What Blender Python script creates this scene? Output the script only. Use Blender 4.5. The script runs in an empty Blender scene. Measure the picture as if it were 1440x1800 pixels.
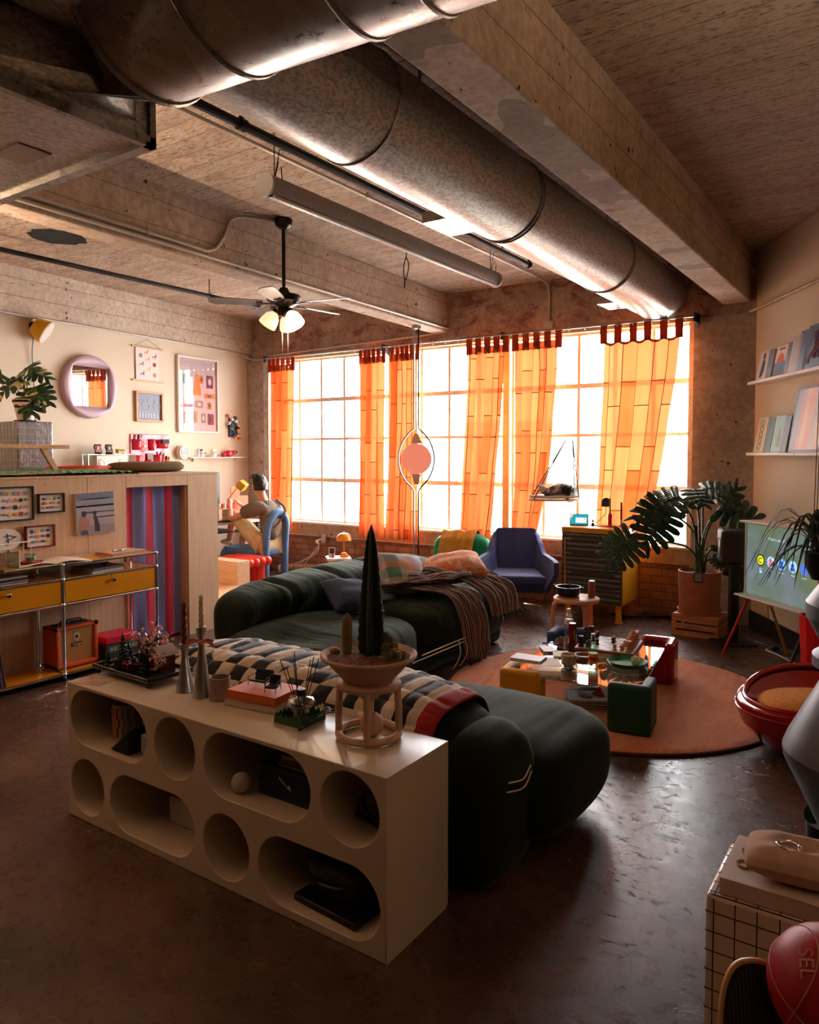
import bpy, bmesh, math, random
from mathutils import Vector, Matrix, Euler, noise
random.seed(7)
R = math.radians
PI = math.pi
SC = bpy.context.scene
COL = SC.collection

# ---------------------------------------------------------------- camera, world, light, exposure
YAW = 0.597825                       # the window wall stands at an angle to the view
cd = bpy.data.cameras.new('camera')
cam = bpy.data.objects.new('camera', cd)
COL.objects.link(cam)
cam.location = (0, 0, 1.55)
cam.rotation_euler = (R(90 - 2.5), 0, YAW)
cd.sensor_fit = 'HORIZONTAL'
cd.sensor_width = 36
cd.lens = 36 * 1307 / 1440
cd.shift_y = -(900 - 854.06) / 1440
cd.clip_start = 0.05
cd.clip_end = 200
SC.camera = cam

world = bpy.data.worlds.new('daylight')
SC.world = world
world.use_nodes = True
bg = world.node_tree.nodes['Background']
bg.inputs[0].default_value = (0.93, 0.97, 1.0, 1)
bg.inputs[1].default_value = 15.0

SC.view_settings.view_transform = 'Standard'
SC.view_settings.look = 'None'
SC.view_settings.gamma = 1
SC.view_settings.exposure = 1.25
SC.cycles.use_denoising = True
SC.cycles.max_bounces = 10
SC.cycles.diffuse_bounces = 5
SC.cycles.glossy_bounces = 4
SC.cycles.transparent_max_bounces = 16
SC.cycles.caustics_reflective = False
SC.cycles.caustics_refractive = False
SC.cycles.sample_clamp_indirect = 6
SC.cycles.blur_glossy = 0.5

def portal(x0, x1, z0, z1, y):
    l = bpy.data.lights.new('window_light', 'AREA')
    l.shape = 'RECTANGLE'; l.size = x1 - x0; l.size_y = z1 - z0
    l.cycles.is_portal = True
    o = bpy.data.objects.new('window_light', l); COL.objects.link(o)
    o.location = ((x0 + x1) / 2, y, (z0 + z1) / 2); o.rotation_euler = (R(-90), 0, 0)
for a, b in ((-7.2, -5.19), (-5.15, -3.66), (-3.61, -1.75)):
    portal(a, b, 0.65, 2.78, 7.36)

# two unseen uplighters added beside the view as ceiling fill (fixtures built further down)
ADDED_LAMPS = ((-4.7, 0.7, 1.75, 85), (1.2, 1.4, 1.75, 24))
# ---------------------------------------------------------------- helpers
def lin(c):
    if isinstance(c, str):
        c = tuple(int(c[i:i + 2], 16) / 255 for i in (0, 2, 4))
    return tuple((x / 12.92 if x <= 0.04045 else ((x + 0.055) / 1.055) ** 2.4) for x in c) + (1,)

MATS = {}
def mat(name, col='808080', rough=0.5, metal=0.0, emit=0.0, spec=0.5, coat=0.0, sheen=0.0, alpha=1.0, trans=0.0, ior=1.45):
    if name in MATS: return MATS[name]
    m = bpy.data.materials.new(name); m.use_nodes = True
    b = m.node_tree.nodes['Principled BSDF']
    c = lin(col)
    b.inputs['Base Color'].default_value = c
    b.inputs['Roughness'].default_value = rough
    b.inputs['Metallic'].default_value = metal
    b.inputs['Specular IOR Level'].default_value = spec
    b.inputs['Coat Weight'].default_value = coat
    b.inputs['Sheen Weight'].default_value = sheen
    b.inputs['Sheen Roughness'].default_value = 0.4
    b.inputs['Transmission Weight'].default_value = trans
    b.inputs['IOR'].default_value = ior
    b.inputs['Alpha'].default_value = alpha
    if emit:
        b.inputs['Emission Color'].default_value = c
        b.inputs['Emission Strength'].default_value = emit
    MATS[name] = m
    return m

class NT:
    def __init__(s, m):
        s.m = m; s.t = m.node_tree; s.n = s.t.nodes; s.b = s.n.get('Principled BSDF')
    def add(s, kind, **kw):
        n = s.n.new(kind)
        for k, v in kw.items():
            if k.startswith('i_'):
                key = k[2:]; key = int(key) if key.isdigit() else key.replace('_', ' ')
                n.inputs[key].default_value = v
            else: setattr(n, k, v)
        return n
    def link(s, a, b): s.t.links.new(a, b)
    def coords(s, kind='Object', scale=(1, 1, 1), rot=(0, 0, 0), loc=(0, 0, 0)):
        tc = s.add('ShaderNodeTexCoord'); mp = s.add('ShaderNodeMapping')
        mp.inputs['Scale'].default_value = scale; mp.inputs['Rotation'].default_value = rot; mp.inputs['Location'].default_value = loc
        s.link(tc.outputs[kind], mp.inputs['Vector']); return mp.outputs[0]
    def noise(s, vec, scale, detail=6, rough=0.6, dist=0.0):
        n = s.add('ShaderNodeTexNoise'); n.inputs['Scale'].default_value = scale; n.inputs['Detail'].default_value = detail
        n.inputs['Roughness'].default_value = rough; n.inputs['Distortion'].default_value = dist
        s.link(vec, n.inputs['Vector']); return n.outputs['Fac']
    def ramp(s, fac, stops):
        r = s.add('ShaderNodeValToRGB')
        while len(r.color_ramp.elements) < len(stops): r.color_ramp.elements.new(0.5)
        for e, (p, c) in zip(r.color_ramp.elements, stops):
            e.position = p; e.color = lin(c) if isinstance(c, str) else (c, c, c, 1)
        s.link(fac, r.inputs[0]); return r.outputs[0]
    def mix(s, fac, a, b, mode='MIX'):
        m = s.add('ShaderNodeMix', data_type='RGBA', blend_type=mode)
        for k, v in ((0, fac), (6, a), (7, b)):
            if isinstance(v, (int, float)): m.inputs[k].default_value = v
            elif isinstance(v, str): m.inputs[k].default_value = lin(v)
            else: s.link(v, m.inputs[k])
        return m.outputs[2]
    def math(s, op, a, b=0.0):
        m = s.add('ShaderNodeMath', operation=op)
        for k, v in ((0, a), (1, b)):
            if isinstance(v, (int, float)): m.inputs[k].default_value = v
            else: s.link(v, m.inputs[k])
        return m.outputs[0]
    def bump(s, h, strength=0.3, dist=0.01):
        b = s.add('ShaderNodeBump'); b.inputs['Strength'].default_value = strength; b.inputs['Distance'].default_value = dist
        s.link(h, b.inputs['Height']); s.link(b.outputs[0], s.b.inputs['Normal'])
    def color(s, o): s.link(o, s.b.inputs['Base Color'])
    def rough(s, o): s.link(o, s.b.inputs['Roughness'])

def noisy(name, c1, c2, scale=6, rough=0.6, stretch=(1, 1, 1), bump=0.2, bdist=0.005, detail=6, lo=0.35, hi=0.65, metal=0, spec=0.5, sheen=0, coat=0):
    if name in MATS: return MATS[name]
    m = mat(name, c1, rough, metal, spec=spec, sheen=sheen, coat=coat); t = NT(m)
    v = t.coords('Object', stretch); f = t.noise(v, scale, detail)
    t.color(t.ramp(f, [(lo, c1), (hi, c2)]))
    if bump: t.bump(f, bump, bdist)
    return m

class MB:
    """collects shapes and builds ONE mesh object"""
    def __init__(s): s.v = []; s.f = []; s.mi = []; s.m = Matrix(); s.k = 0; s.uv = None
    def _add(s, vs, fs):
        o = len(s.v)
        s.v += [tuple(s.m @ Vector(p)) for p in vs]
        for f in fs: s.f.append(tuple(i + o for i in f)); s.mi.append(s.k)
        return s
    def box(s, a, b):
        x0, y0, z0 = a; x1, y1, z1 = b
        return s._add([(x0, y0, z0), (x1, y0, z0), (x1, y1, z0), (x0, y1, z0), (x0, y0, z1), (x1, y0, z1), (x1, y1, z1), (x0, y1, z1)],
                      [(0, 3, 2, 1), (4, 5, 6, 7), (0, 1, 5, 4), (1, 2, 6, 5), (2, 3, 7, 6), (3, 0, 4, 7)])
    def cbox(s, c, d): return s.box([c[i] - d[i] / 2 for i in range(3)], [c[i] + d[i] / 2 for i in range(3)])
    def quad(s, *p): return s._add(p, [tuple(range(len(p)))])
    def prism(s, poly, vec):
        n = len(poly); v = Vector(vec)
        return s._add([tuple(p) for p in poly] + [tuple(Vector(p) + v) for p in poly],
                      [tuple(reversed(range(n))), tuple(range(n, 2 * n))] + [(i, (i + 1) % n, n + (i + 1) % n, n + i) for i in range(n)])
    def lathe(s, prof, n=28, c=(0, 0, 0), sx=1.0, sy=1.0):
        vs = []; fs = []
        for r, z in prof:
            for i in range(n):
                a = 2 * PI * i / n; vs.append((c[0] + r * sx * math.cos(a), c[1] + r * sy * math.sin(a), c[2] + z))
        for j in range(len(prof) - 1):
            for i in range(n): fs.append((j * n + i, j * n + (i + 1) % n, (j + 1) * n + (i + 1) % n, (j + 1) * n + i))
        if prof[0][0] > 1e-5: fs.append(tuple(reversed(range(n))))
        if prof[-1][0] > 1e-5: fs.append(tuple((len(prof) - 1) * n + i for i in range(n)))
        return s._add(vs, fs)
    def cyl(s, p0, p1, r0, r1=None, n=14):
        return s.tube([p0, p1], [r0, r0 if r1 is None else r1], n)
    def tube(s, pts, r, n=8, closed=False, flat=1.0):
        pts = [Vector(p) for p in pts]; N = len(pts)
        rs = r if isinstance(r, (list, tuple)) else [r] * N
        vs = []; fs = []; u = None
        for i in range(N):
            if closed: t = pts[(i + 1) % N] - pts[i - 1]
            else: t = pts[min(i + 1, N - 1)] - pts[max(i - 1, 0)]
            t = t.normalized() if t.length > 1e-9 else Vector((0, 0, 1))
            if u is None: u = t.orthogonal().normalized()
            u = (u - t * u.dot(t)); u = u.normalized() if u.length > 1e-6 else t.orthogonal().normalized()
            w = t.cross(u)
            for k in range(n):
                a = 2 * PI * k / n; vs.append(tuple(pts[i] + (u * math.cos(a) + w * math.sin(a) * flat) * rs[i]))
        M = N if closed else N - 1
        for i in range(M):
            for k in range(n): fs.append((i * n + k, i * n + (k + 1) % n, ((i + 1) % N) * n + (k + 1) % n, ((i + 1) % N) * n + k))
        if not closed: fs.append(tuple(reversed(range(n)))); fs.append(tuple((N - 1) * n + k for k in range(n)))
        return s._add(vs, fs)
    def sph(s, c, r, nu=20, nv=12, e=1.0):
        r = (r, r, r) if isinstance(r, (int, float)) else r
        def sp(x): return math.copysign(abs(x) ** e, x)
        vs = [(c[0], c[1], c[2] - r[2])]; fs = []
        for j in range(1, nv):
            ph = -PI / 2 + PI * j / nv
            for i in range(nu):
                a = 2 * PI * i / nu
                vs.append((c[0] + r[0] * sp(math.cos(ph)) * sp(math.cos(a)), c[1] + r[1] * sp(math.cos(ph)) * sp(math.sin(a)), c[2] + r[2] * sp(math.sin(ph))))
        vs.append((c[0], c[1], c[2] + r[2])); L = len(vs) - 1
        for i in range(nu): fs.append((0, 1 + (i + 1) % nu, 1 + i)); fs.append((L, 1 + (nv - 2) * nu + i, 1 + (nv - 2) * nu + (i + 1) % nu))
        for j in range(nv - 2):
            for i in range(nu): fs.append((1 + j * nu + i, 1 + j * nu + (i + 1) % nu, 1 + (j + 1) * nu + (i + 1) % nu, 1 + (j + 1) * nu + i))
        return s._add(vs, fs)
    def grid(s, f, nu, nv, cu=False, cv=False):
        vs = [f(i / nu, j / nv) for j in range(nv + (0 if cv else 1)) for i in range(nu + (0 if cu else 1))]
        W = nu + (0 if cu else 1); H = nv + (0 if cv else 1); fs = []
        for j in range(nv):
            for i in range(nu): fs.append((j * W + i, j * W + (i + 1) % W, ((j + 1) % H) * W + (i + 1) % W, ((j + 1) % H) * W + i))
        return s._add(vs, fs)
    def at(s, loc=(0, 0, 0), rot=(0, 0, 0), sc=1.0):
        s.m = Matrix.Translation(loc) @ Euler(rot).to_matrix().to_4x4() @ Matrix.Scale(sc, 4); return s

def obj(name, mb, m, parent=None, smooth=35, bevel=0.0, solid=0.0, sub=0, loc=None, seg=2):
    me = bpy.data.meshes.new(name)
    me.from_pydata(mb.v, [], mb.f)
    ms = m if isinstance(m, (list, tuple)) else [m]
    for x in ms: me.materials.append(x)
    if len(ms) > 1: me.polygons.foreach_set('material_index', mb.mi)
    if smooth:
        me.polygons.foreach_set('use_smooth', [True] * len(me.polygons))
        if smooth < 180: me.set_sharp_from_angle(angle=R(smooth))
    me.validate(); me.update()
    o = bpy.data.objects.new(name, me); COL.objects.link(o)
    if parent: o.parent = parent
    if loc: o.location = loc
    if solid:
        d = o.modifiers.new('solid', 'SOLIDIFY'); d.thickness = solid; d.offset = 0
    if bevel:
        b = o.modifiers.new('bevel', 'BEVEL'); b.width = bevel; b.segments = seg; b.limit_method = 'ANGLE'; b.angle_limit = R(40)
        b.harden_normals = False
    if sub:
        d = o.modifiers.new('sub', 'SUBSURF'); d.levels = sub; d.render_levels = sub
    return o

def thing(name, label, cat, loc=(0, 0, 0), rz=0.0, group=None, rot=None):
    o = bpy.data.objects.new(name, None); COL.objects.link(o)
    o.empty_display_size = 0.1
    o.location = loc; o.rotation_euler = rot or (0, 0, rz)
    o['label'] = label; o['category'] = cat
    if group: o['group'] = group
    return o

def one(name, label, cat, mb, m, loc=(0, 0, 0), rz=0.0, group=None, rot=None, **kw):
    o = obj(name, mb, m, None, **kw)
    o.location = loc; o.rotation_euler = rot or (0, 0, rz)
    o['label'] = label; o['category'] = cat
    if group: o['group'] = group
    return o

def struct(name, mb, m, parent=None, **kw):
    o = obj(name, mb, m, parent, **kw)
    if not parent: o['kind'] = 'structure'
    return o

def text(name, s, size, loc, rot, m, parent, ext=0.0005, sx=1.0):
    c = bpy.data.curves.new(name, 'FONT'); c.body = s; c.size = size; c.extrude = ext; c.align_x = 'CENTER'; c.align_y = 'CENTER'
    c.materials.append(m)
    o = bpy.data.objects.new(name, c); COL.objects.link(o); o.parent = parent
    o.location = loc; o.rotation_euler = rot; o.scale = (sx, 1, 1)
    me = bpy.data.meshes.new_from_object(o.evaluated_get(bpy.context.evaluated_depsgraph_get())); me.name = name
    n = bpy.data.objects.new(name, me); COL.objects.link(n); n.parent = parent; n.location = loc; n.rotation_euler = rot; n.scale = (sx, 1, 1)
    bpy.data.objects.remove(o)
    return n

def arc(cx, cy, r, a0, a1, n): return [(cx + r * math.cos(a0 + (a1 - a0) * i / n), cy + r * math.sin(a0 + (a1 - a0) * i / n)) for i in range(n + 1)]
def rrect(w, h, r, n=5):
    p = []
    for cx, cy, a in ((w / 2 - r, h / 2 - r, 0), (-w / 2 + r, h / 2 - r, 90), (-w / 2 + r, -h / 2 + r, 180), (w / 2 - r, -h / 2 + r, 270)):
        p += arc(cx, cy, r, R(a), R(a + 90), n)
    return p
def bez(p0, p1, p2, n=10):
    p0, p1, p2 = map(Vector, (p0, p1, p2))
    return [tuple(p0 * (1 - t) ** 2 + p1 * 2 * t * (1 - t) + p2 * t * t) for t in [i / n for i in range(n + 1)]]
def spline(pts, n=6):
    P = [Vector(p) for p in pts]; P = [P[0] * 2 - P[1]] + P + [P[-1] * 2 - P[-2]]; o = []
    for i in range(1, len(P) - 2):
        for k in range(n):
            t = k / n; a, b, c, d = P[i - 1], P[i], P[i + 1], P[i + 2]
            o.append(tuple(0.5 * ((2 * b) + (c - a) * t + (2 * a - 5 * b + 4 * c - d) * t * t + (3 * b - a - 3 * c + d) * t ** 3)))
    o.append(tuple(P[-2])); return o

ORD = ['first', 'second', 'third', 'fourth', 'fifth', 'sixth', 'seventh', 'eighth', 'ninth', 'tenth']
def nz(x, y, z=0.0): return noise.noise(Vector((x, y, z)))

# ---------------------------------------------------------------- materials of the shell
def m_ceiling():
    m = mat('board_formed_ceiling', '8a7263', 0.85, spec=0.2); t = NT(m)
    v = t.coords('Object', (1.0, 1.9, 1)); f = t.noise(v, 3.2, 10, 0.74, 0.5)
    v2 = t.coords('Object', (0.6, 0.6, 0.6)); f2 = t.noise(v2, 1.3, 4)
    c = t.ramp(f, [(0.32, '8a6f5c'), (0.45, 'b79c88'), (0.58, 'cdb6a2'), (0.75, 'e0cdbb')])
    c = t.mix(t.ramp(f2, [(0.35, 0.0), (0.65, 0.75)]), c, 'c6ac96', 'MIX')
    # boards: thin grooves across Y every 0.14 m
    tc = t.add('ShaderNodeTexCoord'); sep = t.add('ShaderNodeSeparateXYZ'); t.link(tc.outputs['Object'], sep.inputs[0])
    w = t.noise(t.coords('Object', (1.5, 0.2, 1)), 3, 3)
    y = t.math('ADD', sep.outputs[1], t.math('MULTIPLY', w, 0.03))
    fr = t.math('FRACT', t.math('DIVIDE', y, 0.15))
    g = t.math('LESS_THAN', fr, 0.06)
    bid = t.math('FLOOR', t.math('DIVIDE', y, 0.15))
    wn = t.add('ShaderNodeTexWhiteNoise', noise_dimensions='1D'); t.link(bid, wn.inputs['W'])
    c = t.mix(t.math('MULTIPLY', wn.outputs['Value'], 0.25), c, '8a705c')
    fine = t.noise(t.coords('Object', (2, 9, 2)), 9, 6, 0.7, 0.6)
    c = t.mix(t.ramp(fine, [(0.53, 0.0), (0.62, 0.85)]), c, '5a4335')
    c = t.mix(t.math('MULTIPLY', g, 0.5), c, '5a4334')
    t.color(c)
    t.bump(t.math('SUBTRACT', t.math('ADD', f, t.math('MULTIPLY', fine, 0.6)), g), 0.8, 0.02)
    return m
def m_concrete(name, c1, c2, stain=None, board=False, s=1.0, axis=2):
    m = mat(name, c1, 0.8, spec=0.25); t = NT(m)
    f = t.noise(t.coords('Object', (s, s, s)), 2.2, 9, 0.68, 0.3)
    f3 = t.noise(t.coords('Object', (s, s, s)), 24, 6, 0.7)
    c = t.ramp(f, [(0.32, c1), (0.62, c2)])
    c = t.mix(t.ramp(f3, [(0.35, 0.35), (0.6, 0.0)]), c, '4a3a30')
    if stain:
        fs = t.noise(t.coords('Object', (1.6, 1.6, 3.2), loc=(3, 7, 1)), 2.1, 8, 0.75, 0.8)
        c = t.mix(t.ramp(fs, [(0.50, 0.0), (0.60, 0.8)]), c, stain)
    if board:
        tc = t.add('ShaderNodeTexCoord'); sep = t.add('ShaderNodeSeparateXYZ'); t.link(tc.outputs['Object'], sep.inputs[0])
        w = t.noise(t.coords('Object'), 1.2, 3)
        fr = t.math('FRACT', t.math('DIVIDE', t.math('ADD', sep.outputs[axis], t.math('MULTIPLY', w, 0.03)), 0.17))
        g = t.math('LESS_THAN', fr, 0.05); c = t.mix(t.math('MULTIPLY', g, 0.5), c, '5a483c')
        t.bump(t.math('SUBTRACT', f, t.math('MULTIPLY', g, 0.6)), 0.5, 0.012)
    else:
        t.bump(t.math('ADD', f, t.math('MULTIPLY', f3, 0.4)), 0.4, 0.01)
    pit = t.noise(t.coords('Object'), 16, 2, 0.5)
    c = t.mix(t.ramp(pit, [(0.70, 0.0), (0.73, 0.9)]), c, '2a201a')
    t.color(c); return m
def m_floor():
    m = mat('polished_concrete_floor', '4a3227', 0.3, spec=0.5); t = NT(m)
    f = t.noise(t.coords('Object'), 1.1, 8, 0.62, 0.5)
    f2 = t.noise(t.coords('Object'), 14, 9, 0.75)
    c = t.ramp(f, [(0.30, '38271f'), (0.48, '503a2e'), (0.66, '6b5244')])
    c = t.mix(t.ramp(f2, [(0.40, 0.0), (0.70, 0.4)]), c, '33221a')
    v3 = t.noise(t.coords('Object'), 5.0, 3, 0.5)
    c = t.mix(t.ramp(v3, [(0.66, 0.0), (0.74, 0.35)]), c, '8d6f5c')
    t.color(c)
    pits = t.noise(t.coords('Object', (1.0, 1.6, 1)), 18, 6, 0.72, 0.9)
    pm = t.ramp(pits, [(0.58, 0.0), (0.64, 1.0)])
    t.rough(t.ramp(f2, [(0.30, 0.20), (0.75, 0.42)]))
    h = t.math('SUBTRACT', t.math('MULTIPLY', f2, 0.35), pm)
    h = t.math('ADD', h, t.math('MULTIPLY', t.noise(t.coords('Object'), 3.2, 4), 0.5))
    t.bump(h, 0.26, 0.008)
    return m
def m_brick():
    m = mat('old_brick', '8a4f3a', 0.85, spec=0.2); t = NT(m)
    b = t.add('ShaderNodeTexBrick'); b.offset = 0.5
    tc = t.add('ShaderNodeTexCoord'); sep = t.add('ShaderNodeSeparateXYZ'); cmb = t.add('ShaderNodeCombineXYZ')
    t.link(tc.outputs['Object'], sep.inputs[0]); t.link(sep.outputs[0], cmb.inputs[0]); t.link(sep.outputs[2], cmb.inputs[1])
    t.link(cmb.outputs[0], b.inputs['Vector'])
    for k, v in (('Scale', 1.0), ('Mortar Size', 0.006), ('Mortar Smooth', 0.3), ('Bias', 0.0), ('Brick Width', 0.22), ('Row Height', 0.075)): b.inputs[k].default_value = v
    b.inputs['Color1'].default_value = lin('a06a50'); b.inputs['Color2'].default_value = lin('b98468'); b.inputs['Mortar'].default_value = lin('7b5c4c')
    f = t.noise(t.coords('Object'), 12, 6, 0.7)
    c = t.mix(t.ramp(f, [(0.4, 0.0), (0.7, 0.55)]), b.outputs['Color'], '5e3527')
    t.color(c); t.bump(t.math('ADD', t.math('MULTIPLY', b.outputs['Fac'], -1.0), t.math('MULTIPLY', f, 0.5)), 0.6, 0.01)
    return m
M_CEIL = m_ceiling()
M_BEAM = m_concrete('beam_concrete', 'aa907b', 'c7ae99', board=True)
M_FASCIA = m_concrete('wall_beam_concrete', 'bfaa96', 'dccbb9', board=True)
M_SPAN = m_concrete('stained_concrete', '957a6a', 'bda393', stain='7a4636')
M_COLUMN = m_concrete('column_concrete', 'a0938a', 'c2b5ab')
M_SILLC = m_concrete('sill_concrete', 'a07d62', 'bd9c80')
M_FLOOR = m_floor()
M_BRICK = m_brick()
def m_plaster(name, col):
    m = mat(name, col, 0.8, spec=0.25); t = NT(m)
    f = t.noise(t.coords('Object'), 60, 4); t.bump(f, 0.08, 0.003)
    f2 = t.noise(t.coords('Object'), 1.5, 4); t.color(t.mix(t.ramp(f2, [(0.4, 0.0), (0.7, 0.25)]), col, 'c8b79f')); return m
M_WALL = m_plaster('cream_plaster', 'dccdb6')
M_WALLR = m_plaster('cream_plaster_wall', 'dbc8ad')
M_FRAME = noisy('aged_white_steel', 'f0ebde', 'd8cfba', 30, 0.5, bump=0.1)
M_POST = noisy('yellowed_post_paint', 'ddca9a', 'c9b37c', 14, 0.5, bump=0.1)
CHROME = mat('chrome', 'e6e6e6', 0.12, 1.0)
STEEL = mat('brushed_steel', 'b5b2ae', 0.32, 1.0)
BLACK = mat('black_plastic', '0c0c0d', 0.45)
BLACKM = mat('black_metal', '15120f', 0.4, 0.6)
WHITE = mat('white_paint', 'e9e4da', 0.45)
M_GALV = None
def m_galv(name, c1, c2, scale, rough=0.38):
    m = mat(name, c1, rough, 0.8); t = NT(m)
    vo = t.add('ShaderNodeTexVoronoi'); vo.inputs['Scale'].default_value = scale
    n = t.add('ShaderNodeTexNoise'); n.inputs['Scale'].default_value = scale * 0.5
    t.link(t.coords('Object', (1, 0.6, 1)), vo.inputs['Vector'])
    f = t.noise(t.coords('Object'), scale * 0.8, 6, 0.7, 1.2)
    g = t.math('MULTIPLY', t.math('ADD', vo.outputs['Color'], f), 0.5)
    t.color(t.ramp(g, [(0.35, c1), (0.62, c2)]))
    t.rough(t.ramp(f, [(0.4, rough - 0.06), (0.65, rough + 0.14)])); return m
GALV = m_galv('galvanized_steel', '938b83', 'bdb4aa', 110)
GALV2 = m_galv('smooth_galvanized_steel', '8c847c', '9c948c', 20, 0.33)

def m_glass(name='window_glass', tint='ffffff', refl=0.06, top=0.9):
    m = bpy.data.materials.new(name); m.use_nodes = True; t = NT(m); n = m.node_tree.nodes
    n.remove(t.b)
    tr = t.add('ShaderNodeBsdfTransparent'); tr.inputs[0].default_value = lin(tint)
    gl = t.add('ShaderNodeBsdfGlossy'); gl.inputs['Roughness'].default_value = 0.02
    lw = t.add('ShaderNodeLayerWeight'); lw.inputs['Blend'].default_value = 0.35
    mp = t.add('ShaderNodeMapRange'); t.link(lw.outputs['Facing'], mp.inputs[0]); mp.inputs[3].default_value = refl; mp.inputs[4].default_value = top
    mx = t.add('ShaderNodeMixShader'); t.link(mp.outputs[0], mx.inputs[0]); t.link(tr.outputs[0], mx.inputs[1]); t.link(gl.outputs[0], mx.inputs[2])
    t.link(mx.outputs[0], n['Material Output'].inputs[0]); MATS[name] = m; return m
GLASS = m_glass()
GLASS2 = m_glass('clear_glass', 'eef6f2', 0.1)
# ================================================================ THE SHELL
H = 3.33
WY = 7.2
# right wall: from the corner (-1.2, 7.2) at an angle towards the camera; left wall slightly off square
RD = Vector((0.5308, -0.8475, 0)); RN = Vector((-0.8475, -0.5308, 0)); RO = Vector((-1.2, 7.2, 0))
LD = Vector((0.1059, -0.9944, 0)); LN = Vector((0.9944, 0.1059, 0)); LO = Vector((-7.53, 7.2, 0))
RA = math.atan2(RD.y, RD.x)                   # local +x runs along the wall, local -y ... into the room via wall frames below
def rwall(u, d, z): return tuple(RO + RD * u + RN * d + Vector((0, 0, z)))
def lwall(u, d, z): return tuple(LO + LD * u + LN * d + Vector((0, 0, z)))

struct('floor', MB().box((-12, -12.2, -0.1), (9, 7.5, 0)), M_FLOOR)
struct('ceiling', MB().box((-12, -12.2, H), (9, 7.5, H + 0.2)), M_CEIL)
# window wall: brick below, concrete band, columns, spandrel
struct('wall_window_brick', MB().box((-7.6, WY, 0), (-1.7, WY + 0.3, 0.50)), M_BRICK)
struct('wall_window_sill_band', MB().box((-7.6, WY - 0.02, 0.50), (-1.7, WY + 0.3, 0.65)), M_SILLC)
struct('wall_window_spandrel', MB().box((-7.7, WY - 0.01, 2.78), (-1.0, WY + 0.3, H)), M_SPAN)
struct('wall_window_column_right', MB().box((-1.72, WY - 0.015, 0), (-1.0, WY + 0.3, 2.79)), M_COLUMN)
struct('wall_window_column_left', MB().box((-7.7, WY - 0.06, 0), (-7.2, WY + 0.3, 2.79)), M_COLUMN)
struct('trim_window_sill', MB().box((-7.2, WY - 0.03, 0.645), (-1.72, WY + 0.2, 0.67)), WHITE, bevel=0.005)
struct('trim_window_head', MB().box((-7.2, WY - 0.02, 2.765), (-1.72, WY + 0.12, 2.80)), M_POST)
mb = MB(); mb.prism([rwall(-0.05, 0, 0), rwall(23, 0, 0), rwall(23, -0.2, 0), rwall(-0.3, -0.2, 0)], (0, 0, H))
struct('wall_right', mb, M_WALLR)
mb = MB(); mb.prism([lwall(-0.05, 0, 0), lwall(19.5, 0, 0), lwall(19.5, -0.2, 0), lwall(-0.3, -0.2, 0)], (0, 0, H))
struct('wall_left', mb, M_WALL)
struct('wall_back_added', MB().box((-12, -3.4, 0), (9, -3.2, H)), mat('bounce_damping_brown', '4a3a30', 0.8))  # unseen wall, set close and dark to cut light bounced onto the foreground
mb = MB(); mb.prism([rwall(0, 0.015, 0), rwall(22, 0.015, 0), rwall(22, -0.001, 0), rwall(0, -0.001, 0)], (0, 0, 0.15))
struct('baseboard_right', mb, mat('black_rubber_base', '17110e', 0.5))
# beams
struct('ceiling_beam', MB().box((-1.47, -12, 2.885), (-1.24, WY, H)), M_BEAM, bevel=0.012)
def mbx(y, d=0.0): return -4.38 + (7.2 - y) * 0.05 + d          # the middle beam runs slightly off square
mb = MB(); mb.prism([(mbx(-3.2), -3.2, 2.905), (mbx(WY), WY, 2.905), (mbx(WY, -0.19), WY, 2.905), (mbx(-3.2, -0.19), -3.2, 2.905)], (0, 0, H - 2.905)); struct('ceiling_beam', mb, M_BEAM, bevel=0.012)
mb = MB(); mb.prism([lwall(0, -0.01, 2.885), lwall(19, -0.01, 2.885), lwall(19, 0.05, 2.885), lwall(0, 0.05, 2.885)], (0, 0, 0.45))
struct('ceiling_beam_wall_left', mb, M_FASCIA, bevel=0.008)
# hole in the slab: a flat near-black patch, its inner shade put into the colour
mb = MB(); pts = [(-5.88 + math.cos(a) * (0.22 + 0.06 * nz(math.cos(a) * 2, math.sin(a) * 2)), 3.50 + math.sin(a) * (0.22 + 0.05 * nz(math.cos(a) * 3, 5)), H - 0.004) for a in [2 * PI * i / 22 for i in range(22)]]
mb.prism(pts, (0, 0, 0.003)); struct('ceiling_hole', mb, mat('hollow_shade', '0c0806', 0.9))

# windows
def window(n, x0, x1, cols):
    f = MB(); y0 = WY + 0.06; y1 = WY + 0.11; w = 0.028
    f.box((x0, y0, 0.665), (x0 + w, y1, 2.77)); f.box((x1 - w, y0, 0.665), (x1, y1, 2.77))
    f.box((x0, y0, 0.665), (x1, y1, 0.665 + w)); f.box((x0, y0, 2.77 - w), (x1, y1, 2.77))
    o = struct('window_%d' % n, f, M_FRAME)
    mu = MB(); t = 0.016
    for c in cols: mu.box((c - t, y0 + 0.005, 0.67), (c + t, y1 - 0.005, 2.765))
    for z, tt in ((1.21, 0.026), (1.735, 0.016), (2.235, 0.024)): mu.box((x0, y0 + 0.004 - (0.01 if tt > 0.02 else 0), z - tt), (x1, y1 - 0.004, z + tt))
    obj('window_muntin', mu, M_FRAME, o)
    obj('window_glass', MB().box((x0 + 0.01, y0 + 0.02, 0.68), (x1 - 0.01, y0 + 0.024, 2.76)), GLASS, o)
    if len(cols) > 2:
        cx = cols[len(cols) // 2] + (0.12 if n < 3 else 0.3)
        h = MB(); h.box((cx - 0.05, y0 - 0.02, 1.20), (cx + 0.05, y0 + 0.0, 1.23)); h.tube([(cx - 0.02, y0 - 0.03, 1.225), (cx + 0.03, y0 - 0.05, 1.25), (cx + 0.06, y0 - 0.06, 1.285)], 0.007)
        obj('window_latch', h, M_POST, o)
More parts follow.
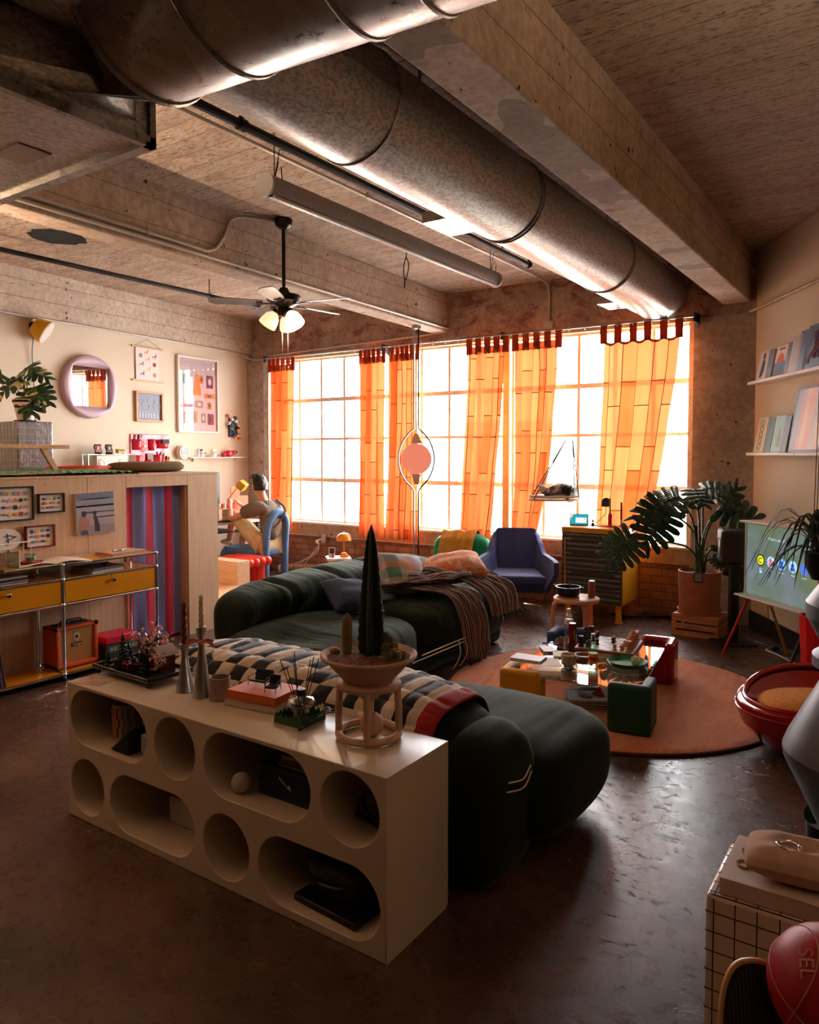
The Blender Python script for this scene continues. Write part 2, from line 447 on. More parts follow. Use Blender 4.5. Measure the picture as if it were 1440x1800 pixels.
window(1, -7.2, -5.19, [-7.06, -6.685, -6.31, -5.935, -5.56])
window(2, -5.15, -3.67, [-4.775, -4.40, -4.025])
window(3, -3.61, -1.75, [-3.235, -2.86, -2.485, -2.11])
struct('trim_window_post', MB().box((-5.2, WY - 0.005, 0.66), (-5.14, WY + 0.15, 2.78)), M_POST)
struct('trim_window_post', MB().box((-3.68, WY - 0.02, 0.66), (-3.60, WY + 0.15, 2.78)), M_POST)
struct('trim_window_post', MB().box((-1.765, WY - 0.004, 0.66), (-1.72, WY + 0.15, 2.78)), M_FRAME)
# light brick reveal at the left edge
struct('trim_window_reveal', MB().box((-7.215, WY - 0.065, 0.66), (-7.12, WY + 0.12, 2.78)), noisy('whitewashed_reveal', 'd9d6d2', 'a9a39c', 12, 0.7, bump=0.4))

# ---- outside: pale yard with containers and a low building
struct('exterior_ground', MB().box((-60, 7.6, -4.2), (40, 80, -4.0)), mat('pale_yard', 'e8e6e2', 0.8))
def container(label, x, y, z, l, h, col, mname):
    mb = MB(); n = int(l / 0.3)
    P = []
    for i in range(n + 1):
        P.append((i * l / n, 0.04 if i % 2 else 0.0, 0))
    P += [(l, 2.4, 0), (0, 2.4, 0)]
    mb.prism(P, (0, 0, h))
    one('shipping_container', label, 'container', mb, mat(mname, col, 0.8), (x, y, z))
container('pale orange container seen outside the middle window', -13.5, 22, -4.0, 4.5, 6.6, 'f8cdb8', 'faded_orange_paint')
container('pale green container seen outside the third window', -8.3, 24, -4.0, 3.2, 7.0, 'c9e6d2', 'faded_green_paint')
container('pale red container beside the green one outside', -4.6, 26, -4.0, 3.0, 5.4, 'f6cfc6', 'faded_red_paint')

# ================================================================ DUCTS, PIPES
def ring(c, r, w, axis='y'):
    return [(c[0] + r * math.cos(a), c[1], c[2] + r * math.sin(a)) for a in [2 * PI * i / 40 for i in range(40)]]
# long duct along the beam
DX, DZ, DR_ = -2.02, 3.03, 0.238
d = thing('air_duct', 'long round galvanized duct running under the slab to the window wall', 'duct', (DX, 1.0, DZ))
L = WY - 1.0
mb = MB()
def ductp(y0, y1, r0, r1=None, n=48):
    mb.tube([(0, y0, 0), (0, y1, 0)], [r0, r1 or r0], n)
ductp(0, L, DR_); obj('duct_body', mb, GALV, d, smooth=60)
for y in (1.55, 2.95, 4.6, 6.08):
    for k in (0, 1) if y > 2 else (0,):
        mb = MB(); mb.tube(ring((0, y + k * 0.035, 0), DR_ + 0.002, 0), 0.005, 6, closed=True); obj('duct_seam', mb, GALV2, d)
for y, zz in ((2.75, 0), (5.55, 0)):
    # side register boxes hanging on the left flank
    mb = MB(); mb.box((-0.34, y - 0.16, -0.17), (-0.16, y + 0.16, -0.11))
    obj('duct_register', mb, GALV2, d, bevel=0.004)
for y in (1.9, 4.4):
    mb = MB(); mb.box((0.1, y - 0.012, 0.1), (0.103, y + 0.012, H - DZ)); obj('hanger_strap', mb, GALV2, d)
# big front duct crossing above the camera, with a flange, a square-to-round piece and a plenum
ax = Vector((0.995, 0.08, 0)).normalized()
FR = 0.30
d = thing('air_duct', 'large smooth round duct crossing in front, joined to the square plenum', 'duct', (-2.02, 1.49, 2.96))
def along(t, a, r):
    n = Vector((-ax.y, ax.x, 0)); return tuple(ax * t + n * (r * math.cos(a)) + Vector((0, 0, r * math.sin(a))))
mb = MB(); mb.grid(lambda u, v: along(v * 3.2, 2 * PI * u, FR), 56, 8, cu=True); obj('duct_body', mb, GALV2, d, smooth=60)
for t in (0.02, 0.36, 0.78, 1.0, 1.28, 1.7):
    mb = MB(); mb.tube([along(t, 2 * PI * i / 44, FR + 0.002) for i in range(44)], 0.007 if t > 0.1 else 0.012, 6, closed=True); obj('duct_seam', mb, GALV2, d)
bx0, bx1, by0, by1, bz = -0.95, -0.19, -0.55, 0.16, -0.345
# transition: round ring lofted to the rectangular face of the plenum
mb = MB(); NN = 48
def tr(u, v):
    a = 2 * PI * u; p = Vector(along(0, a, FR))
    s = max(abs(math.cos(a)), abs(math.sin(a))); q = Vector((bx1 - 0.03, by0 + (by1 - by0) * (0.5 - 0.5 * math.cos(a) / s), bz + 0.05 + 0.32 * (1 + math.sin(a) / s)))
    return tuple(p.lerp(q, v))
mb.grid(tr, NN, 1, cu=True); obj('duct_transition', mb, GALV, d, smooth=20)
mb = MB(); mb.box((-1.6, by0, bz), (bx1, by1, bz + 0.69)); obj('plenum_box', mb, GALV, d)
mb = MB(); mb.box((-1.6, by1 - 0.02, bz - 0.015), (bx1 + 0.015, by1 + 0.02, bz + 0.0)); mb.box((bx1 - 0.01, by0, bz - 0.015), (bx1 + 0.015, by1 + 0.02, bz + 0.02)); mb.box((bx1, by1 - 0.004, bz), (bx1 + 0.015, by1 + 0.02, bz + 0.2)); obj('plenum_flange', mb, GALV2, d)
mb = MB(); mb.box((-0.72, -0.1, bz - 0.004), (-0.55, 0.02, bz + 0.001)); obj('tape_patch', mb, mat('tan_tape', '8f7263', 0.7), d)

def pipe(name, label, cat, pts, r, m, clips=(), group=None):
    o = thing(name, label, cat, pts[0], 0, group); p0 = Vector(pts[0])
    mb = MB(); mb.tube([tuple(Vector(p) - p0) for p in pts], r, 10); obj('pipe_run', mb, m, o)
    for c in clips:
        c = Vector(c) - p0; mb = MB(); mb.cyl(tuple(c + Vector((0, -0.02, 0))), tuple(c + Vector((0, 0.02, 0))), r * 1.35, n=12); mb.box(tuple(c + Vector((-0.004, -0.01, 0))), tuple(c + Vector((0.004, 0.01, r * 2.6)))); obj('pipe_clip', mb, m, o)
    return o
CONDUIT = mat('grey_conduit', 'b5a898', 0.4, 0.3)
PIPEB = mat('dark_iron_pipe', '231c18', 0.45, 0.5)
o = pipe('sprinkler_pipe', 'thick dark iron sprinkler pipe running beside the long round duct', 'pipe', [(-2.545, 0.4, 3.03), (-2.555, 5.42, 3.03)], 0.021, PIPEB, [(-2.55, 2.4, 3.03), (-2.55, 4.1, 3.03)])
mb = MB(); mb.cyl((-0.01, 5.02, 0.0), (-0.01, 5.02, 0.07), 0.012, n=8); mb.cyl((-0.01, 5.02, 0.07), (-0.01, 5.02, 0.076), 0.026, n=10); mb.sph((-0.01, 5.02, 0), 0.03, 10, 8); obj('sprinkler_head', mb, PIPEB, o)
for y in (1.2, 4.55):
    mb = MB(); mb.cyl((0, y, 0.02), (0, y, 0.3), 0.005, n=6); obj('hanger_rod', mb, PIPEB, o)
o = pipe('sprinkler_pipe', 'dark iron sprinkler pipe near the left wall, behind the fan', 'pipe', [(-6.02, -1.0, 3.16), (-6.02, 5.9, 3.16)], 0.021, PIPEB)
mb = MB(); mb.cyl((0, 6.9, 0.0), (0, 6.9, 0.07), 0.012, n=8); mb.cyl((0, 6.9, 0.07), (0, 6.9, 0.076), 0.026, n=10); obj('sprinkler_head', mb, PIPEB, o)
mb = MB(); mb.cyl((0, 6.2, 0.02), (0, 6.2, 0.17), 0.005, n=6); mb.tube([(0.03 * math.cos(a), 6.2, 0.03 * math.sin(a)) for a in [i * PI / 6 for i in range(12)]], 0.004, 5, closed=True); obj('hanger_rod', mb, PIPEB, o)
pipe('electrical_conduit', 'thin grey conduit clipped to the slab left of the dark pipe', 'conduit', spline([(-3.12, 0.6, 3.3), (-3.14, 4, 3.3), (-3.15, 6.6, 3.3), (-3.15, 7.05, 3.29), (-3.15, 7.17, 3.2), (-3.15, 7.175, 2.86)], 8), 0.012, CONDUIT, [(-3.13, 2.5, 3.3), (-3.14, 4.1, 3.3), (-3.15, 5.6, 3.3)])
one('junction_box', 'small grey junction box above the curtain rod', 'junction box', MB().box((-0.05, -0.02, -0.045), (0.05, 0.02, 0.045)), CONDUIT, (-3.15, 7.16, 2.86), bevel=0.004)
pipe('electrical_conduit', 'grey conduit along the middle beam that hooks round to the window wall', 'conduit', spline([(mbx(0.5, 0.014), 0.5, 2.945), (mbx(4, 0.014), 4, 2.945), (mbx(6.9, 0.014), 6.9, 2.945), (-4.38, 7.12, 2.945), (-4.45, 7.17, 2.92), (-4.7, 7.175, 2.90), (-6.9, 7.175, 2.85), (-7.1, 7.15, 2.8), (-7.12, 7.13, 2.4), (-7.12, 7.13, 0.7)], 8), 0.012, CONDUIT)
pipe('electrical_conduit', 'grey conduit that swings from the beam to the fan mount', 'conduit', spline([(mbx(1.2, 0.014), 1.2, 2.985), (mbx(3.3, 0.014), 3.3, 2.985), (mbx(3.62, 0.014), 3.62, 2.99), (mbx(3.75, 0.014), 3.75, 3.1), (mbx(3.85, 0.014), 3.85, 3.27), (-4.14, 3.98, 3.31), (-4.06, 4.15, 3.31)], 8), 0.012, CONDUIT, [(mbx(2.2, 0.014), 2.2, 2.985), (mbx(3.1, 0.014), 3.1, 2.985)])
pipe('wall_conduit', 'pale conduit running along the top of the right wall', 'conduit', [rwall(-0.55, 0.3, 2.79), rwall(-0.1, 0.06, 2.80), rwall(0.05, 0.03, 2.81), rwall(3.5, 0.03, 2.83)], 0.013, noisy('painted_conduit', 'cbb698', 'b8a284', 20, 0.5))
pipe('wall_conduit', 'pale conduit running under the beam on the left wall', 'conduit', spline([lwall(5.5, 0.06, 2.87), lwall(3, 0.06, 2.872), lwall(0.5, 0.06, 2.875), lwall(0.25, 0.07, 2.84), (-7.35, 7.1, 2.80), (-7.15, 7.12, 2.80)], 6), 0.012, CONDUIT)
# ================================================================ ADDED FILL UPLIGHTERS (unseen, left and right of the view)
for i, (x, y, z, w) in enumerate(ADDED_LAMPS):
    o = thing('added_uplighter', 'unseen brass bowl uplighter added to brighten the ceiling, %s' % ('left of the view' if i == 0 else 'right of the view'), 'floor lamp', (x, y, 0))
    obj('lamp_bowl', MB().lathe([(0.0, z - 0.12), (0.06, z - 0.115), (0.14, z - 0.06), (0.17, z), (0.165, z), (0.13, z - 0.055), (0, z - 0.11)], 32), mat('brass_bowl', 'b08a4a', 0.3, 1.0), o)
    obj('lamp_pole', MB().cyl((0, 0, 0.02), (0, 0, z - 0.11), 0.012), BLACKM, o); obj('lamp_base', MB().cyl((0, 0, 0), (0, 0, 0.025), 0.15, n=28), BLACKM, o)
    obj('lamp_bulb', MB().sph((0, 0, z - 0.04), 0.035, 14, 10), mat('warm_bulb', 'ffd9a8', 0.4, emit=20.0), o)
    l = bpy.data.lights.new('added_fill_light', 'SPOT'); l.energy = w * 4; l.spot_size = R(150); l.spot_blend = 0.6; l.color = (1.0, 0.76, 0.55); l.shadow_soft_size = 0.05
    lo = bpy.data.objects.new('added_fill_light', l); COL.objects.link(lo); lo.parent = o; lo.location = (0, 0, z + 0.01); lo.rotation_euler = (R(180), 0, 0)

# ================================================================ CURTAINS
def m_curtain():
    m = bpy.data.materials.new('orange_patchwork_gauze'); m.use_nodes = True; t = NT(m); n = m.node_tree.nodes; n.remove(t.b)
    b = t.add('ShaderNodeTexBrick'); b.offset = 0.37; b.offset_frequency = 2
    uv = t.add('ShaderNodeUVMap'); mp = t.add('ShaderNodeMapping'); mp.inputs['Rotation'].default_value = (0, 0, R(90)); t.link(uv.outputs[0], mp.inputs[0])
    t.link(mp.outputs[0], b.inputs['Vector'])
    for k, v in (('Scale', 1.0), ('Mortar Size', 0.005), ('Mortar Smooth', 0.0), ('Bias', 0.0), ('Brick Width', 0.62), ('Row Height', 0.215)): b.inputs[k].default_value = v
    b.inputs['Color1'].default_value = lin('d8602a'); b.inputs['Color2'].default_value = lin('ea9c62'); b.inputs['Mortar'].default_value = lin('5a2413')
    w1 = t.add('ShaderNodeTexWave'); w1.inputs['Scale'].default_value = 26; w1.inputs['Distortion'].default_value = 1.5; t.link(uv.outputs[0], w1.inputs[0])
    c = t.mix(t.math('MULTIPLY', w1.outputs['Fac'], 0.35), b.outputs['Color'], 'e0560f')
    tl = t.add('ShaderNodeBsdfTranslucent'); t.link(c, tl.inputs[0])
    df = t.add('ShaderNodeBsdfDiffuse'); t.link(c, df.inputs[0])
    tr = t.add('ShaderNodeBsdfTransparent'); t.link(t.mix(0.5, c, 'f08040'), tr.inputs[0])
    m1 = t.add('ShaderNodeMixShader'); m1.inputs[0].default_value = 0.85; t.link(tl.outputs[0], m1.inputs[1]); t.link(df.outputs[0], m1.inputs[2])
    m2 = t.add('ShaderNodeMixShader'); t.link(m1.outputs[0], m2.inputs[1]); t.link(tr.outputs[0], m2.inputs[2])
    t.link(t.math('SUBTRACT', 0.035, t.math('MULTIPLY', b.outputs['Fac'], 0.035)), m2.inputs[0])
    t.link(m2.outputs[0], n['Material Output'].inputs[0]); return m
M_CURT = m_curtain()
M_TAB = bpy.data.materials.new('rust_cotton'); M_TAB.use_nodes = True
_t = NT(M_TAB); _t.b.inputs['Base Color'].default_value = lin('a3431c'); _t.b.inputs['Roughness'].default_value = 0.9
_tl = _t.add('ShaderNodeBsdfTranslucent'); _tl.inputs[0].default_value = lin('b0401a'); _mx = _t.add('ShaderNodeMixShader'); _mx.inputs[0].default_value = 0.3
_t.link(_t.b.outputs[0], _mx.inputs[1]); _t.link(_tl.outputs[0], _mx.inputs[2]); _t.link(_mx.outputs[0], _t.n['Material Output'].inputs[0])
def curtain(label, x0, x1, b0, b1, folds, seed, tabs, uw, flat=False, kx=0.0):
    o = thing('curtain', label, 'curtain', ((x0 + x1) / 2, 7.06, 0.55), 0, 'orange patchwork curtains'); cx = (x0 + x1) / 2
    zt = 2.09; NU, NV = 90, 40; top = zt
    mb = MB(); UV = []
    def f(u, v):
        xa = x0 + (x1 - x0) * u; xb = b0 + (b1 - b0) * u; k = 1 - v
        k = k ** 1.3
        x = xa + (xb - xa) * k + kx * math.sin(PI * k) * 0.1
        ph = 2 * PI * folds * (u + 0.05 * nz(u * 3, v * 1.5, seed)) + seed
        am = (0.034 if not flat else 0.018) * (0.75 + 0.5 * k)
        y = am * math.sin(ph) + 0.012 * nz(u * 8, v * 3, seed + 9)
        x += 0.010 * math.sin(ph * 1.0 + 1.2) + 0.012 * nz(u * 2, v * 4, seed + 3)
        z = top * v
        if v > 0.97: z -= (0.028 if flat else 0.012) * abs(math.sin(PI * tabs * u)) * (v - 0.97) / 0.03
        if v < 0.02: z += 0.012 * nz(u * 3, seed)
        return (x - cx, y, z)
    mb.grid(f, NU, NV)
    c = obj('curtain_cloth', mb, M_CURT, o, smooth=180)
    uvl = c.data.uv_layers.new(name='UVMap')
    W = NU + 1
    for poly in c.data.polygons:
        for li, vi in zip(poly.loop_indices, poly.vertices):
            i = vi % W; j = vi // W; uvl.data[li].uv = (i / NU * uw + seed * 0.31, j / NV * 2.1 + seed * 0.17)
    tm = MB()
    for i in range(tabs + 1):
        u = i / tabs; x = x0 + (x1 - x0) * u - cx; w = min((x1 - x0) / tabs * 0.36, 0.035) if not flat else 0.034
        yy = 0.03 * math.sin(2 * PI * folds * u + seed)
        tm.box((x - w, -0.006 + yy * 0.4, zt - 0.03), (x + w, 0.006 + yy * 0.4, zt + 0.165))
    if not flat:
        tm.grid(lambda u, v: (x0 - cx + (x1 - x0) * u, 0.02 * math.sin(2 * PI * folds * u + seed) - 0.008, zt - 0.02 + 0.075 * v), 40, 1)
    else:
        tm.grid(lambda u, v: (x0 - cx + (x1 - x0) * u, 0.012 * math.sin(2 * PI * folds * u + seed) - 0.006, zt - 0.02 - 0.035 * abs(math.sin(PI * tabs * u)) + 0.022 * v), 60, 1)
    obj('tab_top', tm, M_TAB, o)
    return o
curtain('narrow orange curtain at the left end of the windows, behind the seated person', -7.03, -6.62, -7.04, -6.70, 4, 1, 5, 1.0)
curtain('gathered orange curtain at the right side of the first window', -5.52, -5.18, -5.55, -5.20, 4, 2, 5, 0.9)
curtain('gathered orange curtain left of the pink disc lamp', -5.05, -4.70, -5.13, -4.70, 4, 3, 5, 0.95)
curtain('gathered orange curtain above the green chair, at the right of the middle window', -4.02, -3.58, -4.12, -3.76, 4, 4, 4, 1.1)
curtain('orange curtain swept aside left of the hanging cat perch', -3.47, -2.99, -3.50, -3.24, 4, 5, 4, 1.1, kx=0.3)
curtain('wide flat orange patchwork curtain behind the big monstera plant', -2.53, -1.82, -2.60, -2.14, 3, 6, 5, 1.05, flat=True)
o = thing('curtain_rod', 'long steel curtain rod with open rings above the windows', 'curtain rod', (-7.1, 7.05, 2.79))
obj('rod', MB().cyl((0, 0, 0), (5.42, 0, 0), 0.011, n=10), STEEL, o)
for k in range(34):
    x = 0.06 + k * 0.16 + 0.03 * nz(k * 3.3, 1)
    obj('curtain_ring', MB().tube([(x, 0.021 * math.cos(a), 0.021 * math.sin(a) - 0.006) for a in [i * PI / 8 for i in range(16)]], 0.0022, 5, closed=True), STEEL, o)
for x in (0.0, 1.92, 3.48, 5.42):
    mb = MB(); mb.box((x - 0.012, -0.01, -0.05), (x + 0.012, 0.13, 0.03)); mb.prism([(x - 0.008, -0.02, 0.03), (x - 0.008, 0.12, 0.03), (x - 0.008, 0.12, -0.09)], (0.016, 0, 0))
    obj('rod_bracket', mb, mat('bracket_dark', '1b2230', 0.5), o)

# ================================================================ WHITE STORAGE CREDENZA
def holes_slab(name, w, h, depth, holes, m, parent, bevel=0.004):
    cu = bpy.data.curves.new(name, 'CURVE'); cu.dimensions = '2D'; cu.fill_mode = 'BOTH'; cu.extrude = depth / 2 - bevel; cu.bevel_depth = bevel; cu.bevel_resolution = 2; cu.offset = -bevel
    def poly(pts):
        s = cu.splines.new('POLY'); s.points.add(len(pts) - 1); s.use_cyclic_u = True
        for p, (x, y) in zip(s.points, pts): p.co = (x, y, 0, 1)
    poly([(0, 0), (w, 0), (w, h), (0, h)])
    for (x0, x1, zc, r) in holes:
        if x1 - x0 < 2 * r + 0.03: poly([(((x0 + x1) / 2) + r * math.cos(a), zc + r * math.sin(a)) for a in [2 * PI * i / 48 for i in range(48)]])
        else: poly(arc(x1 - r, zc, r, R(-90), R(90), 24) + arc(x0 + r, zc, r, R(90), R(270), 24))
    tmp = bpy.data.objects.new('tmp', cu); COL.objects.link(tmp)
    me = bpy.data.meshes.new_from_object(tmp.evaluated_get(bpy.context.evaluated_depsgraph_get()))
    bpy.data.objects.remove(tmp); me.name = name
    me.materials.clear(); me.materials.append(m)
    me.polygons.foreach_set('use_smooth', [True] * len(me.polygons)); me.set_sharp_from_angle(angle=R(35))
    o = bpy.data.objects.new(name, me); COL.objects.link(o); o.parent = parent
    o.rotation_euler = (R(90), 0, 0); o.location = (0, depth / 2, 0)
    return o
M_CRED = noisy('cream_lacquer', 'c8b9a4', 'c0b09a', 3, 0.30, bump=0.03, spec=0.5)
CX0, CY0, CW, CDp, CH = -2.975, 1.768, 1.688, 0.362, 0.577
o = thing('storage_credenza', 'long cream low shelf with round and pill-shaped openings beside the quilted sofa', 'shelf unit', (CX0, CY0, 0))
r = 0.117
HO = [(0.022, 0.538, 0.444, r), (0.585, 0.820, 0.444, r), (0.866, 1.382, 0.444, r), (1.425, 1.661, 0.444, r),
      (0.018, 0.255, 0.150, r), (0.298, 0.814, 0.150, r), (0.861, 1.099, 0.150, r), (1.143, 1.662, 0.150, r)]
holes_slab('shelf_body', CW, CH, CDp - 0.012, HO, M_CRED, o)
mb = MB(); mb.box((0.004, CDp - 0.012, 0.004), (1.10, CDp, CH - 0.004)); mb.box((1.40, CDp - 0.012, 0.004), (CW - 0.004, CDp, CH - 0.004)); mb.box((1.10, CDp - 0.012, 0.004), (1.40, CDp, 0.30))
obj('back_panel', mb, M_CRED, o)

# ================================================================ SOFAS (green velvet, tufted)
def m_velvet(name, c1, c2, sx, sy, sz, pl=1.0):
    m = mat(name, c1, 0.8, sheen=0.35, spec=0.15); t = NT(m)
    t.b.inputs['Sheen Tint'].default_value = lin('9aa890')
    f = t.noise(t.coords('Object', (sx, sy, sz)), 4.5, 3, 0.45, 0.5)
    f2 = t.noise(t.coords('Object'), 2.2, 3)
    t.color(t.mix(f2, c1, c2)); t.bump(t.math('MULTIPLY', f, pl), 0.35, 0.02); return m
M_VEL_Y = m_velvet('green_velvet', '151f17', '232e22', 0.7, 6.5, 0.7)
M_VEL_X = m_velvet('dark_green_velvet', '0e1611', '172119', 4.0, 0.7, 0.7, 0.6)
def puff(mb, c, d, e=0.38, nu=96, nv=48, tufts=(), amp=0.05, tr=0.10, creases=(), axis=1, seed=0, wr=0.006, squash=None):
    """a rounded cushion (superellipsoid) with buttoned dents and seams across its long axis"""
    hx, hy, hz = d[0] / 2, d[1] / 2, d[2] / 2
    def sp(x, p): return math.copysign(abs(x) ** p, x)
    def f(u, v):
        a = 2 * PI * u; ph = -PI / 2 + PI * v
        if axis == 1: p = Vector((hx * sp(math.cos(ph), 1) * 0, 0, 0))
        # poles on the long axis
        ca, sa, cp, sp_ = sp(math.cos(a), 0.62), sp(math.sin(a), 0.62), sp(math.cos(ph), e), sp(math.sin(ph), 0.75)
        if axis == 1: x, y, z = hx * cp * ca, hy * sp_, hz * cp * sa
        else: x, y, z = hx * sp_, hy * cp * sa * -1, hz * cp * ca
        P = Vector((x, y, z)); k = 1.0
        L = P[axis]; 
        for cr in creases: k -= 0.10 * math.exp(-((L - cr) / 0.035) ** 2)
        dd = 0.0
        for tx, ty, tz in tufts:
            q = (P - Vector((tx, ty, tz))).length; dd += amp * math.exp(-(q / tr) ** 2) + amp * 0.35 * math.exp(-(q / (tr * 2)) ** 2)
        n = P.normalized() if P.length > 1e-6 else Vector((0, 0, 1))
        r_ = Vector(P); r_[axis] = 0; n2 = r_.normalized() if r_.length > 1e-6 else n
        P = P + n2 * (-(1 - k) * min(hx, hy, hz) * 1.0 - dd)
        w = wr * nz(L * 16 + seed, P.x * 1.5 + P.z * 1.5 + P.y * (0 if axis == 1 else 1.5), seed) + 0.012 * nz(P.x * 4, P.y * 4, P.z * 4 + seed)
        P += n2 * w
        return tuple(P + Vector(c))
    mb.grid(f, nu, nv, cu=True); return mb

# long sofa parallel to the platform, back towards it
o = thing('green_sofa', 'long tufted dark green velvet sofa with throw and cushions, behind the quilted one', 'sofa', (-3.25, 4.25, 0))
mb = MB(); puff(mb, (-0.37, 0.18, 0.44), (0.56, 2.38, 0.54), nu=80, nv=170, tufts=[(0.22, y, 0.0) for y in (-0.95, -0.5, 0.0, 0.5, 0.95)] + [(0.2, y, -0.1) for y in (-0.7, 0.25)], amp=0.11, tr=0.15, creases=(-0.75, -0.25, 0.28, 0.75), seed=1, wr=0.003)
obj('backrest', mb, M_VEL_Y, o, smooth=180)
mb = MB(); puff(mb, (0.10, 0.62, 0.29), (0.98, 1.32, 0.48), nu=80, nv=110, tufts=[(x, y, 0.17) for x in (-0.12, 0.22) for y in (-0.35, 0.3)], amp=0.06, tr=0.14, creases=(-0.02,), seed=2, wr=0.003)
obj('seat_cushion', mb, M_VEL_Y, o, smooth=180)
mb = MB(); puff(mb, (0.10, -0.62, 0.27), (0.98, 1.18, 0.42), nu=80, nv=110, tufts=[(x, y, 0.17) for x in (-0.1, 0.22) for y in (-0.35, 0.3)], amp=0.05, tr=0.14, seed=3, wr=0.008)
obj('seat_cushion', mb, M_VEL_Y, o, smooth=180)
mb = MB(); mb.box((-0.5, -1.25, 0.0), (0.48, 1.2, 0.2)); obj('sofa_base', mb, M_VEL_Y, o, bevel=0.08, seg=4)
M_CORD = mat('white_cord', 'd9cdb8', 0.7)
mb = MB(); mb.tube([(0.592, -0.2, 0.22), (0.597, 0.2, 0.225), (0.592, 0.6, 0.22)], 0.004, 6); mb.tube([(0.585, -0.3, 0.19), (0.592, 0.2, 0.195), (0.592, 0.55, 0.2)], 0.004, 6)
mb.tube(spline([(0.59, 0.28, 0.22), (0.61, 0.27, 0.14), (0.60, 0.24, 0.07), (0.585, 0.20, 0.03)], 5), 0.004, 6); mb.tube(spline([(0.59, 0.36, 0.22), (0.61, 0.37, 0.14), (0.60, 0.34, 0.07), (0.585, 0.30, 0.03)], 5), 0.004, 6)
obj('cord_tie', mb, M_CORD, o)
# near sofa with its back to the credenza
o = thing('green_sofa', 'near dark green velvet sofa under a black and white quilt, back to the cream shelf', 'sofa', (-2.02, 2.75, 0))
mb = MB(); puff(mb, (-0.12, -0.345, 0.375), (1.72, 0.50, 0.50), axis=0, nu=72, nv=120, tufts=[], creases=(-0.35, 0.35), seed=5, wr=0.006)
obj('backrest', mb, M_VEL_X, o, smooth=180)
mb = MB(); puff(mb, (0.43, 0.10, 0.235), (1.06, 0.95, 0.42), axis=0, nu=72, nv=96, tufts=[(-0.2, 0.1, 0.2)], amp=0.03, seed=6, wr=0.006)
obj('seat_cushion', mb, M_VEL_X, o, smooth=180)
mb = MB(); puff(mb, (-0.50, 0.10, 0.235), (0.95, 0.95, 0.40), axis=0, nu=64, nv=80, seed=7)
obj('seat_cushion', mb, M_VEL_X, o, smooth=180)
mb = MB(); puff(mb, (0.74, -0.36, 0.27), (0.26, 0.46, 0.56), axis=0, e=0.5, nu=56, nv=40, seed=8, wr=0.01); obj('side_gather', mb, M_VEL_X, o, smooth=180)
mb = MB(); mb.tube(spline([(0.872, -0.45, 0.40), (0.885, -0.36, 0.385), (0.872, -0.27, 0.40)], 6), 0.003, 6); mb.tube(spline([(0.872, -0.46, 0.37), (0.887, -0.36, 0.355), (0.872, -0.26, 0.375)], 6), 0.003, 6); obj('cord_tie', mb, M_CORD, o)

# quilt over the backrest: built over the same profile, 1.2 cm proud
def quilt():
    o = thing('quilt', 'black and cream checkered quilt with striped red-bound border over the near sofa back', 'quilt', (-2.02, 2.75, 0))
    mk = mat('quilt_black', '0f0e11', 0.85, sheen=0.3); mc = mat('quilt_cream', 'cdbfae', 0.85, sheen=0.2); mr = mat('quilt_red', '9c1f22', 0.8)
    for mm in (mk, mc, mr):
        t = NT(mm); t.bump(t.noise(t.coords('Object', (1, 1, 1)), 26, 3, 0.5), 0.5, 0.006)
    mb = MB(); NU, NV = 160, 110
    X0, X1 = -0.97, 0.62
    def prof(v):
        # from the back low edge over the top to the front low edge; v 0..1 around the half ring
        a = R(205) - v * R(235)
        hy, hz = 0.25 + 0.018, 0.25 + 0.022
        ca = math.copysign(abs(math.cos(a)) ** 0.62, math.cos(a)); sa = math.copysign(abs(math.sin(a)) ** 0.62, math.sin(a))
        return (-0.345 + hy * ca, 0.375 + hz * sa)
    def f(u, v):
        x = X0 + (X1 - X0) * u; y, z = prof(v)
        xn = abs((x + 0.12) / 0.87); k = max(0.0, 1 - max(0, xn) ** 4.2) ** 0.22
        y = -0.345 + (y + 0.345) * k; z = 0.375 + (z - 0.375) * k
        puf = 0.009 * (abs(math.sin(u * 20 * PI)) * abs(math.sin(v * 11 * PI))) ** 0.5 + 0.010 * nz(u * 7, v * 5, 3) + 0.004 * nz(u * 40, v * 30, 1)
        L = math.hypot(y + 0.345, z - 0.375) or 1
        y += (y + 0.345) / L * puf; z += (z - 0.375) / L * puf
        return (x, y, z)
    mb.grid(f, NU, NV)
    for j in range(NV):
        for i in range(NU):
            u = (i + 0.5) / NU; v = (j + 0.5) / NV
            if u > 0.79 or u < 0.06:
                k = int((u - 0.79) / 0.035) if u > 0.79 else int(u / 0.02)
                m = 2 if u > 0.955 or j == 0 else (k + 1) % 2
            else:
                cx = int(u * 20); cy = int(v * 11)
                m = (cx + cy) % 2
                if cx in (10, 13) and cy % 2 == 0:
                    fx = u * 20 - cx; fy = v * 11 - cy
                    m = 1 if fx > fy else 0
                if cx == 4: m = cy % 2 if (v * 11 - cy) + (u * 20 - cx) < 1 else 1 - cy % 2
            mb.mi[j * NU + i] = m
    q = obj('quilt_cloth', mb, [mk, mc, mr], o, smooth=180, solid=0.008)
    return o
quilt()
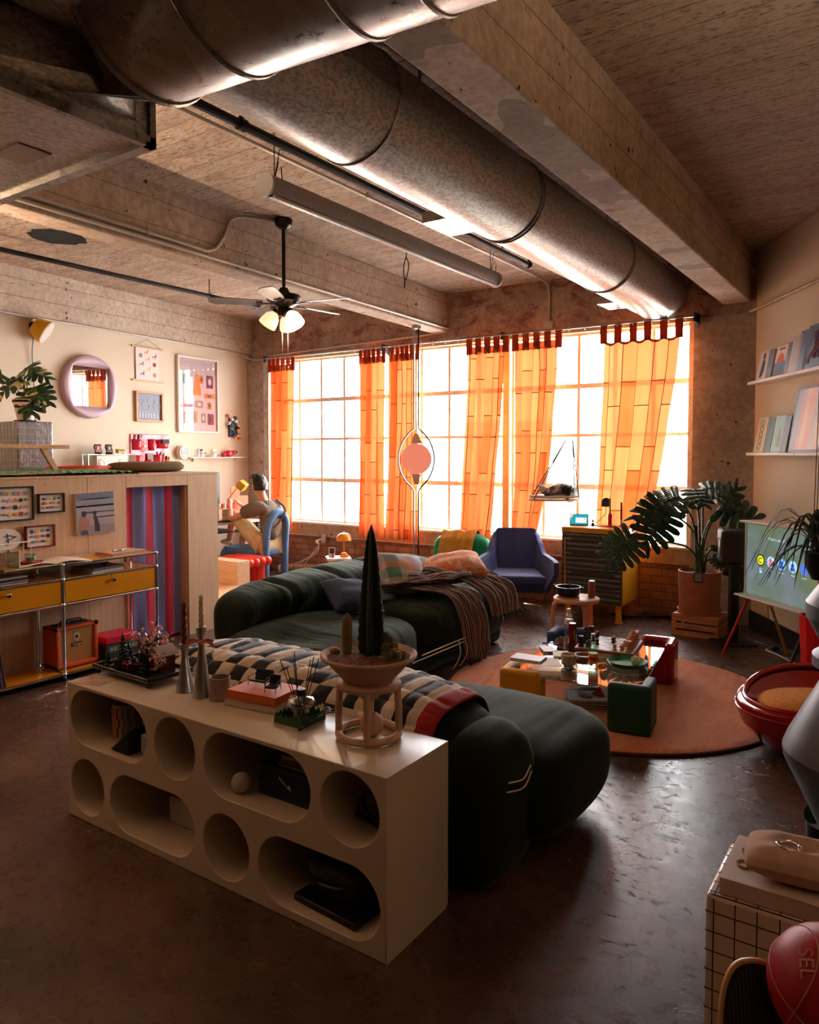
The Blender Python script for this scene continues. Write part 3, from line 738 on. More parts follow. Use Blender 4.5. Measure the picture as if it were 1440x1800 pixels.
# ================================================================ PLYWOOD PLATFORM (left)
M_PLY = mat('birch_plywood', 'c9a27c', 0.55); _t = NT(M_PLY)
_f = _t.noise(_t.coords('Object', (8, 8, 0.6)), 5, 7, 0.6, 0.3); _t.color(_t.ramp(_f, [(0.3, 'c09a76'), (0.5, 'c8a380'), (0.7, 'd0ad8a')])); _t.bump(_f, 0.05, 0.002)
M_WOOD = mat('light_wood', 'cfa277', 0.45); _t = NT(M_WOOD)
_f = _t.noise(_t.coords('Object', (2, 14, 14)), 4, 7, 0.6, 0.5); _t.color(_t.ramp(_f, [(0.3, 'b98a60'), (0.7, 'dcb48a')]))
M_SCREW = mat('screw_steel', 'b8ab9a', 0.3, 0.9)
PX = -5.1
o = thing('plywood_platform', 'tall birch plywood platform with a curtained doorway, left of the sofas', 'platform', (PX, 1.6, 0))
def pb(n, a, b, **k): return obj(n, MB().box(a, b), M_PLY, o, **k)
# local y = world y - 1.6 ; front face at x = 0
pb('front_panel', (-0.018, 0, 0), (0, 1.62, 1.37))
pb('front_panel', (-0.018, 1.624, 0), (0, 1.95, 1.37))
pb('header_panel', (-0.018, 1.953, 1.283), (0, 2.545, 1.37))
pb('front_panel', (-0.018, 2.548, 0), (0, 2.87, 1.37))
pb('top_panel', (-1.74, 0, 1.37), (0.004, 2.87, 1.388), bevel=0.002)
pb('end_panel', (-1.74, 2.852, 0), (-0.019, 2.87, 1.369))
pb('jamb_panel', (-0.30, 2.530, 0), (-0.019, 2.547, 1.369))
pb('jamb_panel', (-0.30, 1.93, 0), (-0.019, 1.948, 1.283))
obj('dark_interior', MB().box((-0.9, 0.1, 0.005), (-0.88, 2.8, 1.36)), M_PLY, o)
mb = MB()
for y, z in ((1.30, 1.33), (1.60, 1.33), (1.66, 1.335), (1.93, 1.33), (1.98, 1.335), (2.22, 1.34), (2.50, 1.342), (2.58, 1.35), (2.60, 1.335), (2.84, 1.30), (2.57, 1.05), (2.84, 0.9), (2.57, 0.7), (2.84, 0.45), (2.57, 0.3), (2.57, 0.12), (2.84, 0.12), (0.9, 1.33), (0.5, 1.33)):
    mb.cyl((0, y, z), (0.003, y, z), 0.005, n=8)
obj('screw', mb, M_SCREW, o)['kind'] = 'stuff'
# striped curtain in the doorway
sr = mat('stripe_red', 'a5152c', 0.8); sb_ = mat('stripe_blue', '7d82bd', 0.8)
mb = MB(); NU = 96
def f(u, v):
    y = 3.50 + (4.145 - 3.50) * u
    return (-0.075 + 0.016 * math.sin(u * 18 + 0.6 * v) + 0.008 * nz(u * 9, v * 3, 2), y - 3.82, 0.02 + 1.262 * v)
mb.grid(f, NU, 30)
bd = [0.0, 0.265, 0.414, 0.566, 0.713, 0.846, 1.01]
for j in range(30):
    for i in range(NU):
        u = (i + 0.5) / NU; k = max(q for q in range(6) if bd[q] <= u); mb.mi[j * NU + i] = k % 2
one('striped_curtain', 'red and lilac striped cloth hanging in the plywood doorway', 'curtain', mb, [sr, sb_], (PX, 3.82, 0), smooth=180)

# ---- pictures on the plywood face
def frame(o, w, h, fw, dp, m, backm, glass=None):
    """upright frame in the local yz plane facing +x, centred on the origin"""
    mb = MB(); mb.box((0, -w / 2, h / 2 - fw), (dp, w / 2, h / 2)); mb.box((0, -w / 2, -h / 2), (dp, w / 2, -h / 2 + fw)); mb.box((0, -w / 2, -h / 2), (dp, -w / 2 + fw, h / 2)); mb.box((0, w / 2 - fw, -h / 2), (dp, w / 2, h / 2))
    obj('picture_frame', mb, m, o); obj('mount', MB().box((0.001, -w / 2 + fw * 0.5, -h / 2 + fw * 0.5), (dp * 0.35, w / 2 - fw * 0.5, h / 2 - fw * 0.5)), backm, o)
def patches(o, name, rects, ms, x, smooth=0):
    mb = MB()
    for (y0, z0, y1, z1, k) in rects: mb.k = k; mb.box((x - 0.0012, y0, z0), (x, y1, z1))
    return obj(name, mb, ms, o, smooth=0)
PAPER = mat('paper_white', 'ded5cc', 0.8)
PALS = [mat('ink_%s' % n, c, 0.7) for n, c in (('red', 'b3202a'), ('orange', 'd07f35'), ('black', '231f20'), ('tan', 'b08d66'), ('navy', '35456b'), ('green', '4f8a62'), ('grey', '8f8a86'), ('yellow', 'd9a93c'), ('pink', 'd58f92'), ('purple', '6c3a63'))]
def pinboard(label, y, z, w, h, fm, rows, cols, seed):
    o = thing('pin_display', label, 'framed pins', (PX + 0.001, y, z)); frame(o, w, h, 0.010, 0.022, fm, PAPER)
    rnd = random.Random(seed)
    for r_ in range(rows):
        for c in range(cols):
            cy = -w / 2 + 0.028 + (w - 0.056) * (c + 0.5) / cols; cz = -h / 2 + 0.022 + (h - 0.044) * (r_ + 0.5) / rows
            s = min((w - 0.05) / cols, (h - 0.04) / rows) * rnd.uniform(0.28, 0.40); mb = MB()
            k = rnd.randrange(4)
            if k == 0: mb.cyl((0.008, cy, cz), (0.012, cy, cz), s, n=10)
            elif k == 1: mb.box((0.008, cy - s, cz - s * 0.8), (0.012, cy + s, cz + s * 0.8))
            elif k == 2: mb.prism([(0.008, cy - s, cz - s), (0.008, cy + s, cz - s * 0.6), (0.008, cy + s * 0.5, cz + s), (0.008, cy - s * 0.6, cz + s * 0.7)], (0.004, 0, 0))
            else: mb.box((0.008, cy - s, cz - s * 0.4), (0.012, cy + s, cz + s * 0.5)); mb.box((0.012, cy - s * 0.5, cz - s * 0.2), (0.014, cy + s * 0.2, cz + s * 0.9))
            obj('enamel_pin', mb, PALS[rnd.randrange(9)], o)
    return o
FB = mat('black_frame', '17120f', 0.4); FR_ = mat('red_frame', '7a1217', 0.4)
pinboard('large black frame of enamel pins at the left edge of the platform', 2.62, 1.205, 0.37, 0.235, FB, 4, 8, 1)
pinboard('small black frame of enamel pins between the large pin frame and the beach print', 2.935, 1.197, 0.195, 0.137, FB, 3, 5, 2)
pinboard('dark red frame of enamel pins below the small black one', 2.848, 0.966, 0.212, 0.156, FR_, 3, 4, 3)
# beach album print
o = thing('beach_print', 'square canvas print of two people looking at a grey sea, on the plywood', 'print', (PX + 0.001, 3.275, 1.103), rot=(R(1.5), 0, 0))
w = 0.155
mb = MB(); mb.box((0, -w, -w), (0.018, w, w)); obj('canvas', mb, PAPER, o)
cm = [mat('print_%d' % i, c, 0.6) for i, c in enumerate(('6f7082', '8b8a98', '9c95a0', 'a08f90', '8d7d7c', 'a56f5e', '2c2226', '50424c', 'c9b9c4'))]
rr = [(-w, 0.10, w, w, 0), (-w, 0.055, w, 0.10, 1), (-w, -0.02, w, 0.055, 2), (-w, -0.09, w, -0.02, 3), (-w, -w, w, -0.09, 4), (-w, 0.05, w, 0.062, 7), (-0.1, 0.105, 0.12, 0.112, 8), (-w + .05, 0.005, w, 0.012, 8), (0.0, -0.035, w, -0.028, 7)]
patches(o, 'print_bands', rr, cm, 0.0192)
mb = MB(); mb.k = 5
mb.prism([(0.0193, y, z) for y, z in ((-0.13, -0.12), (-0.135, -0.05), (-0.115, -0.02), (-0.08, -0.02), (-0.055, -0.05), (-0.055, -0.09), (-0.072, -0.12))], (0.001, 0, 0)); mb.k = 7
mb.prism([(0.0193, y, z) for y, z in ((-0.125, -0.155), (-0.12, -0.12), (-0.07, -0.12), (-0.068, -0.155))], (0.001, 0, 0)); mb.k = 6
mb.prism([(0.0195, -0.097 + 0.02 * math.cos(a), 0.0 + 0.023 * math.sin(a)) for a in [i * PI / 7 for i in range(14)]], (0.001, 0, 0))
mb.prism([(0.0193, y, z) for y, z in ((-0.01, -0.14), (-0.012, -0.06), (-0.02, -0.03), (0.0, -0.01), (0.012, -0.04), (0.028, -0.09), (0.03, -0.14))], (0.001, 0, 0))
mb.prism([(0.0195, -0.008 + 0.014 * math.cos(a), 0.0 + 0.018 * math.sin(a)) for a in [i * PI / 7 for i in range(14)]], (0.001, 0, 0))
obj('print_figures', mb, cm, o, smooth=0)
for i in range(3): text('print_lettering', '•', 0.02, (0.0205, 0.075 + i * 0.022, 0.137), (R(90), 0, R(90)), cm[8], o)
# calligraphy hat/board with tabs
o = thing('pennant_board', 'white card with blue brush writing and small charms, at the left edge above the sideboard', 'card', (PX + 0.001, 2.60, 0.965))
mb = MB(); mb.prism([(0, 0.12 * math.cos(a), 0.075 * math.sin(a)) for a in [i * PI / 12 for i in range(24)]], (0.006, 0, 0)); obj('card', mb, PAPER, o)
mb = MB(); mb.tube([(0.008, 0.00, 0.02), (0.008, 0.04, 0.025), (0.008, 0.08, 0.012)], 0.003, 5); mb.tube([(0.008, 0.01, -0.01), (0.008, 0.05, 0.0), (0.008, 0.085, 0.018)], 0.003, 5); mb.tube([(0.008, 0.02, 0.04), (0.008, 0.03, -0.03)], 0.003, 5); mb.tube([(0.008, -0.01, -0.03), (0.008, 0.025, -0.04), (0.008, 0.03, 0.0)], 0.003, 5)
obj('brush_writing', mb, PALS[4], o)
for y, z, k in ((0.125, 0.045, 3), (0.14, 0.02, 2), (0.12, -0.045, 2), (0.10, 0.065, 3)):
    mb = MB(); mb.tube([(0.006, y - 0.012, z - 0.01), (0.006, y + 0.012, z - 0.006), (0.006, y + 0.01, z + 0.012), (0.006, y - 0.012, z + 0.008)], 0.003, 5, closed=True); obj('charm', mb, PALS[k], o)

# ================================================================ YELLOW METAL SIDEBOARD
M_YEL = mat('golden_yellow_lacquer', 'd68a0c', 0.28, coat=0.3)
SX, SB = -4.762, -5.085
Y0, Y1, Y2 = 2.065, 2.815, 3.565
o = thing('modular_sideboard', 'chrome tube sideboard with golden yellow drawers in front of the plywood platform', 'sideboard', (SX, Y1, 0))
zs = [0.045, 0.522, 0.694, 0.795]
tr = 0.0115
def lx(x): return x - SX
for y in (Y0, Y1, Y2):
    for x in (SX, SB):
        mb = MB(); mb.cyl((lx(x), y - Y1, 0.02), (lx(x), y - Y1, zs[3]), tr, n=12); obj('chrome_post', mb, CHROME, o)
        mb = MB()
        for z in zs: mb.sph((lx(x), y - Y1, z), 0.0155, 12, 8)
        obj('ball_joint', mb, CHROME, o)
        mb = MB(); mb.cyl((lx(x), y - Y1, 0.0), (lx(x), y - Y1, 0.024), 0.016, n=12); obj('foot', mb, BLACK, o)
for z in zs:
    for a, b in ((Y0, Y1), (Y1, Y2)):
        for x in (SX, SB):
            mb = MB(); mb.cyl((lx(x), a - Y1, z), (lx(x), b - Y1, z), tr * 0.85, n=10); obj('chrome_rail', mb, CHROME, o)
    for y in (Y0, Y1, Y2):
        mb = MB(); mb.cyl((0, y - Y1, z), (lx(SB), y - Y1, z), tr * 0.85, n=10); obj('chrome_rail', mb, CHROME, o)
for z in zs:
    for a, b in ((Y0, Y1), (Y1, Y2)):
        mb = MB(); mb.box((lx(SB) + 0.01, a - Y1 + 0.012, z + 0.001), (-0.01, b - Y1 - 0.012, z + 0.006)); obj('shelf_panel', mb, M_YEL, o)
for a, b in ((Y0, Y1), (Y1, Y2)):
    mb = MB(); mb.box((-0.004, a - Y1 + 0.014, zs[1] + 0.012), (0.004, b - Y1 - 0.014, zs[2] - 0.012)); dr = obj('drawer', mb, M_YEL, o, bevel=0.002)
    mb = MB(); mb.box((lx(SB) + 0.01, a - Y1 + 0.016, zs[1] + 0.012), (-0.01, a - Y1 + 0.02, zs[2] - 0.012)); mb.box((lx(SB) + 0.01, b - Y1 - 0.02, zs[1] + 0.012), (-0.01, b - Y1 - 0.016, zs[2] - 0.012)); obj('drawer_side', mb, M_YEL, o)
    mb = MB(); mb.m = Matrix.Translation((0.004, (a + b) / 2 - Y1, 0.645)) @ Euler((0, R(90), 0)).to_matrix().to_4x4(); mb.lathe([(0.006, 0), (0.006, 0.012), (0.015, 0.014), (0.016, 0.024), (0.012, 0.028), (0.0, 0.029)], 18); obj('knob', mb, CHROME, dr)
    mb = MB(); mb.m = Matrix.Translation((0.004, (a + b) / 2 - Y1 - 0.006, 0.676)) @ Euler((0, R(90), 0)).to_matrix().to_4x4(); mb.lathe([(0.004, 0), (0.003, 0.002), (0.0, 0.0025)], 10); obj('lock', mb, CHROME, dr)
ST = zs[3] + 0.0065
# things on it
def book(name, label, loc, rz, w, d, h, cover, pages=PAPER, cat='book', group=None, spine_text=None):
    """lying book: w along x (spine at -y), d along y, h thick"""
    o = thing(name, label, cat, loc, rz, group); c = 0.0025
    mb = MB(); mb.box((-w / 2, -d / 2, 0), (w / 2, d / 2, c)); mb.box((-w / 2, -d / 2, h - c), (w / 2, d / 2, h)); mb.box((-w / 2, -d / 2, 0), (w / 2, -d / 2 + c, h)); obj('cover', mb, cover, o)
    obj('pages', MB().box((-w / 2 + 0.003, -d / 2 + c, c), (w / 2 - 0.003, d / 2 - 0.004, h - c)), pages, o)
    return o
o = thing('open_book', 'open picture book lying on top of the yellow sideboard', 'book', (-4.90, 2.80, ST), R(80))
def page(s):
    mb = MB(); mb.grid(lambda u, v: (s * 0.24 * u, -0.14 + 0.28 * v, 0.004 + 0.018 * math.sin(PI * min(u * 1.15, 1)) * (1 - u * 0.4)), 16, 2); mb.grid(lambda u, v: (s * 0.24 * u, 0.14 - 0.28 * v, 0.0), 2, 2)
    mb.quad((s * 0.24, -0.14, 0), (s * 0.24, 0.14, 0), (s * 0.24, 0.14, 0.006), (s * 0.24, -0.14, 0.006)); return mb
for s in (-1, 1): obj('page_block', page(s), PAPER, o, solid=0.003)
mb = MB(); mb.grid(lambda u, v: (-0.05 - 0.13 * u, -0.07 + 0.12 * v, 0.0075 + 0.018 * math.sin(PI * min((0.2 + 0.55 * u) * 1.15, 1)) * (1 - (0.2 + 0.55 * u) * 0.4)), 8, 1); obj('picture', mb, mat('sepia_photo', '8f6f62', 0.7), o)
book('book', 'thick cream boxed book at the right end of the sideboard top', (-4.90, 3.36, ST), R(-86), 0.30, 0.20, 0.022, mat('cream_cover', 'c9a888', 0.6), mat('cream_pages', 'b08a70', 0.7))
one('round_tin', 'small white pen and tin lying on the boxed book', 'tin', MB().lathe([(0.026, 0), (0.028, 0.006), (0.025, 0.013), (0, 0.014)], 16).cyl((0.02, -0.07, 0.008), (-0.01, 0.06, 0.008), 0.006, n=8), mat('tin_grey', 'a9a6a2', 0.35, 0.5), (-4.90, 3.35, ST + 0.0225))
o = thing('candle', 'green candle in a glass on the sideboard, in a red fluted dish', 'candle', (-4.88, 2.66, ST + 0.012))
obj('wax', MB().lathe([(0.033, 0.003), (0.033, 0.045), (0.0, 0.045)], 20), mat('green_wax', 'a7c285', 0.6), o); obj('glass', MB().lathe([(0.0, 0.0), (0.036, 0.0), (0.037, 0.065), (0.034, 0.065), (0.034, 0.004)], 20), GLASS2, o)
mb = MB(); n = 48
mb.grid(lambda u, v: ((0.05 + 0.022 * v) * (1 + 0.03 * math.cos(2 * PI * u * 20)) * math.cos(2 * PI * u), (0.05 + 0.022 * v) * (1 + 0.03 * math.cos(2 * PI * u * 20)) * math.sin(2 * PI * u), 0.0 + 0.026 * v * v), 120, 4, cu=True); mb.lathe([(0.0, 0.003), (0.05, 0.003)], 24)
one('fluted_dish', 'red fluted dish under the green candle', 'dish', mb, mat('red_glass', 'a5121c', 0.2), (-4.88, 2.67, ST), solid=0.003)
o = thing('display_box', 'clear acrylic box at the left edge of the sideboard top', 'box', (-4.86, 2.45, ST))
mb = MB()
for a, b in (((-0.07, -0.09, 0), (-0.066, 0.09, 0.115)), ((0.066, -0.09, 0), (0.07, 0.09, 0.115)), ((-0.07, -0.09, 0), (0.07, -0.086, 0.115)), ((-0.07, 0.086, 0), (0.07, 0.09, 0.115)), ((-0.07, -0.09, 0.11), (0.07, 0.09, 0.115))): mb.box(a, b)
obj('acrylic', mb, GLASS2, o); mb = MB()
for y in (-0.09, 0.09):
    for x in (-0.07, 0.07): obj('box_edge', MB().box((x - 0.003, y - 0.003, 0), (x + 0.003, y + 0.003, 0.117)), WHITE, o)
o = thing('steel_tube_rack', 'small white tube carry rack behind the clear box', 'rack', (-4.98, 2.55, ST))
mb = MB()
for dy in (0.0, 0.05): mb.tube([(0, -0.2, 0.0), (0, -0.2, 0.14), (0, 0.12 + dy, 0.15), (0.0, 0.12 + dy, 0.0)], 0.004, 8)
obj('tube_frame', mb, WHITE, o)
one('notebook', 'dark thin notebook at the left edge of the sideboard top', 'notebook', MB().box((-0.05, -0.06, 0), (0.05, 0.06, 0.008)), BLACK, (-4.80, 2.36, ST))
for i in range(4):
    book('magazine', 'magazine in the stack inside the left sideboard bay, %s' % ['at the bottom', 'second from the bottom', 'third from the bottom', 'on top with a spiral'][i], (-4.91, 2.46 + 0.008 * (i % 2), zs[2] + 0.0065 + i * 0.0125), R(90) + 0.02 * i, 0.26, 0.24 - 0.01 * i, 0.012, mat(['mag_white', 'mag_grey', 'mag_black', 'mag_white2'][i], ['d8d0c6', '9a948e', '2b2624', 'cfc8bf'][i], 0.5), group='magazines in the sideboard bay')
for i in range(2):
    book('book', 'grey book lying in the right sideboard bay, %s' % ['the lower of two', 'the upper of two, dark spined'][i], (-4.90, 3.16 + 0.01 * i, zs[2] + 0.0065 + i * 0.019), R(96), 0.27, 0.24, 0.018, mat(['bk_grey', 'bk_dark'][i], ['b7aea6', '4a3c36'][i], 0.5))
mb = MB(); mb.sph((0, 0, 0.012), (0.014, 0.024, 0.013), 12, 8); mb.sph((0.0, 0.022, 0.02), 0.010, 10, 6); mb.cyl((0, -0.02, 0.012), (0, -0.05, 0.024), 0.004, 0.002, 6)
one('paperweight', 'small dark metal animal shaped weight on the books in the right bay', 'paperweight', mb, BLACKM, (-4.83, 3.18, zs[2] + 0.0446))
# bottom shelf: records, amplifier, pink box
SBZ = zs[0] + 0.0065
rc = ['6b4a52', '8c6a6f', '3c2d33', '7a5560', 'a17f82', '4c3a45', '6e5868', 'b09296', '50404a', '826168']
for i in range(10):
    mb = MB(); mb.box((-0.155, -0.0018, 0), (0.155, 0.0018, 0.31))
    one('record_sleeve', 'vinyl record sleeve in the row on the bottom shelf, %s from the left end' % ORD[i], 'record', mb, mat('sleeve_%d' % i, rc[i], 0.5), (-4.925, 2.335 + i * 0.0095, SBZ + 0.004), rot=(R(8), 0, R(2)), group='records on the bottom shelf of the sideboard')
M_ORG = noisy('orange_tolex', 'd8551b', 'c64a14', 300, 0.6, bump=0.4, bdist=0.001)
o = thing('guitar_amplifier', 'orange tolex guitar amplifier with a basket weave grille on the bottom shelf', 'amplifier', (-4.925, 2.965, SBZ + 0.008), R(0))
W2, D2, H2 = 0.158, 0.09, 0.285
mb = MB(); P = [(-D2, 0), (D2, 0), (D2 - 0.012, H2), (-D2, H2)]
t_ = 0.03
for a, b in ((-W2, -W2 + t_), (W2 - t_, W2)): mb.prism([(x, a, z) for x, z in P], (0, b - a, 0))
mb.box((-D2, -W2, 0), (D2, W2, t_)); mb.prism([(-D2, -W2, H2 - t_ * 0.8), (D2 - 0.011, -W2, H2 - t_ * 0.8), (D2 - 0.013, -W2, H2), (-D2, -W2, H2)], (0, 2 * W2, 0))
obj('cabinet_shell', mb, M_ORG, o, bevel=0.008)
mb = MB(); mb.box((-D2 + 0.01, -W2 + 0.02, 0.02), (D2 - 0.02, W2 - 0.02, H2 - 0.02)); obj('grille_cloth', mb, noisy('tan_grille', 'c08a4e', 'a8743c', 400, 0.8, bump=0.5, bdist=0.001), o)
mb = MB(); mb.box((-0.05, -W2 + 0.04, H2 - 0.002), (0.03, W2 - 0.05, H2 + 0.008))
obj('control_panel', mb, BLACK, o)
for k in range(6):
    mb = MB(); mb.cyl((-0.01, -0.09 + 0.035 * k, H2 + 0.007), (-0.01, -0.09 + 0.035 * k, H2 + 0.018), 0.008, n=10); obj('control_knob', mb, BLACK, o)
mb = MB(); mb.tube([(-0.03, -0.07, H2 + 0.006), (-0.03, -0.05, H2 + 0.024), (-0.03, 0.09, H2 + 0.024), (-0.03, 0.11, H2 + 0.006)], 0.007, 8); obj('carry_handle', mb, BLACK, o)
for y in (-W2, W2):
    for z in (0.008, H2 - 0.008): obj('corner_guard', MB().sph((D2 - 0.010 - z * 0.03, y * 0.965, z), 0.017, 10, 8), BLACK, o)
mb = MB(); mb.m = Matrix.Translation((D2 - 0.0195, 0.0, 0.205)) @ Euler((0, R(90), 0)).to_matrix().to_4x4(); mb.lathe([(0.027, 0.0), (0.027, 0.001), (0.022, 0.0015), (0.022, 0.0008), (0.0, 0.0008)], 20, sx=1.15); badge = obj('crest_badge', mb, mat('badge_cream', 'c9b58a', 0.5), o)
mb = MB(); mb.m = Matrix.Translation((D2 - 0.0178, 0.0, 0.205)) @ Euler((0, R(90), 0)).to_matrix().to_4x4(); mb.lathe([(0.010, 0.0), (0.010, 0.001), (0, 0.001)], 8); mb.box((-0.016, -0.002, 0), (0.016, 0.002, 0.001)); mb.box((-0.002, -0.016, 0), (0.002, 0.016, 0.001)); obj('crest_mark', mb, BLACK, badge)
mb = MB(); mb.box((D2 - 0.0195, -0.038, 0.140), (D2 - 0.0165, 0.038, 0.163)); obj('name_plate', mb, BLACK, o)
text('name_lettering', 'Orange', 0.022, (D2 - 0.016, 0, 0.152), (R(90), 0, R(90)), mat('lettering_cream', 'e8dcc0', 0.5), o)
HP = mat('hot_pink_card', 'd4163c', 0.45)
one('pink_box', 'hot pink storage box on top of grey case, bottom right of the sideboard', 'box', MB().box((-0.10, -0.13, 0), (0.10, 0.13, 0.055)), HP, (-4.92, 3.30, SBZ + 0.106), bevel=0.006)
o = thing('black_case', 'dark case with pale lettering under the pink box', 'case', (-4.92, 3.30, SBZ))
obj('case_body', MB().box((-0.11, -0.14, 0), (0.11, 0.14, 0.105)), mat('charcoal_case', '2a2f31', 0.5), o, bevel=0.004)
obj('print_band', MB().box((0.111, -0.12, 0.05), (0.1115, 0.12, 0.095)), mat('teal_print', '55625f', 0.5), o)
mb = MB()
for k in range(7): mb.box((0.1117, -0.10 + k * 0.03, 0.06), (0.1122, -0.085 + k * 0.03, 0.085))
obj('pale_lettering', mb, mat('lettering_pale', 'a9b2a8', 0.6), o)

# ================================================================ ON THE PLATFORM
PT = 1.389
one('shag_rug', 'green shaggy rug spread along the front edge of the platform top', 'rug', MB().grid(lambda u, v: (-0.55 + 0.56 * v, -1.0 + 2.05 * u, 0.034 * min(1, 8 * u, 8 * (1 - u), 6 * v + .3, 6 * (1 - v) + .3) ** 0.5 + 0.012 * nz(u * 60, v * 18) + 0.008 * nz(u * 140, v * 50, 3)), 240, 50), noisy('green_shag', '5f8a6c', '86a98c', 40, 0.95, bump=1.0, bdist=0.02), (PX, 2.62, PT), smooth=180)
o = thing('low_wood_table', 'low light wood table with slanted legs on the green rug', 'table', (-5.42, 2.72, PT + 0.02))
obj('table_top', MB().box((-0.14, -0.6, 0.175), (0.16, 0.47, 0.205)), M_WOOD, o, bevel=0.004)
for x, y in ((0.12, 0.28), (-0.10, 0.42)):
    mb = MB(); mb.prism([(x - 0.014, y - 0.02, 0.176), (x - 0.014, y + 0.012, 0.176), (x - 0.014, y + 0.115, 0.0), (x - 0.014, y + 0.085, 0.0)], (0.028, 0, 0)); obj('leg', mb, M_WOOD, o)
for x in (0.12, -0.10):
    mb = MB(); mb.prism([(x - 0.014, -0.45, 0.176), (x - 0.014, -0.42, 0.176), (x - 0.014, -0.53, 0.0), (x - 0.014, -0.56, 0.0)], (0.028, 0, 0)); obj('leg', mb, M_WOOD, o)
mb = MB(); mb.lathe([(0.0, 0), (0.23, 0.0), (0.25, 0.004), (0.25, 0.028), (0.24, 0.028), (0.235, 0.008), (0, 0.006)], 40)
one('orange_tray', 'round bright orange tray standing behind the table legs on the platform', 'tray', mb, mat('orange_tray', 'e0522a', 0.4), (-5.78, 3.58, PT + 0.028))
one('floor_cushion', 'flat olive brown round floor cushion at the end of the platform top', 'cushion', MB().sph((0, 0, 0.045), (0.27, 0.29, 0.045), 40, 12, e=0.6), noisy('olive_canvas', '6e5b3e', '5d4c33', 60, 0.9), (-5.62, 4.12, PT), smooth=180)
one('bolster_cushion', 'small tan bolster end beside the flat floor cushion', 'cushion', MB().sph((0, 0, 0.045), (0.10, 0.07, 0.045), 20, 10, e=0.5), noisy('tan_canvas', '8a7350', '7a6445', 60, 0.9), (-5.60, 4.37, PT), smooth=180)
# silver tile-printed pedestal
o = thing('tiled_pedestal', 'tall silver pedestal covered in grey square tiles, holding the variegated plant', 'pedestal', (-6.30, 3.42, PT))
M_SILV = mat('silver_tile', '8f9096', 0.28, 0.75); _t = NT(M_SILV); _t.bump(_t.noise(_t.coords('Object'), 9, 4), 0.5, 0.02)
M_SILD = mat('dark_tile', '6a6a70', 0.35, 0.5)
hw = 0.155
mb = MB(); mb.box((-hw, -hw, 0), (hw, hw, 0.43)); obj('pedestal_body', mb, M_SILV, o, bevel=0.012)
mb = MB(); gm = mat('grout_pale', 'b9b5ae', 0.7)
for k in range(1, 6):
    t = -hw + 2 * hw * k / 6
    mb.box((hw, t - 0.002, 0), (hw + 0.002, t + 0.002, 0.425)); mb.box((t - 0.002, -hw - 0.002, 0), (t + 0.002, -hw, 0.425))
for k in range(1, 8):
    z = 0.43 * k / 8; mb.box((hw, -hw, z - 0.002), (hw + 0.002, hw, z + 0.002)); mb.box((-hw, -hw - 0.002, z - 0.002), (hw, -hw, z + 0.002))
obj('tile_joints', mb, gm, o)

# ---- monstera leaf generator
def leaf_half(mb, L, Wd, lobes, side, droop, k=0, seed=0, gap=0.085):
    """half a split leaf in the local xy plane: midrib along +x, lobes fanning out to y"""
    def bend(x, y): return (x, y * side, -droop * (max(x, 0) / L) ** 2 * L - 0.14 * y * y / Wd + 0.006 * nz(x * 20, y * 20, seed))
    def X(a, t): return L * (a * 0.97) + (a - 0.42) * L * 0.50 * t
    mb.k = k; n = 8
    for i in range(lobes):
        a0 = i / lobes; a1 = (i + 1) / lobes; am = (a0 + a1) / 2; ww = Wd * max(0.10, math.sin(PI * (0.20 + 0.78 * am) ** 0.9)) ** 0.6; rows = []
        for j in range(n + 1):
            t = j / n; g = gap / lobes * (min(1, max(0, (t - 0.42) / 0.2)) * (1 + t)); e = 0.26 * max(0, (t - 0.72) / 0.28) ** 2 / lobes
            rows.append((bend(X(a0 + (g / 2 if i else 0) + e, t), ww * t), bend(X(a1 - g / 2 - e * 0.8, t), ww * t)))
        for j in range(n): mb.quad(rows[j][0], rows[j][1], rows[j + 1][1], rows[j + 1][0])
def monstera_leaf(parent, base, direction, L, Wd, roll, mats, lobes=6, droop=0.3, seed=0, tipdrop=0.0, var=None, normal=None):
    m = direction.normalized(); up = normal or Vector((0, 0, 1)); s = up.cross(m); s = s.normalized() if s.length > 0.01 else Vector((0, 1, 0)); u = m.cross(s)
    rot = Matrix((m, s, u)).transposed().to_4x4()
    mb = MB(); mb.m = Matrix.Translation(base) @ rot @ Matrix.Rotation(R(roll), 4, 'X')
    leaf_half(mb, L, Wd, lobes, 1, droop, 0, seed); leaf_half(mb, L, Wd, lobes, -1, droop, 1 if var else 0, seed + 5)
    mb.k = 0; mb.tube([(L * t, 0, -droop * t * t * L + 0.002) for t in (0, 0.3, 0.6, 0.95)], [L * 0.012, L * 0.01, L * 0.006, L * 0.002], 5)
    lf = obj('leaf', mb, mats, parent, smooth=60, solid=0.0015)
    return lf
def m_leaf(name, c1, c2, c3=None):
    m = mat(name, c1, 0.38, spec=0.5); t = NT(m); f = t.noise(t.coords('Object'), 9, 4); c = t.ramp(f, [(0.4, c1), (0.6, c2)])
    if c3: f2 = t.noise(t.coords('Object', (1, 1, 1), loc=(4, 2, 1)), 12, 3); c = t.mix(t.ramp(f2, [(0.55, 0.0), (0.59, 1.0)]), c, c3)
    t.color(c); return m
LEAFG = m_leaf('monstera_green', '1b3a22', '2b5230')
LEAFV = m_leaf('variegated_monstera', '2d4f2a', '3c6434', 'd9cc90')
STEMG = mat('green_stem', '3f5a34', 0.5)
POTW = mat('white_ceramic', 'e6ddd2', 0.35)
o = thing('potted_monstera', 'small variegated monstera in a white pot on the silver pedestal', 'potted plant', (-6.30, 3.42, PT + 0.431))
mb = MB(); mb.lathe([(0.062, 0.012), (0.098, 0.165), (0.098, 0.19), (0.090, 0.19), (0.088, 0.165), (0.0, 0.165)], 28); obj('pot', mb, POTW, o)
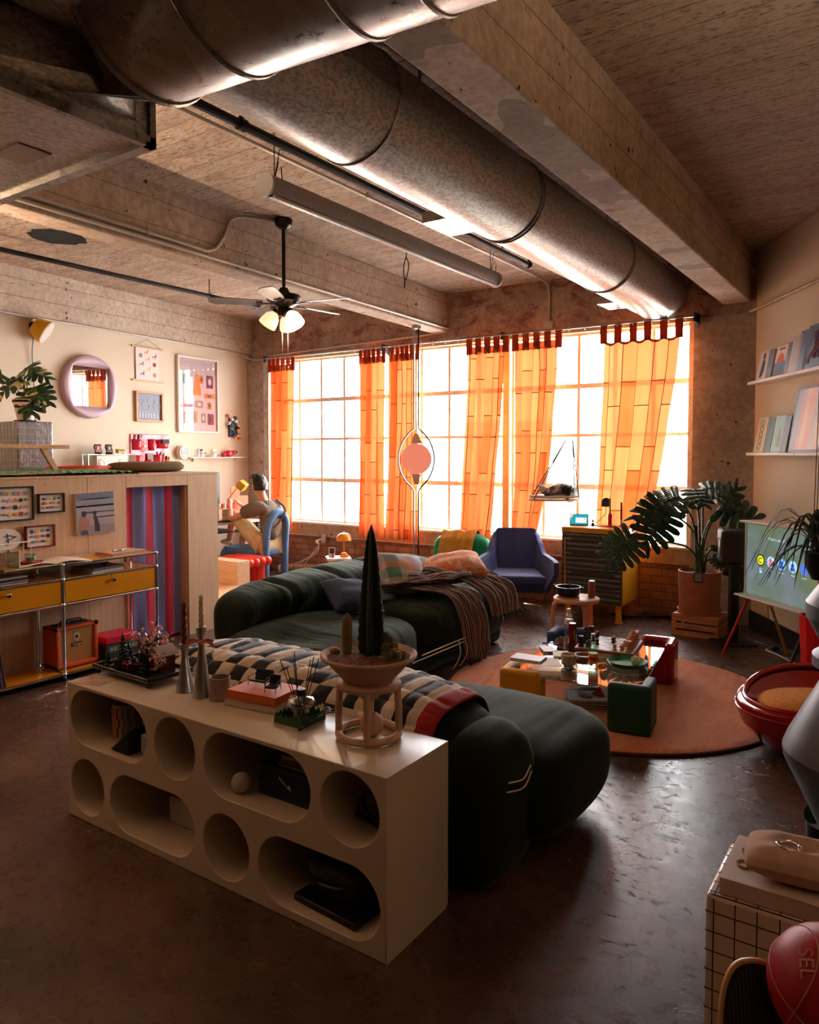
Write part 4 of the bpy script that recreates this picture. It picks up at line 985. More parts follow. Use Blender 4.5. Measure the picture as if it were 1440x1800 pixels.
obj('pot_band', MB().lathe([(0.0975, 0.162), (0.100, 0.166), (0.100, 0.182), (0.0985, 0.184)], 28), BLACK, o)
obj('saucer', MB().lathe([(0, 0), (0.085, 0.0), (0.09, 0.012), (0.06, 0.012), (0, 0.01)], 28), BLACK, o)
obj('portrait_print', MB().grid(lambda u, v: ((0.070 + 0.028 * v) * 1.01 * math.cos(-0.75 + 0.7 * u), (0.070 + 0.028 * v) * 1.01 * math.sin(-0.75 + 0.7 * u), 0.03 + 0.11 * v), 8, 2), noisy('grey_photo_print', '2b2624', 'b5aaa0', 30, 0.5, bump=0), o)
TW = Vector((0.69, -0.72, 0)); RT = Vector((0.826, 0.563, 0)); UP = Vector((0, 0, 1))   # towards the viewer side / along the picture's right
for k, (a, b, L, Wd, roll, ms, seed, dp) in enumerate([
    (RT * 0.00 + UP * 0.44, RT * 0.2 + UP * 0.25 + TW * 0.7, 0.17, 0.13, 0, [LEAFG, LEAFV], 1, 0.6),
    (RT * -0.02 + UP * 0.36, RT * -0.7 - UP * 0.3 + TW * 0.5, 0.2, 0.10, 0, [LEAFV, LEAFG], 2, 0.5),
    (RT * 0.10 + UP * 0.30, RT * 0.5 - UP * 0.5 + TW * 0.6, 0.22, 0.12, 20, [LEAFG, LEAFV], 3, 0.3),
    (RT * 0.06 + UP * 0.24, RT * 0.15 - UP * 0.7 + TW * 0.6, 0.22, 0.14, 0, [LEAFG, LEAFG], 4, 0.2),
    (RT * -0.19 + UP * 0.40, RT * -0.5 - UP * 0.3 + TW * 0.5, 0.17, 0.09, 0, [LEAFV, LEAFG], 5, 0.4),
    (RT * 0.05 + UP * 0.42, RT * 0.9 + UP * 0.0 + TW * 0.4, 0.16, 0.10, 0, [LEAFV, LEAFG], 6, 0.5)]):
    mb = MB(); mb.tube(spline([(0, 0, 0.16), tuple(a * 0.5 + Vector((0, 0, 0.12))), tuple(a)], 5), 0.005, 6); obj('stem', mb, STEMG, o)
    monstera_leaf(o, a, b, L, Wd, 0, ms, 5, dp, seed, var=True, normal=TW * 0.7 + UP * 0.6 + RT * 0.1 * (k - 2))
# ================================================================ ON THE LEFT WALL
LROT = math.atan2(LN.y, LN.x)      # local +x looks out of the wall; local +y runs away from the camera along the wall
def wl(u, z, d=0.0): return lwall(u, d, z)
def lthing(name, label, cat, u, z, d=0.0, group=None): return thing(name, label, cat, wl(u, z, d), LROT, group)
YL = mat('yellow_enamel', 'd9a50f', 0.35)
o = lthing('wall_lamp', 'yellow drum wall lamp with white diffuser and a black cord, high on the left wall', 'lamp', 3.24, 2.80, 0.05)
A = Vector((0.62, 0.55, -0.55)).normalized()
mb = MB(); mb.cyl((0, 0, 0), tuple(A * 0.13), 0.085, 0.125, 28); obj('lamp_shade', mb, YL, o, bevel=0.01)
mb = MB(); mb.cyl(tuple(A * 0.128), tuple(A * 0.136), 0.118, 0.112, 28); obj('diffuser', mb, mat('opal_white', 'cfc9c0', 0.5), o)
mb = MB(); mb.cyl((-0.045, 0, 0), (0, 0, 0), 0.03, n=12); obj('wall_mount', mb, BLACKM, o)
mb = MB(); mb.tube(spline([(0, 0, -0.05), (-0.03, -0.01, -0.25), (-0.03, 0.0, -0.55), (-0.03, 0.02, -1.35)], 6), 0.004, 6); mb.cyl((-0.03, -0.004, -0.47), (-0.03, -0.004, -0.55), 0.014, n=8); obj('lamp_cord', mb, BLACK, o)
# round lilac mirror
o = lthing('round_mirror', 'square mirror set in a thick round lilac frame on the left wall', 'mirror', 2.60, 2.253, 0.0)
LIL = mat('lilac_ceramic', 'b79aa6', 0.35)
mb = MB(); NN = 64
def rf(u, v):
    a = 2 * PI * u; s = max(abs(math.cos(a)), abs(math.sin(a)))
    q = Vector((0.215 * math.cos(a) / s, 0.205 * math.sin(a) / s, 0)); c = Vector((0.345 * math.cos(a), 0.335 * math.sin(a), 0))
    if v < 0.3: t = v / 0.3; p = c; x = 0.06 * math.sin(t * PI / 2); p = c * (0.96 + 0.04 * math.cos(t * PI / 2))
    else: t = (v - 0.3) / 0.7; p = (c * 0.96).lerp(q, t); x = 0.06 + 0.012 * math.sin(t * PI) - 0.03 * t * t
    return (x, p.x, p.y)
mb.grid(rf, NN, 16, cu=True); obj('mirror_frame', mb, LIL, o, smooth=50)
obj('mirror_glass', MB().box((0.0, -0.216, -0.206), (0.032, 0.216, 0.206)), mat('mirror', 'f2f2f2', 0.02, 1.0), o, smooth=0)
# chair poster on wooden hangers
o = lthing('hanging_poster', 'small poster of coloured chairs on wooden hanging rails', 'poster', 1.80, 2.575, 0.012)
obj('poster_paper', MB().box((0, -0.17, -0.19), (0.0015, 0.17, 0.18)), mat('poster_paper', 'e5d6cf', 0.8), o)
for z in (0.185, -0.195): obj('poster_rail', MB().box((-0.006, -0.23, z - 0.009), (0.012, 0.23, z + 0.009)), M_WOOD, o, bevel=0.003)
mb = MB(); mb.tube([(0.004, -0.18, 0.195), (0.004, 0.0, 0.285), (0.004, 0.18, 0.195)], 0.002, 5); obj('poster_string', mb, BLACK, o)
for k, (y, z, c) in enumerate(((-0.02, 0.13, 1), (0.1, 0.09, 9), (-0.10, 0.09, 6), (0.0, 0.05, 8), (-0.09, -0.01, 5), (0.1, 0.0, 0), (0.01, -0.06, 7), (-0.08, -0.12, 4), (0.1, -0.12, 1))):
    mb = MB(); s = 0.026
    if k % 3 == 2: mb.cyl((0.0016, y, z), (0.003, y, z), s, n=12)
    else: mb.box((0.0016, y - s, z - 0.004), (0.003, y + s, z + 0.006)); mb.prism([(0.0016, y + s * 0.4, z), (0.0016, y + s, z), (0.0016, y + s * 1.2, z + s * 1.3), (0.0016, y + s * 0.7, z + s * 1.3)], (0.0014, 0, 0))
    if k % 3 != 2:
        for q in (-0.9, 0.8): mb.box((0.0016, y + s * q - 0.002, z - s), (0.003, y + s * q + 0.002, z))
    obj('chair_drawing', mb, PALS[c], o)
# small oak frame
o = lthing('framed_print', 'oak framed blue grey drawing under the chair poster', 'picture', 1.785, 2.085, 0.0); frame(o, 0.40, 0.345, 0.022, 0.03, mat('oak_frame', 'c48a56', 0.5), mat('slate_print', '5c6178', 0.4))
mb = MB()
for k in range(4):
    p = [(0.0122, -0.13 + 0.08 * k + 0.05 * math.cos(a), 0.06 - 0.05 * (k % 2) + 0.045 * math.sin(a)) for a in [i * PI / 7 for i in range(14)]]; mb.tube(p, 0.004, 5, closed=True)
for k in range(7): mb.box((0.011, -0.15 + 0.043 * k, -0.13), (0.0135, -0.13 + 0.043 * k, -0.07))
obj('print_drawing', mb, mat('print_pale', 'c3bfba', 0.6), o)
# big white frame with collage
o = lthing('framed_poster', 'tall white framed collage of small cards behind shiny glass, right of the chair poster', 'picture', 1.005, 2.272, 0.0); frame(o, 0.69, 0.93, 0.02, 0.035, WHITE, mat('poster_lilac', 'd9c3c6', 0.5))
cards = [(-0.20, 0.19, 0.10, 0.12, 5), (0.06, 0.20, 0.07, 0.10, 1), (0.21, 0.18, 0.12, 0.16, 4), (-0.17, -0.10, 0.14, 0.10, 8), (0.02, -0.11, 0.13, 0.09, 6), (0.2, -0.12, 0.07, 0.09, 1), (-0.2, -0.28, 0.08, 0.14, 0), (-0.05, -0.27, 0.07, 0.15, 3), (0.09, -0.28, 0.08, 0.12, 6), (0.22, -0.29, 0.11, 0.14, 9), (0.2, 0.0, 0.18, 0.06, 1)]
for y, z, w, h, c in cards:
    mb = MB(); mb.box((0.0125, y - w / 2, z - h / 2), (0.014, y + w / 2, z + h / 2)); cc = obj('pasted_card', mb, PALS[c], o, smooth=0)
    obj('card_motif', MB().prism([(0.0141, y + w * 0.25 * math.cos(a), z + h * 0.28 * math.sin(a)) for a in [i * PI / 4 for i in range(8)]], (0.001, 0, 0)), PALS[(c + 3) % 10] if c % 2 else PAPER, cc)
mb = MB(); mb.prism([(0.0145, -0.03, 0.26), (0.0145, 0.0, 0.26), (0.0145, 0.06, 0.0), (0.0145, -0.10, 0.0)], (0.002, 0, 0)); obj('paper_lantern', mb, PALS[1], o)
obj('frame_glass', MB().box((0.020, -0.33, -0.45), (0.022, 0.33, 0.45)), m_glass('picture_glass', 'ffffff', 0.02, 0.4), o)
# colourful block relief
o = lthing('block_relief', 'small multicoloured relief of building blocks near the window corner', 'wall art', 0.37, 1.90, 0.0); rnd = random.Random(5)
obj('backing', MB().box((0, -0.075, -0.13), (0.02, 0.075, 0.13)), PALS[4], o)
for k in range(34):
    y = rnd.uniform(-0.11, 0.11); z = rnd.uniform(-0.15, 0.15); s = rnd.uniform(0.012, 0.028)
    obj('toy_block', MB().box((0.015, y - s, z - s * 0.7), (0.035 + rnd.random() * 0.02, y + s, z + s * 0.7)), PALS[rnd.choice((0, 1, 2, 4, 5, 7, 8))] if k % 5 else PAPER, o)
# red wall organiser
REDP = mat('red_plastic', 'd41f33', 0.3, coat=0.4)
o = lthing('wall_organizer', 'glossy red plastic pocket organiser full of small tools', 'organizer', 1.785, 1.59, 0.0)
obj('back_board', MB().box((0, -0.28, -0.19), (0.012, 0.28, 0.18)), REDP, o, bevel=0.01)
def pocket(y, z, w, h, dp, rnd_=False):
    mb = MB()
    mb.grid(lambda u, v: (0.012 + dp * math.sin(PI * u) ** 0.6 * (0.75 + 0.25 * v), y - w / 2 + w * u, z - h / 2 + h * v), 14, 3); mb.grid(lambda u, v: (0.012 + dp * 0.75 * math.sin(PI * u) ** 0.6 * v, y - w / 2 + w * u, z - h / 2), 14, 1)
    return obj('pocket', mb, REDP, o, smooth=60, solid=0.004)
for a in ((-0.19, 0.06, 0.12, 0.12, 0.06), (0.02, 0.06, 0.07, 0.13, 0.05), (0.19, 0.06, 0.16, 0.08, 0.07), (-0.19, -0.12, 0.14, 0.12, 0.06), (-0.02, -0.15, 0.10, 0.08, 0.05), (0.10, -0.11, 0.13, 0.11, 0.07), (0.22, -0.15, 0.10, 0.08, 0.05)): pocket(*a)
for y, z, c, kind in ((-0.20, 0.15, 2, 'marker'), (-0.16, 0.16, 2, 'scissor_handle'), (-0.01, -0.08, 6, 'photo_card'), (0.18, 0.075, 2, 'camera'), (0.17, -0.06, 3, 'brush'), (0.21, -0.09, 2, 'roller'), (0.25, -0.10, 7, 'sponge'), (0.13, -0.04, 6, 'brush')):
    mb = MB()
    if kind == 'scissor_handle': mb.tube([(0.04, y + 0.018 * math.cos(a), z + 0.018 * math.sin(a)) for a in [i * PI / 5 for i in range(10)]], 0.005, 5, closed=True)
    elif kind == 'photo_card': mb.box((0.03, y - 0.045, z - 0.05), (0.034, y + 0.045, z + 0.04))
    elif kind == 'camera': mb.box((0.05, y - 0.05, z), (0.085, y + 0.05, z + 0.05))
    else: mb.cyl((0.045, y, z - 0.08), (0.045, y + 0.01, z + 0.02), 0.011, 0.014, 10)
    obj(kind, mb, PALS[c], o)
mb = MB()
for dz in (0.03, -0.03): mb.tube([(0.03, -0.085 + 0.026 * math.cos(a), 0.04 + dz + 0.03 * math.sin(a)) for a in [i * PI / 8 for i in range(16)]], 0.006, 6, closed=True)
obj('sunglasses', mb, mat('pink_frame', 'd9b7b0', 0.4), o)
# narrow white shelf with toys
o = lthing('wall_shelf', 'narrow white shelf to the right of the red organiser', 'shelf', 0.70, 1.497, 0.0); obj('shelf_board', MB().box((0, -0.53, -0.006), (0.10, 0.51, 0.006)), WHITE, o, bevel=0.002)
for y in (-0.4, 0.4): obj('bracket', MB().box((0, y - 0.006, -0.05), (0.03, y + 0.006, -0.006)), WHITE, o)
o = lthing('round_speaker', 'round cream clock-like speaker on the wall shelf end', 'speaker', 1.30, 1.56, 0.03)
mb = MB(); mb.m = Euler((0, R(90), 0)).to_matrix().to_4x4(); mb.lathe([(0.0, -0.028), (0.07, -0.028), (0.086, -0.012), (0.086, 0.03), (0.076, 0.04), (0.0, 0.04)], 32); obj('speaker_body', mb, mat('cream_plastic', 'd8cfbd', 0.4), o)
mb = MB(); mb.tube([(0.041, 0.055 * math.cos(a), 0.055 * math.sin(a)) for a in [i * PI / 14 for i in range(28)]], 0.004, 6, closed=True); mb.tube([(0.041, 0.02 * math.cos(a), 0.02 * math.sin(a)) for a in [i * PI / 8 for i in range(16)]], 0.004, 6, closed=True); obj('speaker_ring', mb, mat('cream_ring', 'a89c88', 0.4), o)
def mini_chair(name, label, u, ms, seat):
    o = lthing(name, label, 'miniature chair', u, 1.503, 0.05); mb = MB()
    for y in (-0.035, 0.035):
        mb.tube([(0.03, y, 0.0), (0.03, y, 0.05), (-0.03, y, 0.05), (-0.03, y, 0.0)], 0.0025, 5); mb.tube([(-0.03, y, 0.05), (-0.03, y, 0.10)], 0.0025, 5)
    obj('chair_frame', mb, ms, o); obj('chair_seat', MB().box((-0.03, -0.033, 0.048), (0.03, 0.033, 0.056)), seat, o); obj('chair_back', MB().box((-0.033, -0.033, 0.075), (-0.027, 0.033, 0.10)), seat, o)
mini_chair('miniature_chair', 'miniature black and chrome chair on the narrow shelf', 0.97, CHROME, BLACK)
mini_chair('miniature_chair', 'miniature white tube chair beside the red toy helmet', 0.73, WHITE, WHITE)
o = lthing('toy_helmet', 'red toy helmet with an open visor on the narrow shelf', 'toy', 0.50, 1.503, 0.05)
obj('helmet_shell', MB().sph((0, 0, 0.045), (0.05, 0.07, 0.045), 20, 12), REDP, o, smooth=180); obj('visor', MB().sph((0.02, 0.075, 0.06), (0.035, 0.045, 0.028), 16, 10), REDP, o, smooth=180); obj('visor_opening', MB().sph((0.045, 0.09, 0.062), (0.018, 0.025, 0.014), 12, 8), BLACK, o); obj('toy_ball', MB().sph((0.0, -0.09, 0.028), 0.028, 14, 10), REDP, o)
o = lthing('toy_bicycle', 'small white wire wheeled toy at the right end of the shelf', 'toy', 0.27, 1.503, 0.05)
mb = MB()
for y in (-0.07, 0.08): mb.tube([(0, y + 0.022 * math.cos(a), 0.024 + 0.022 * math.sin(a)) for a in [i * PI / 8 for i in range(16)]], 0.003, 5, closed=True)
mb.tube([(0, -0.07, 0.024), (0, 0.0, 0.07), (0, 0.08, 0.024), (0, -0.01, 0.03), (0, -0.07, 0.024)], 0.003, 5); obj('wire_frame', mb, WHITE, o)
o = lthing('white_knob_toy', 'pale round wooden disc toy leaning on the shelf front', 'toy', 0.80, 1.503, 0.085); mb = MB(); mb.cyl((0, 0, 0.026), (0.01, 0, 0.026), 0.026, n=20); obj('disc', mb, WHITE, o)
# clear speaker box with two photo frames and a toy
o = lthing('clear_tape_player', 'long clear and white tape player standing at the back of the platform', 'player', 2.46, 1.392, 0.12)
obj('player_body', MB().box((0, -0.20, 0), (0.07, 0.20, 0.135)), mat('pale_player', 'cfc8b8', 0.4), o, bevel=0.004)
mb = MB()
for a, b in (((-0.01, -0.31, 0), (0.08, -0.304, 0.15)), ((-0.01, 0.304, 0), (0.08, 0.31, 0.15)), ((-0.01, -0.31, 0.145), (0.08, 0.31, 0.15))): mb.box(a, b)
obj('acrylic_case', mb, GLASS2, o)
for y in (-0.13, 0.13):
    mb = MB(); mb.m = Matrix.Translation((0.07, y, 0.055)) @ Euler((0, R(90), 0)).to_matrix().to_4x4(); mb.lathe([(0.05, 0), (0.05, 0.006), (0.042, 0.006), (0.03, 0.012), (0.012, 0.004), (0, 0.004)], 24); obj('reel', mb, WHITE, o)
for i, (u, c) in enumerate(((2.615, 'b4685c'), (2.475, '6e5650'))):
    o = lthing('curved_photo_frame', 'small curved dark frame with a portrait, the %s one on the tape player' % ('reddish left' if i == 0 else 'brown right'), 'photo frame', u, 1.542, 0.15)
    def cf(u_, v, d=0.0, s=1.0): return (0.012 * math.sin(PI * 2 * v) + d, (-0.045 + 0.09 * u_) * s + 0.006 * v, 0.052 + (-0.052 + 0.104 * v) * s)
    obj('frame_sheet', MB().grid(lambda a, b: cf(a, b), 4, 12), BLACK, o, smooth=60, solid=0.003); obj('portrait', MB().grid(lambda a, b: cf(a, b, 0.003, 0.8), 4, 12), mat('portrait_%d' % i, c, 0.6), o, smooth=60)
    obj('portrait_face', MB().sph((0.006, 0.002, 0.062), (0.003, 0.016, 0.02), 12, 8), mat('portrait_skin', 'd9a58b', 0.7), o)
o = lthing('toy_van', 'tiny yellow toy van standing on the tape player', 'toy car', 2.325, 1.543, 0.15)
obj('van_body', MB().box((-0.02, -0.05, 0.012), (0.025, 0.05, 0.055)), YL, o, bevel=0.006); obj('van_windows', MB().box((0.0255, -0.035, 0.033), (0.027, 0.035, 0.048)), BLACK, o)
for y in (-0.03, 0.032): obj('wheel', MB().cyl((0.018, y, 0.012), (0.028, y, 0.012), 0.012, n=12), PAPER, o)

# ================================================================ DESK CORNER
o = thing('desk', 'dark wire-legged desk by the left wall in front of the seated person', 'desk', (-7.08, 6.0, 0))
obj('desk_top', MB().box((-0.27, -0.75, 0.70), (0.31, 0.65, 0.725)), mat('pale_desk', 'cfc6b8', 0.5), o, bevel=0.003)
for y in (-0.7, 0.6):
    mb = MB(); mb.tube([(-0.2, y, 0.70), (-0.22, y, 0.0)], 0.012, 8); mb.tube([(0.27, y, 0.70), (0.28, y, 0.0)], 0.012, 8); mb.tube([(-0.21, y, 0.55), (0.275, y, 0.55)], 0.010, 8); obj('leg', mb, BLACKM, o)
obj('wire_tray', MB().box((-0.2, -0.35, 0.60), (0.3, 0.35, 0.612)), BLACKM, o)
o = thing('monitor', 'dark grey computer monitor half hidden behind the platform end', 'monitor', (-6.98, 5.90, 0.725)); obj('screen_panel', MB().box((-0.015, -0.32, 0.18), (0.01, 0.25, 0.60)), mat('monitor_grey', '50585c', 0.4), o, bevel=0.005); obj('monitor_stand', MB().box((-0.06, -0.06, 0), (0.06, 0.06, 0.01)).box((-0.02, -0.02, 0), (0.0, 0.02, 0.2)), BLACK, o)
o = thing('desk_riser', 'light wood riser shelf on the desk beside the monitor', 'shelf', (-6.88, 6.12, 0.7255))
mb = MB(); mb.box((-0.09, -0.14, 0.155), (0.07, 0.08, 0.168)); obj('riser_top', mb, M_WOOD, o)
for y in (-0.135, 0.065): obj('riser_side', MB().box((-0.09, y - 0.006, 0), (0.07, y + 0.006, 0.155)), M_WOOD, o)
for k in range(4):
    one('red_miniature', 'tiny %s figure in the row on the desk riser, %s from the near end' % ('red' if k % 2 else 'white', ORD[k]), 'ornament', MB().lathe([(0.014, 0), (0.012, 0.03), (0.016, 0.04), (0.010, 0.055), (0, 0.06)], 10), REDP if k % 2 else PAPER, (-6.84 + 0.01 * (k % 2), 6.02 + 0.042 * k, 0.8935), group='red and white figures on the desk riser')
one('keyboard', 'dark flat keyboard under the riser shelf on the desk', 'keyboard', MB().box((-0.06, -0.15, 0), (0.06, 0.1, 0.018)), mat('dark_keys', '2c2f33', 0.5), (-6.86, 6.1, 0.7255), bevel=0.003)
o = thing('orange_board', 'bright orange upright panel at the far side of the desk', 'board', (-6.93, 6.42, 0.7255)); obj('board_sheet', MB().box((0, -0.14, 0), (0.01, 0.0, 0.42)).box((0, 0.0, 0), (0.01, 0.14, 0.30)), mat('bright_orange', 'e85a1c', 0.5), o)
o = thing('desk_lamp', 'desk lamp with a tilted yellow square shade near the person face', 'lamp', (-6.97, 6.25, 0.7255))
mb = MB(); mb.m = Matrix.Translation((0.30, -0.02, 0.44)) @ Euler((R(10), R(40), R(20))).to_matrix().to_4x4(); mb.box((-0.05, -0.05, -0.045), (0.05, 0.05, 0.05)); obj('lamp_shade', mb, YL, o, bevel=0.01)
mb = MB(); mb.m = Matrix.Translation((0.30, -0.02, 0.44)) @ Euler((R(10), R(40), R(20))).to_matrix().to_4x4(); mb.box((-0.044, -0.044, -0.05), (0.044, 0.044, -0.046)); obj('diffuser', mb, WHITE, o)
mb = MB(); mb.tube([(0, 0, 0.01), (0.02, 0.0, 0.25), (0.28, -0.02, 0.47)], 0.008, 8); obj('lamp_arm', mb, YL, o); obj('lamp_base', MB().lathe([(0.06, 0), (0.06, 0.015), (0, 0.018)], 20), YL, o)

# ---- steps, red tube bench
BOXW = mat('pale_ply_step', 'd8ad85', 0.5); _t = NT(BOXW); _f = _t.noise(_t.coords('Object', (1, 10, 10)), 4, 5); _t.color(_t.ramp(_f, [(0.3, 'd0a077'), (0.7, 'e0b792')]))
o = thing('wooden_steps', 'pale wooden box steps at the end of the plywood platform', 'steps', (-5.7, 4.49, 0))
obj('step_box', MB().box((-0.6, 0, 0), (0.46, 0.66, 0.228)), BOXW, o, bevel=0.004)
obj('step_box', MB().box((-0.6, 0.662, 0), (0.105, 0.83, 0.46)), BOXW, o, bevel=0.004)
RT_ = mat('coral_red_tube', 'e2391f', 0.35)
o = thing('tube_bench', 'coral red stool made of five fat padded tubes beside the steps', 'stool', (-6.10, 5.68, 0))
for k in range(5):
    mb = MB(); y = -0.18 + 0.088 * k; mb.tube([(-0.28, y, 0.37), (-0.26, y, 0.37), (0.24, y, 0.37), (0.265, y, 0.37)], [0.025, 0.047, 0.047, 0.025], 16); obj('seat_tube', mb, RT_, o, smooth=50)
for x in (-0.18, 0.02, 0.14):
    for y in (-0.16, 0.14):
        mb = MB(); mb.cyl((x, y, 0), (x, y, 0.34), 0.05, n=16); obj('leg', mb, RT_, o)

# ================================================================ BLUE TUBE CHAIR AND THE PERSON
BLU = noisy('sky_blue_knit', '4b6f98', '5c81ab', 60, 0.8, bump=0.3, sheen=0.2)
o = thing('tube_chair', 'sky blue fat-tube chair with an arched back, the person sits on it', 'chair', (-6.30, 6.34, 0))
mb = MB(); mb.tube(spline([(0.05, -0.155, 0.05), (0.06, -0.155, 0.45), (0.09, -0.15, 0.70), (0.11, -0.09, 0.82), (0.115, 0.0, 0.86), (0.11, 0.09, 0.82), (0.09, 0.15, 0.70), (0.06, 0.16, 0.45), (0.05, 0.16, 0.05)], 8), 0.045, 16); mb.sph((0.05, -0.155, 0.045), 0.045, 14, 8); mb.sph((0.05, 0.16, 0.045), 0.045, 14, 8); obj('back_arch', mb, BLU, o, smooth=180)
mb = MB(); mb.sph((-0.30, 0, 0.385), (0.36, 0.24, 0.055), 32, 12, e=0.45); obj('seat', mb, BLU, o, smooth=180)
for y in (-0.17, 0.17):
    mb = MB(); mb.tube(spline([(-0.50, y, 0.38), (-0.62, y, 0.35), (-0.64, y, 0.2), (-0.64, y, 0.04)], 6), 0.045, 14); mb.sph((-0.64, y, 0.045), 0.045, 12, 8); obj('leg', mb, BLU, o, smooth=180)

def skinned(name, verts, edges, radii, m, parent, sub=2, root=0, flat=None):
    me = bpy.data.meshes.new(name); me.from_pydata(verts, edges, [])
    o = bpy.data.objects.new(name, me); COL.objects.link(o); o.parent = parent
    md = o.modifiers.new('skin', 'SKIN'); md.use_smooth_shade = True; md.branch_smoothing = 0.6
    if not me.skin_vertices: me.attributes.new('skin', 'FLOAT', 'POINT')
    sv = me.skin_vertices[0].data
    for i, r_ in enumerate(radii):
        sv[i].radius = (r_, r_) if isinstance(r_, (int, float)) else r_; sv[i].use_root = (i == root); sv[i].use_loose = False
    s = o.modifiers.new('sub', 'SUBSURF'); s.levels = sub; s.render_levels = sub
    dg = bpy.context.evaluated_depsgraph_get(); nm = bpy.data.meshes.new_from_object(o.evaluated_get(dg))
    o.modifiers.clear(); nm.name = name; nm.materials.clear(); nm.materials.append(m); nm.polygons.foreach_set('use_smooth', [True] * len(nm.polygons)); o.data = nm
    return o
class Sk:
    def __init__(s): s.v = []; s.e = []; s.r = []
    def add(s, p, r, parent=None):
        s.v.append(tuple(p)); s.r.append(r); i = len(s.v) - 1
        if parent is not None: s.e.append((parent, i))
        return i
SKIN = mat('skin', 'cf9478', 0.5); SHIRT = noisy('taupe_cotton', '6a5a4b', '7a6a59', 14, 0.85, bump=0.5, bdist=0.01); SHORTS = noisy('cream_cotton', 'cbb083', 'dcc49a', 12, 0.85, bump=0.6, bdist=0.012)
pr = thing('person', 'person in a taupe shirt and cream shorts sitting on the blue chair, one knee up', 'person', (-6.33, 6.30, 0))
k = Sk()
pel = k.add((0, 0, 0.50), (0.125, 0.10)); sp1 = k.add((0.07, 0, 0.66), (0.11, 0.09), pel); ch = k.add((0.06, 0, 0.84), (0.13, 0.09), sp1); nb = k.add((-0.03, 0, 0.975), 0.058, ch); nk = k.add((-0.075, 0, 1.035), 0.048, nb)
jaw = k.add((-0.13, 0, 1.10), 0.062, nk); hd = k.add((-0.145, 0, 1.20), 0.088, jaw); top = k.add((-0.13, 0, 1.265), 0.075, hd); nose = k.add((-0.235, 0, 1.135), 0.014, jaw)
for s, el, wr, ha in ((-1, (-0.40, -0.20, 0.765), (-0.50, -0.12, 0.90), (-0.53, -0.09, 0.965)), (1, (-0.40, 0.20, 0.80), (-0.52, 0.10, 0.90), (-0.56, 0.06, 0.95))):
    sh = k.add((-0.02, s * 0.150, 0.90), 0.050, ch); e_ = k.add(el, 0.041, sh); w_ = k.add(wr, 0.029, e_); h_ = k.add(ha, (0.036, 0.020), w_)
    H0 = Vector(ha); D0 = (H0 - Vector(wr)).normalized()
    for q in range(4):
        off = Vector((0, (q - 1.5) * 0.018, 0)); f1 = k.add(H0 + D0 * 0.035 + off, 0.010, h_); k.add(H0 + D0 * (0.06 + 0.008 * (q in (1, 2))) + off + Vector((-0.02, 0, -0.015)), 0.0085, f1)
    t1 = k.add(H0 + Vector((0.0, -s * 0.032, -0.01)), 0.011, h_); k.add(H0 + D0 * 0.03 + Vector((0, -s * 0.045, -0.01)), 0.009, t1)
for s, kn, an, toe in ((-1, (-0.49, -0.09, 0.86), (-0.55, -0.09, 0.49), (-0.68, -0.09, 0.455)), (1, (-0.52, 0.11, 0.54), (-0.57, 0.12, 0.10), (-0.70, 0.12, 0.05))):
    hp = k.add((-0.03, s * 0.09, 0.49), 0.095, pel); kk = k.add(kn, 0.058, hp); cf_ = k.add((Vector(kn) * 0.65 + Vector(an) * 0.35 + Vector((0.02, 0, 0))), 0.054, kk); aa = k.add(an, 0.036, cf_); ft = k.add(toe, (0.040, 0.024), aa)
body = skinned('body', k.v, k.e, k.r, SKIN, pr)
k = Sk(); a = k.add((0.015, 0, 0.52), (0.145, 0.125)); b = k.add((0.07, 0, 0.66), (0.135, 0.12), a); c = k.add((0.06, 0, 0.84), (0.16, 0.125), b); d_ = k.add((-0.02, 0, 0.985), (0.085, 0.08), c)
for s, el in ((-1, (-0.22, -0.19, 0.835)), (1, (-0.22, 0.19, 0.85))):
    md_ = k.add((0.03, s * 0.09, 0.905), 0.115, c); sh = k.add((-0.03, s * 0.165, 0.91), 0.10, md_); k.add(el, 0.085, sh)
skinned('t_shirt', k.v, k.e, k.r, SHIRT, pr)
k = Sk(); a = k.add((0.0, 0, 0.50), (0.145, 0.13))
for s, kn, fr in ((-1, (-0.49, -0.09, 0.86), 0.80), (1, (-0.52, 0.11, 0.54), 0.8)):
    hp = k.add((-0.03, s * 0.09, 0.49), 0.12, a); m_ = k.add(Vector((-0.03, s * 0.09, 0.49)).lerp(Vector(kn), 0.45) + Vector((0, 0, -0.01)), 0.105, hp); k.add(Vector((-0.03, s * 0.09, 0.49)).lerp(Vector(kn), fr), 0.10, m_)
skinned('shorts', k.v, k.e, k.r, SHORTS, pr)
mb = MB()
def hairf(u, v):
    a = 2 * PI * u; ph = -0.25 + (PI / 2 + 0.25) * v; r_ = 0.106 + 0.016 * nz(math.cos(a) * 3, math.sin(a) * 3, v * 4) + 0.006 * nz(math.cos(a) * 12, math.sin(a) * 12, v * 6)
    low = 0.0 if math.cos(a) > 0.1 else 0.09 * (1 - v) ** 2
    p = Vector((-0.128 + r_ * 1.02 * math.cos(a) * math.cos(ph), r_ * 0.88 * math.sin(a) * math.cos(ph), 1.195 + r_ * math.sin(ph) + low - (0.055 * (1 - v) ** 1.5 if math.cos(a) > 0.1 else 0)))
    if math.cos(a) < -0.3: p.x -= 0.025 * (1 - v)
    return tuple(p)
mb.grid(hairf, 40, 16, cu=True); obj('hair', mb, noisy('black_hair', '120e0d', '251d1b', 40, 0.45, stretch=(1, 1, 4), bump=0.5), pr, smooth=180, solid=0.012)
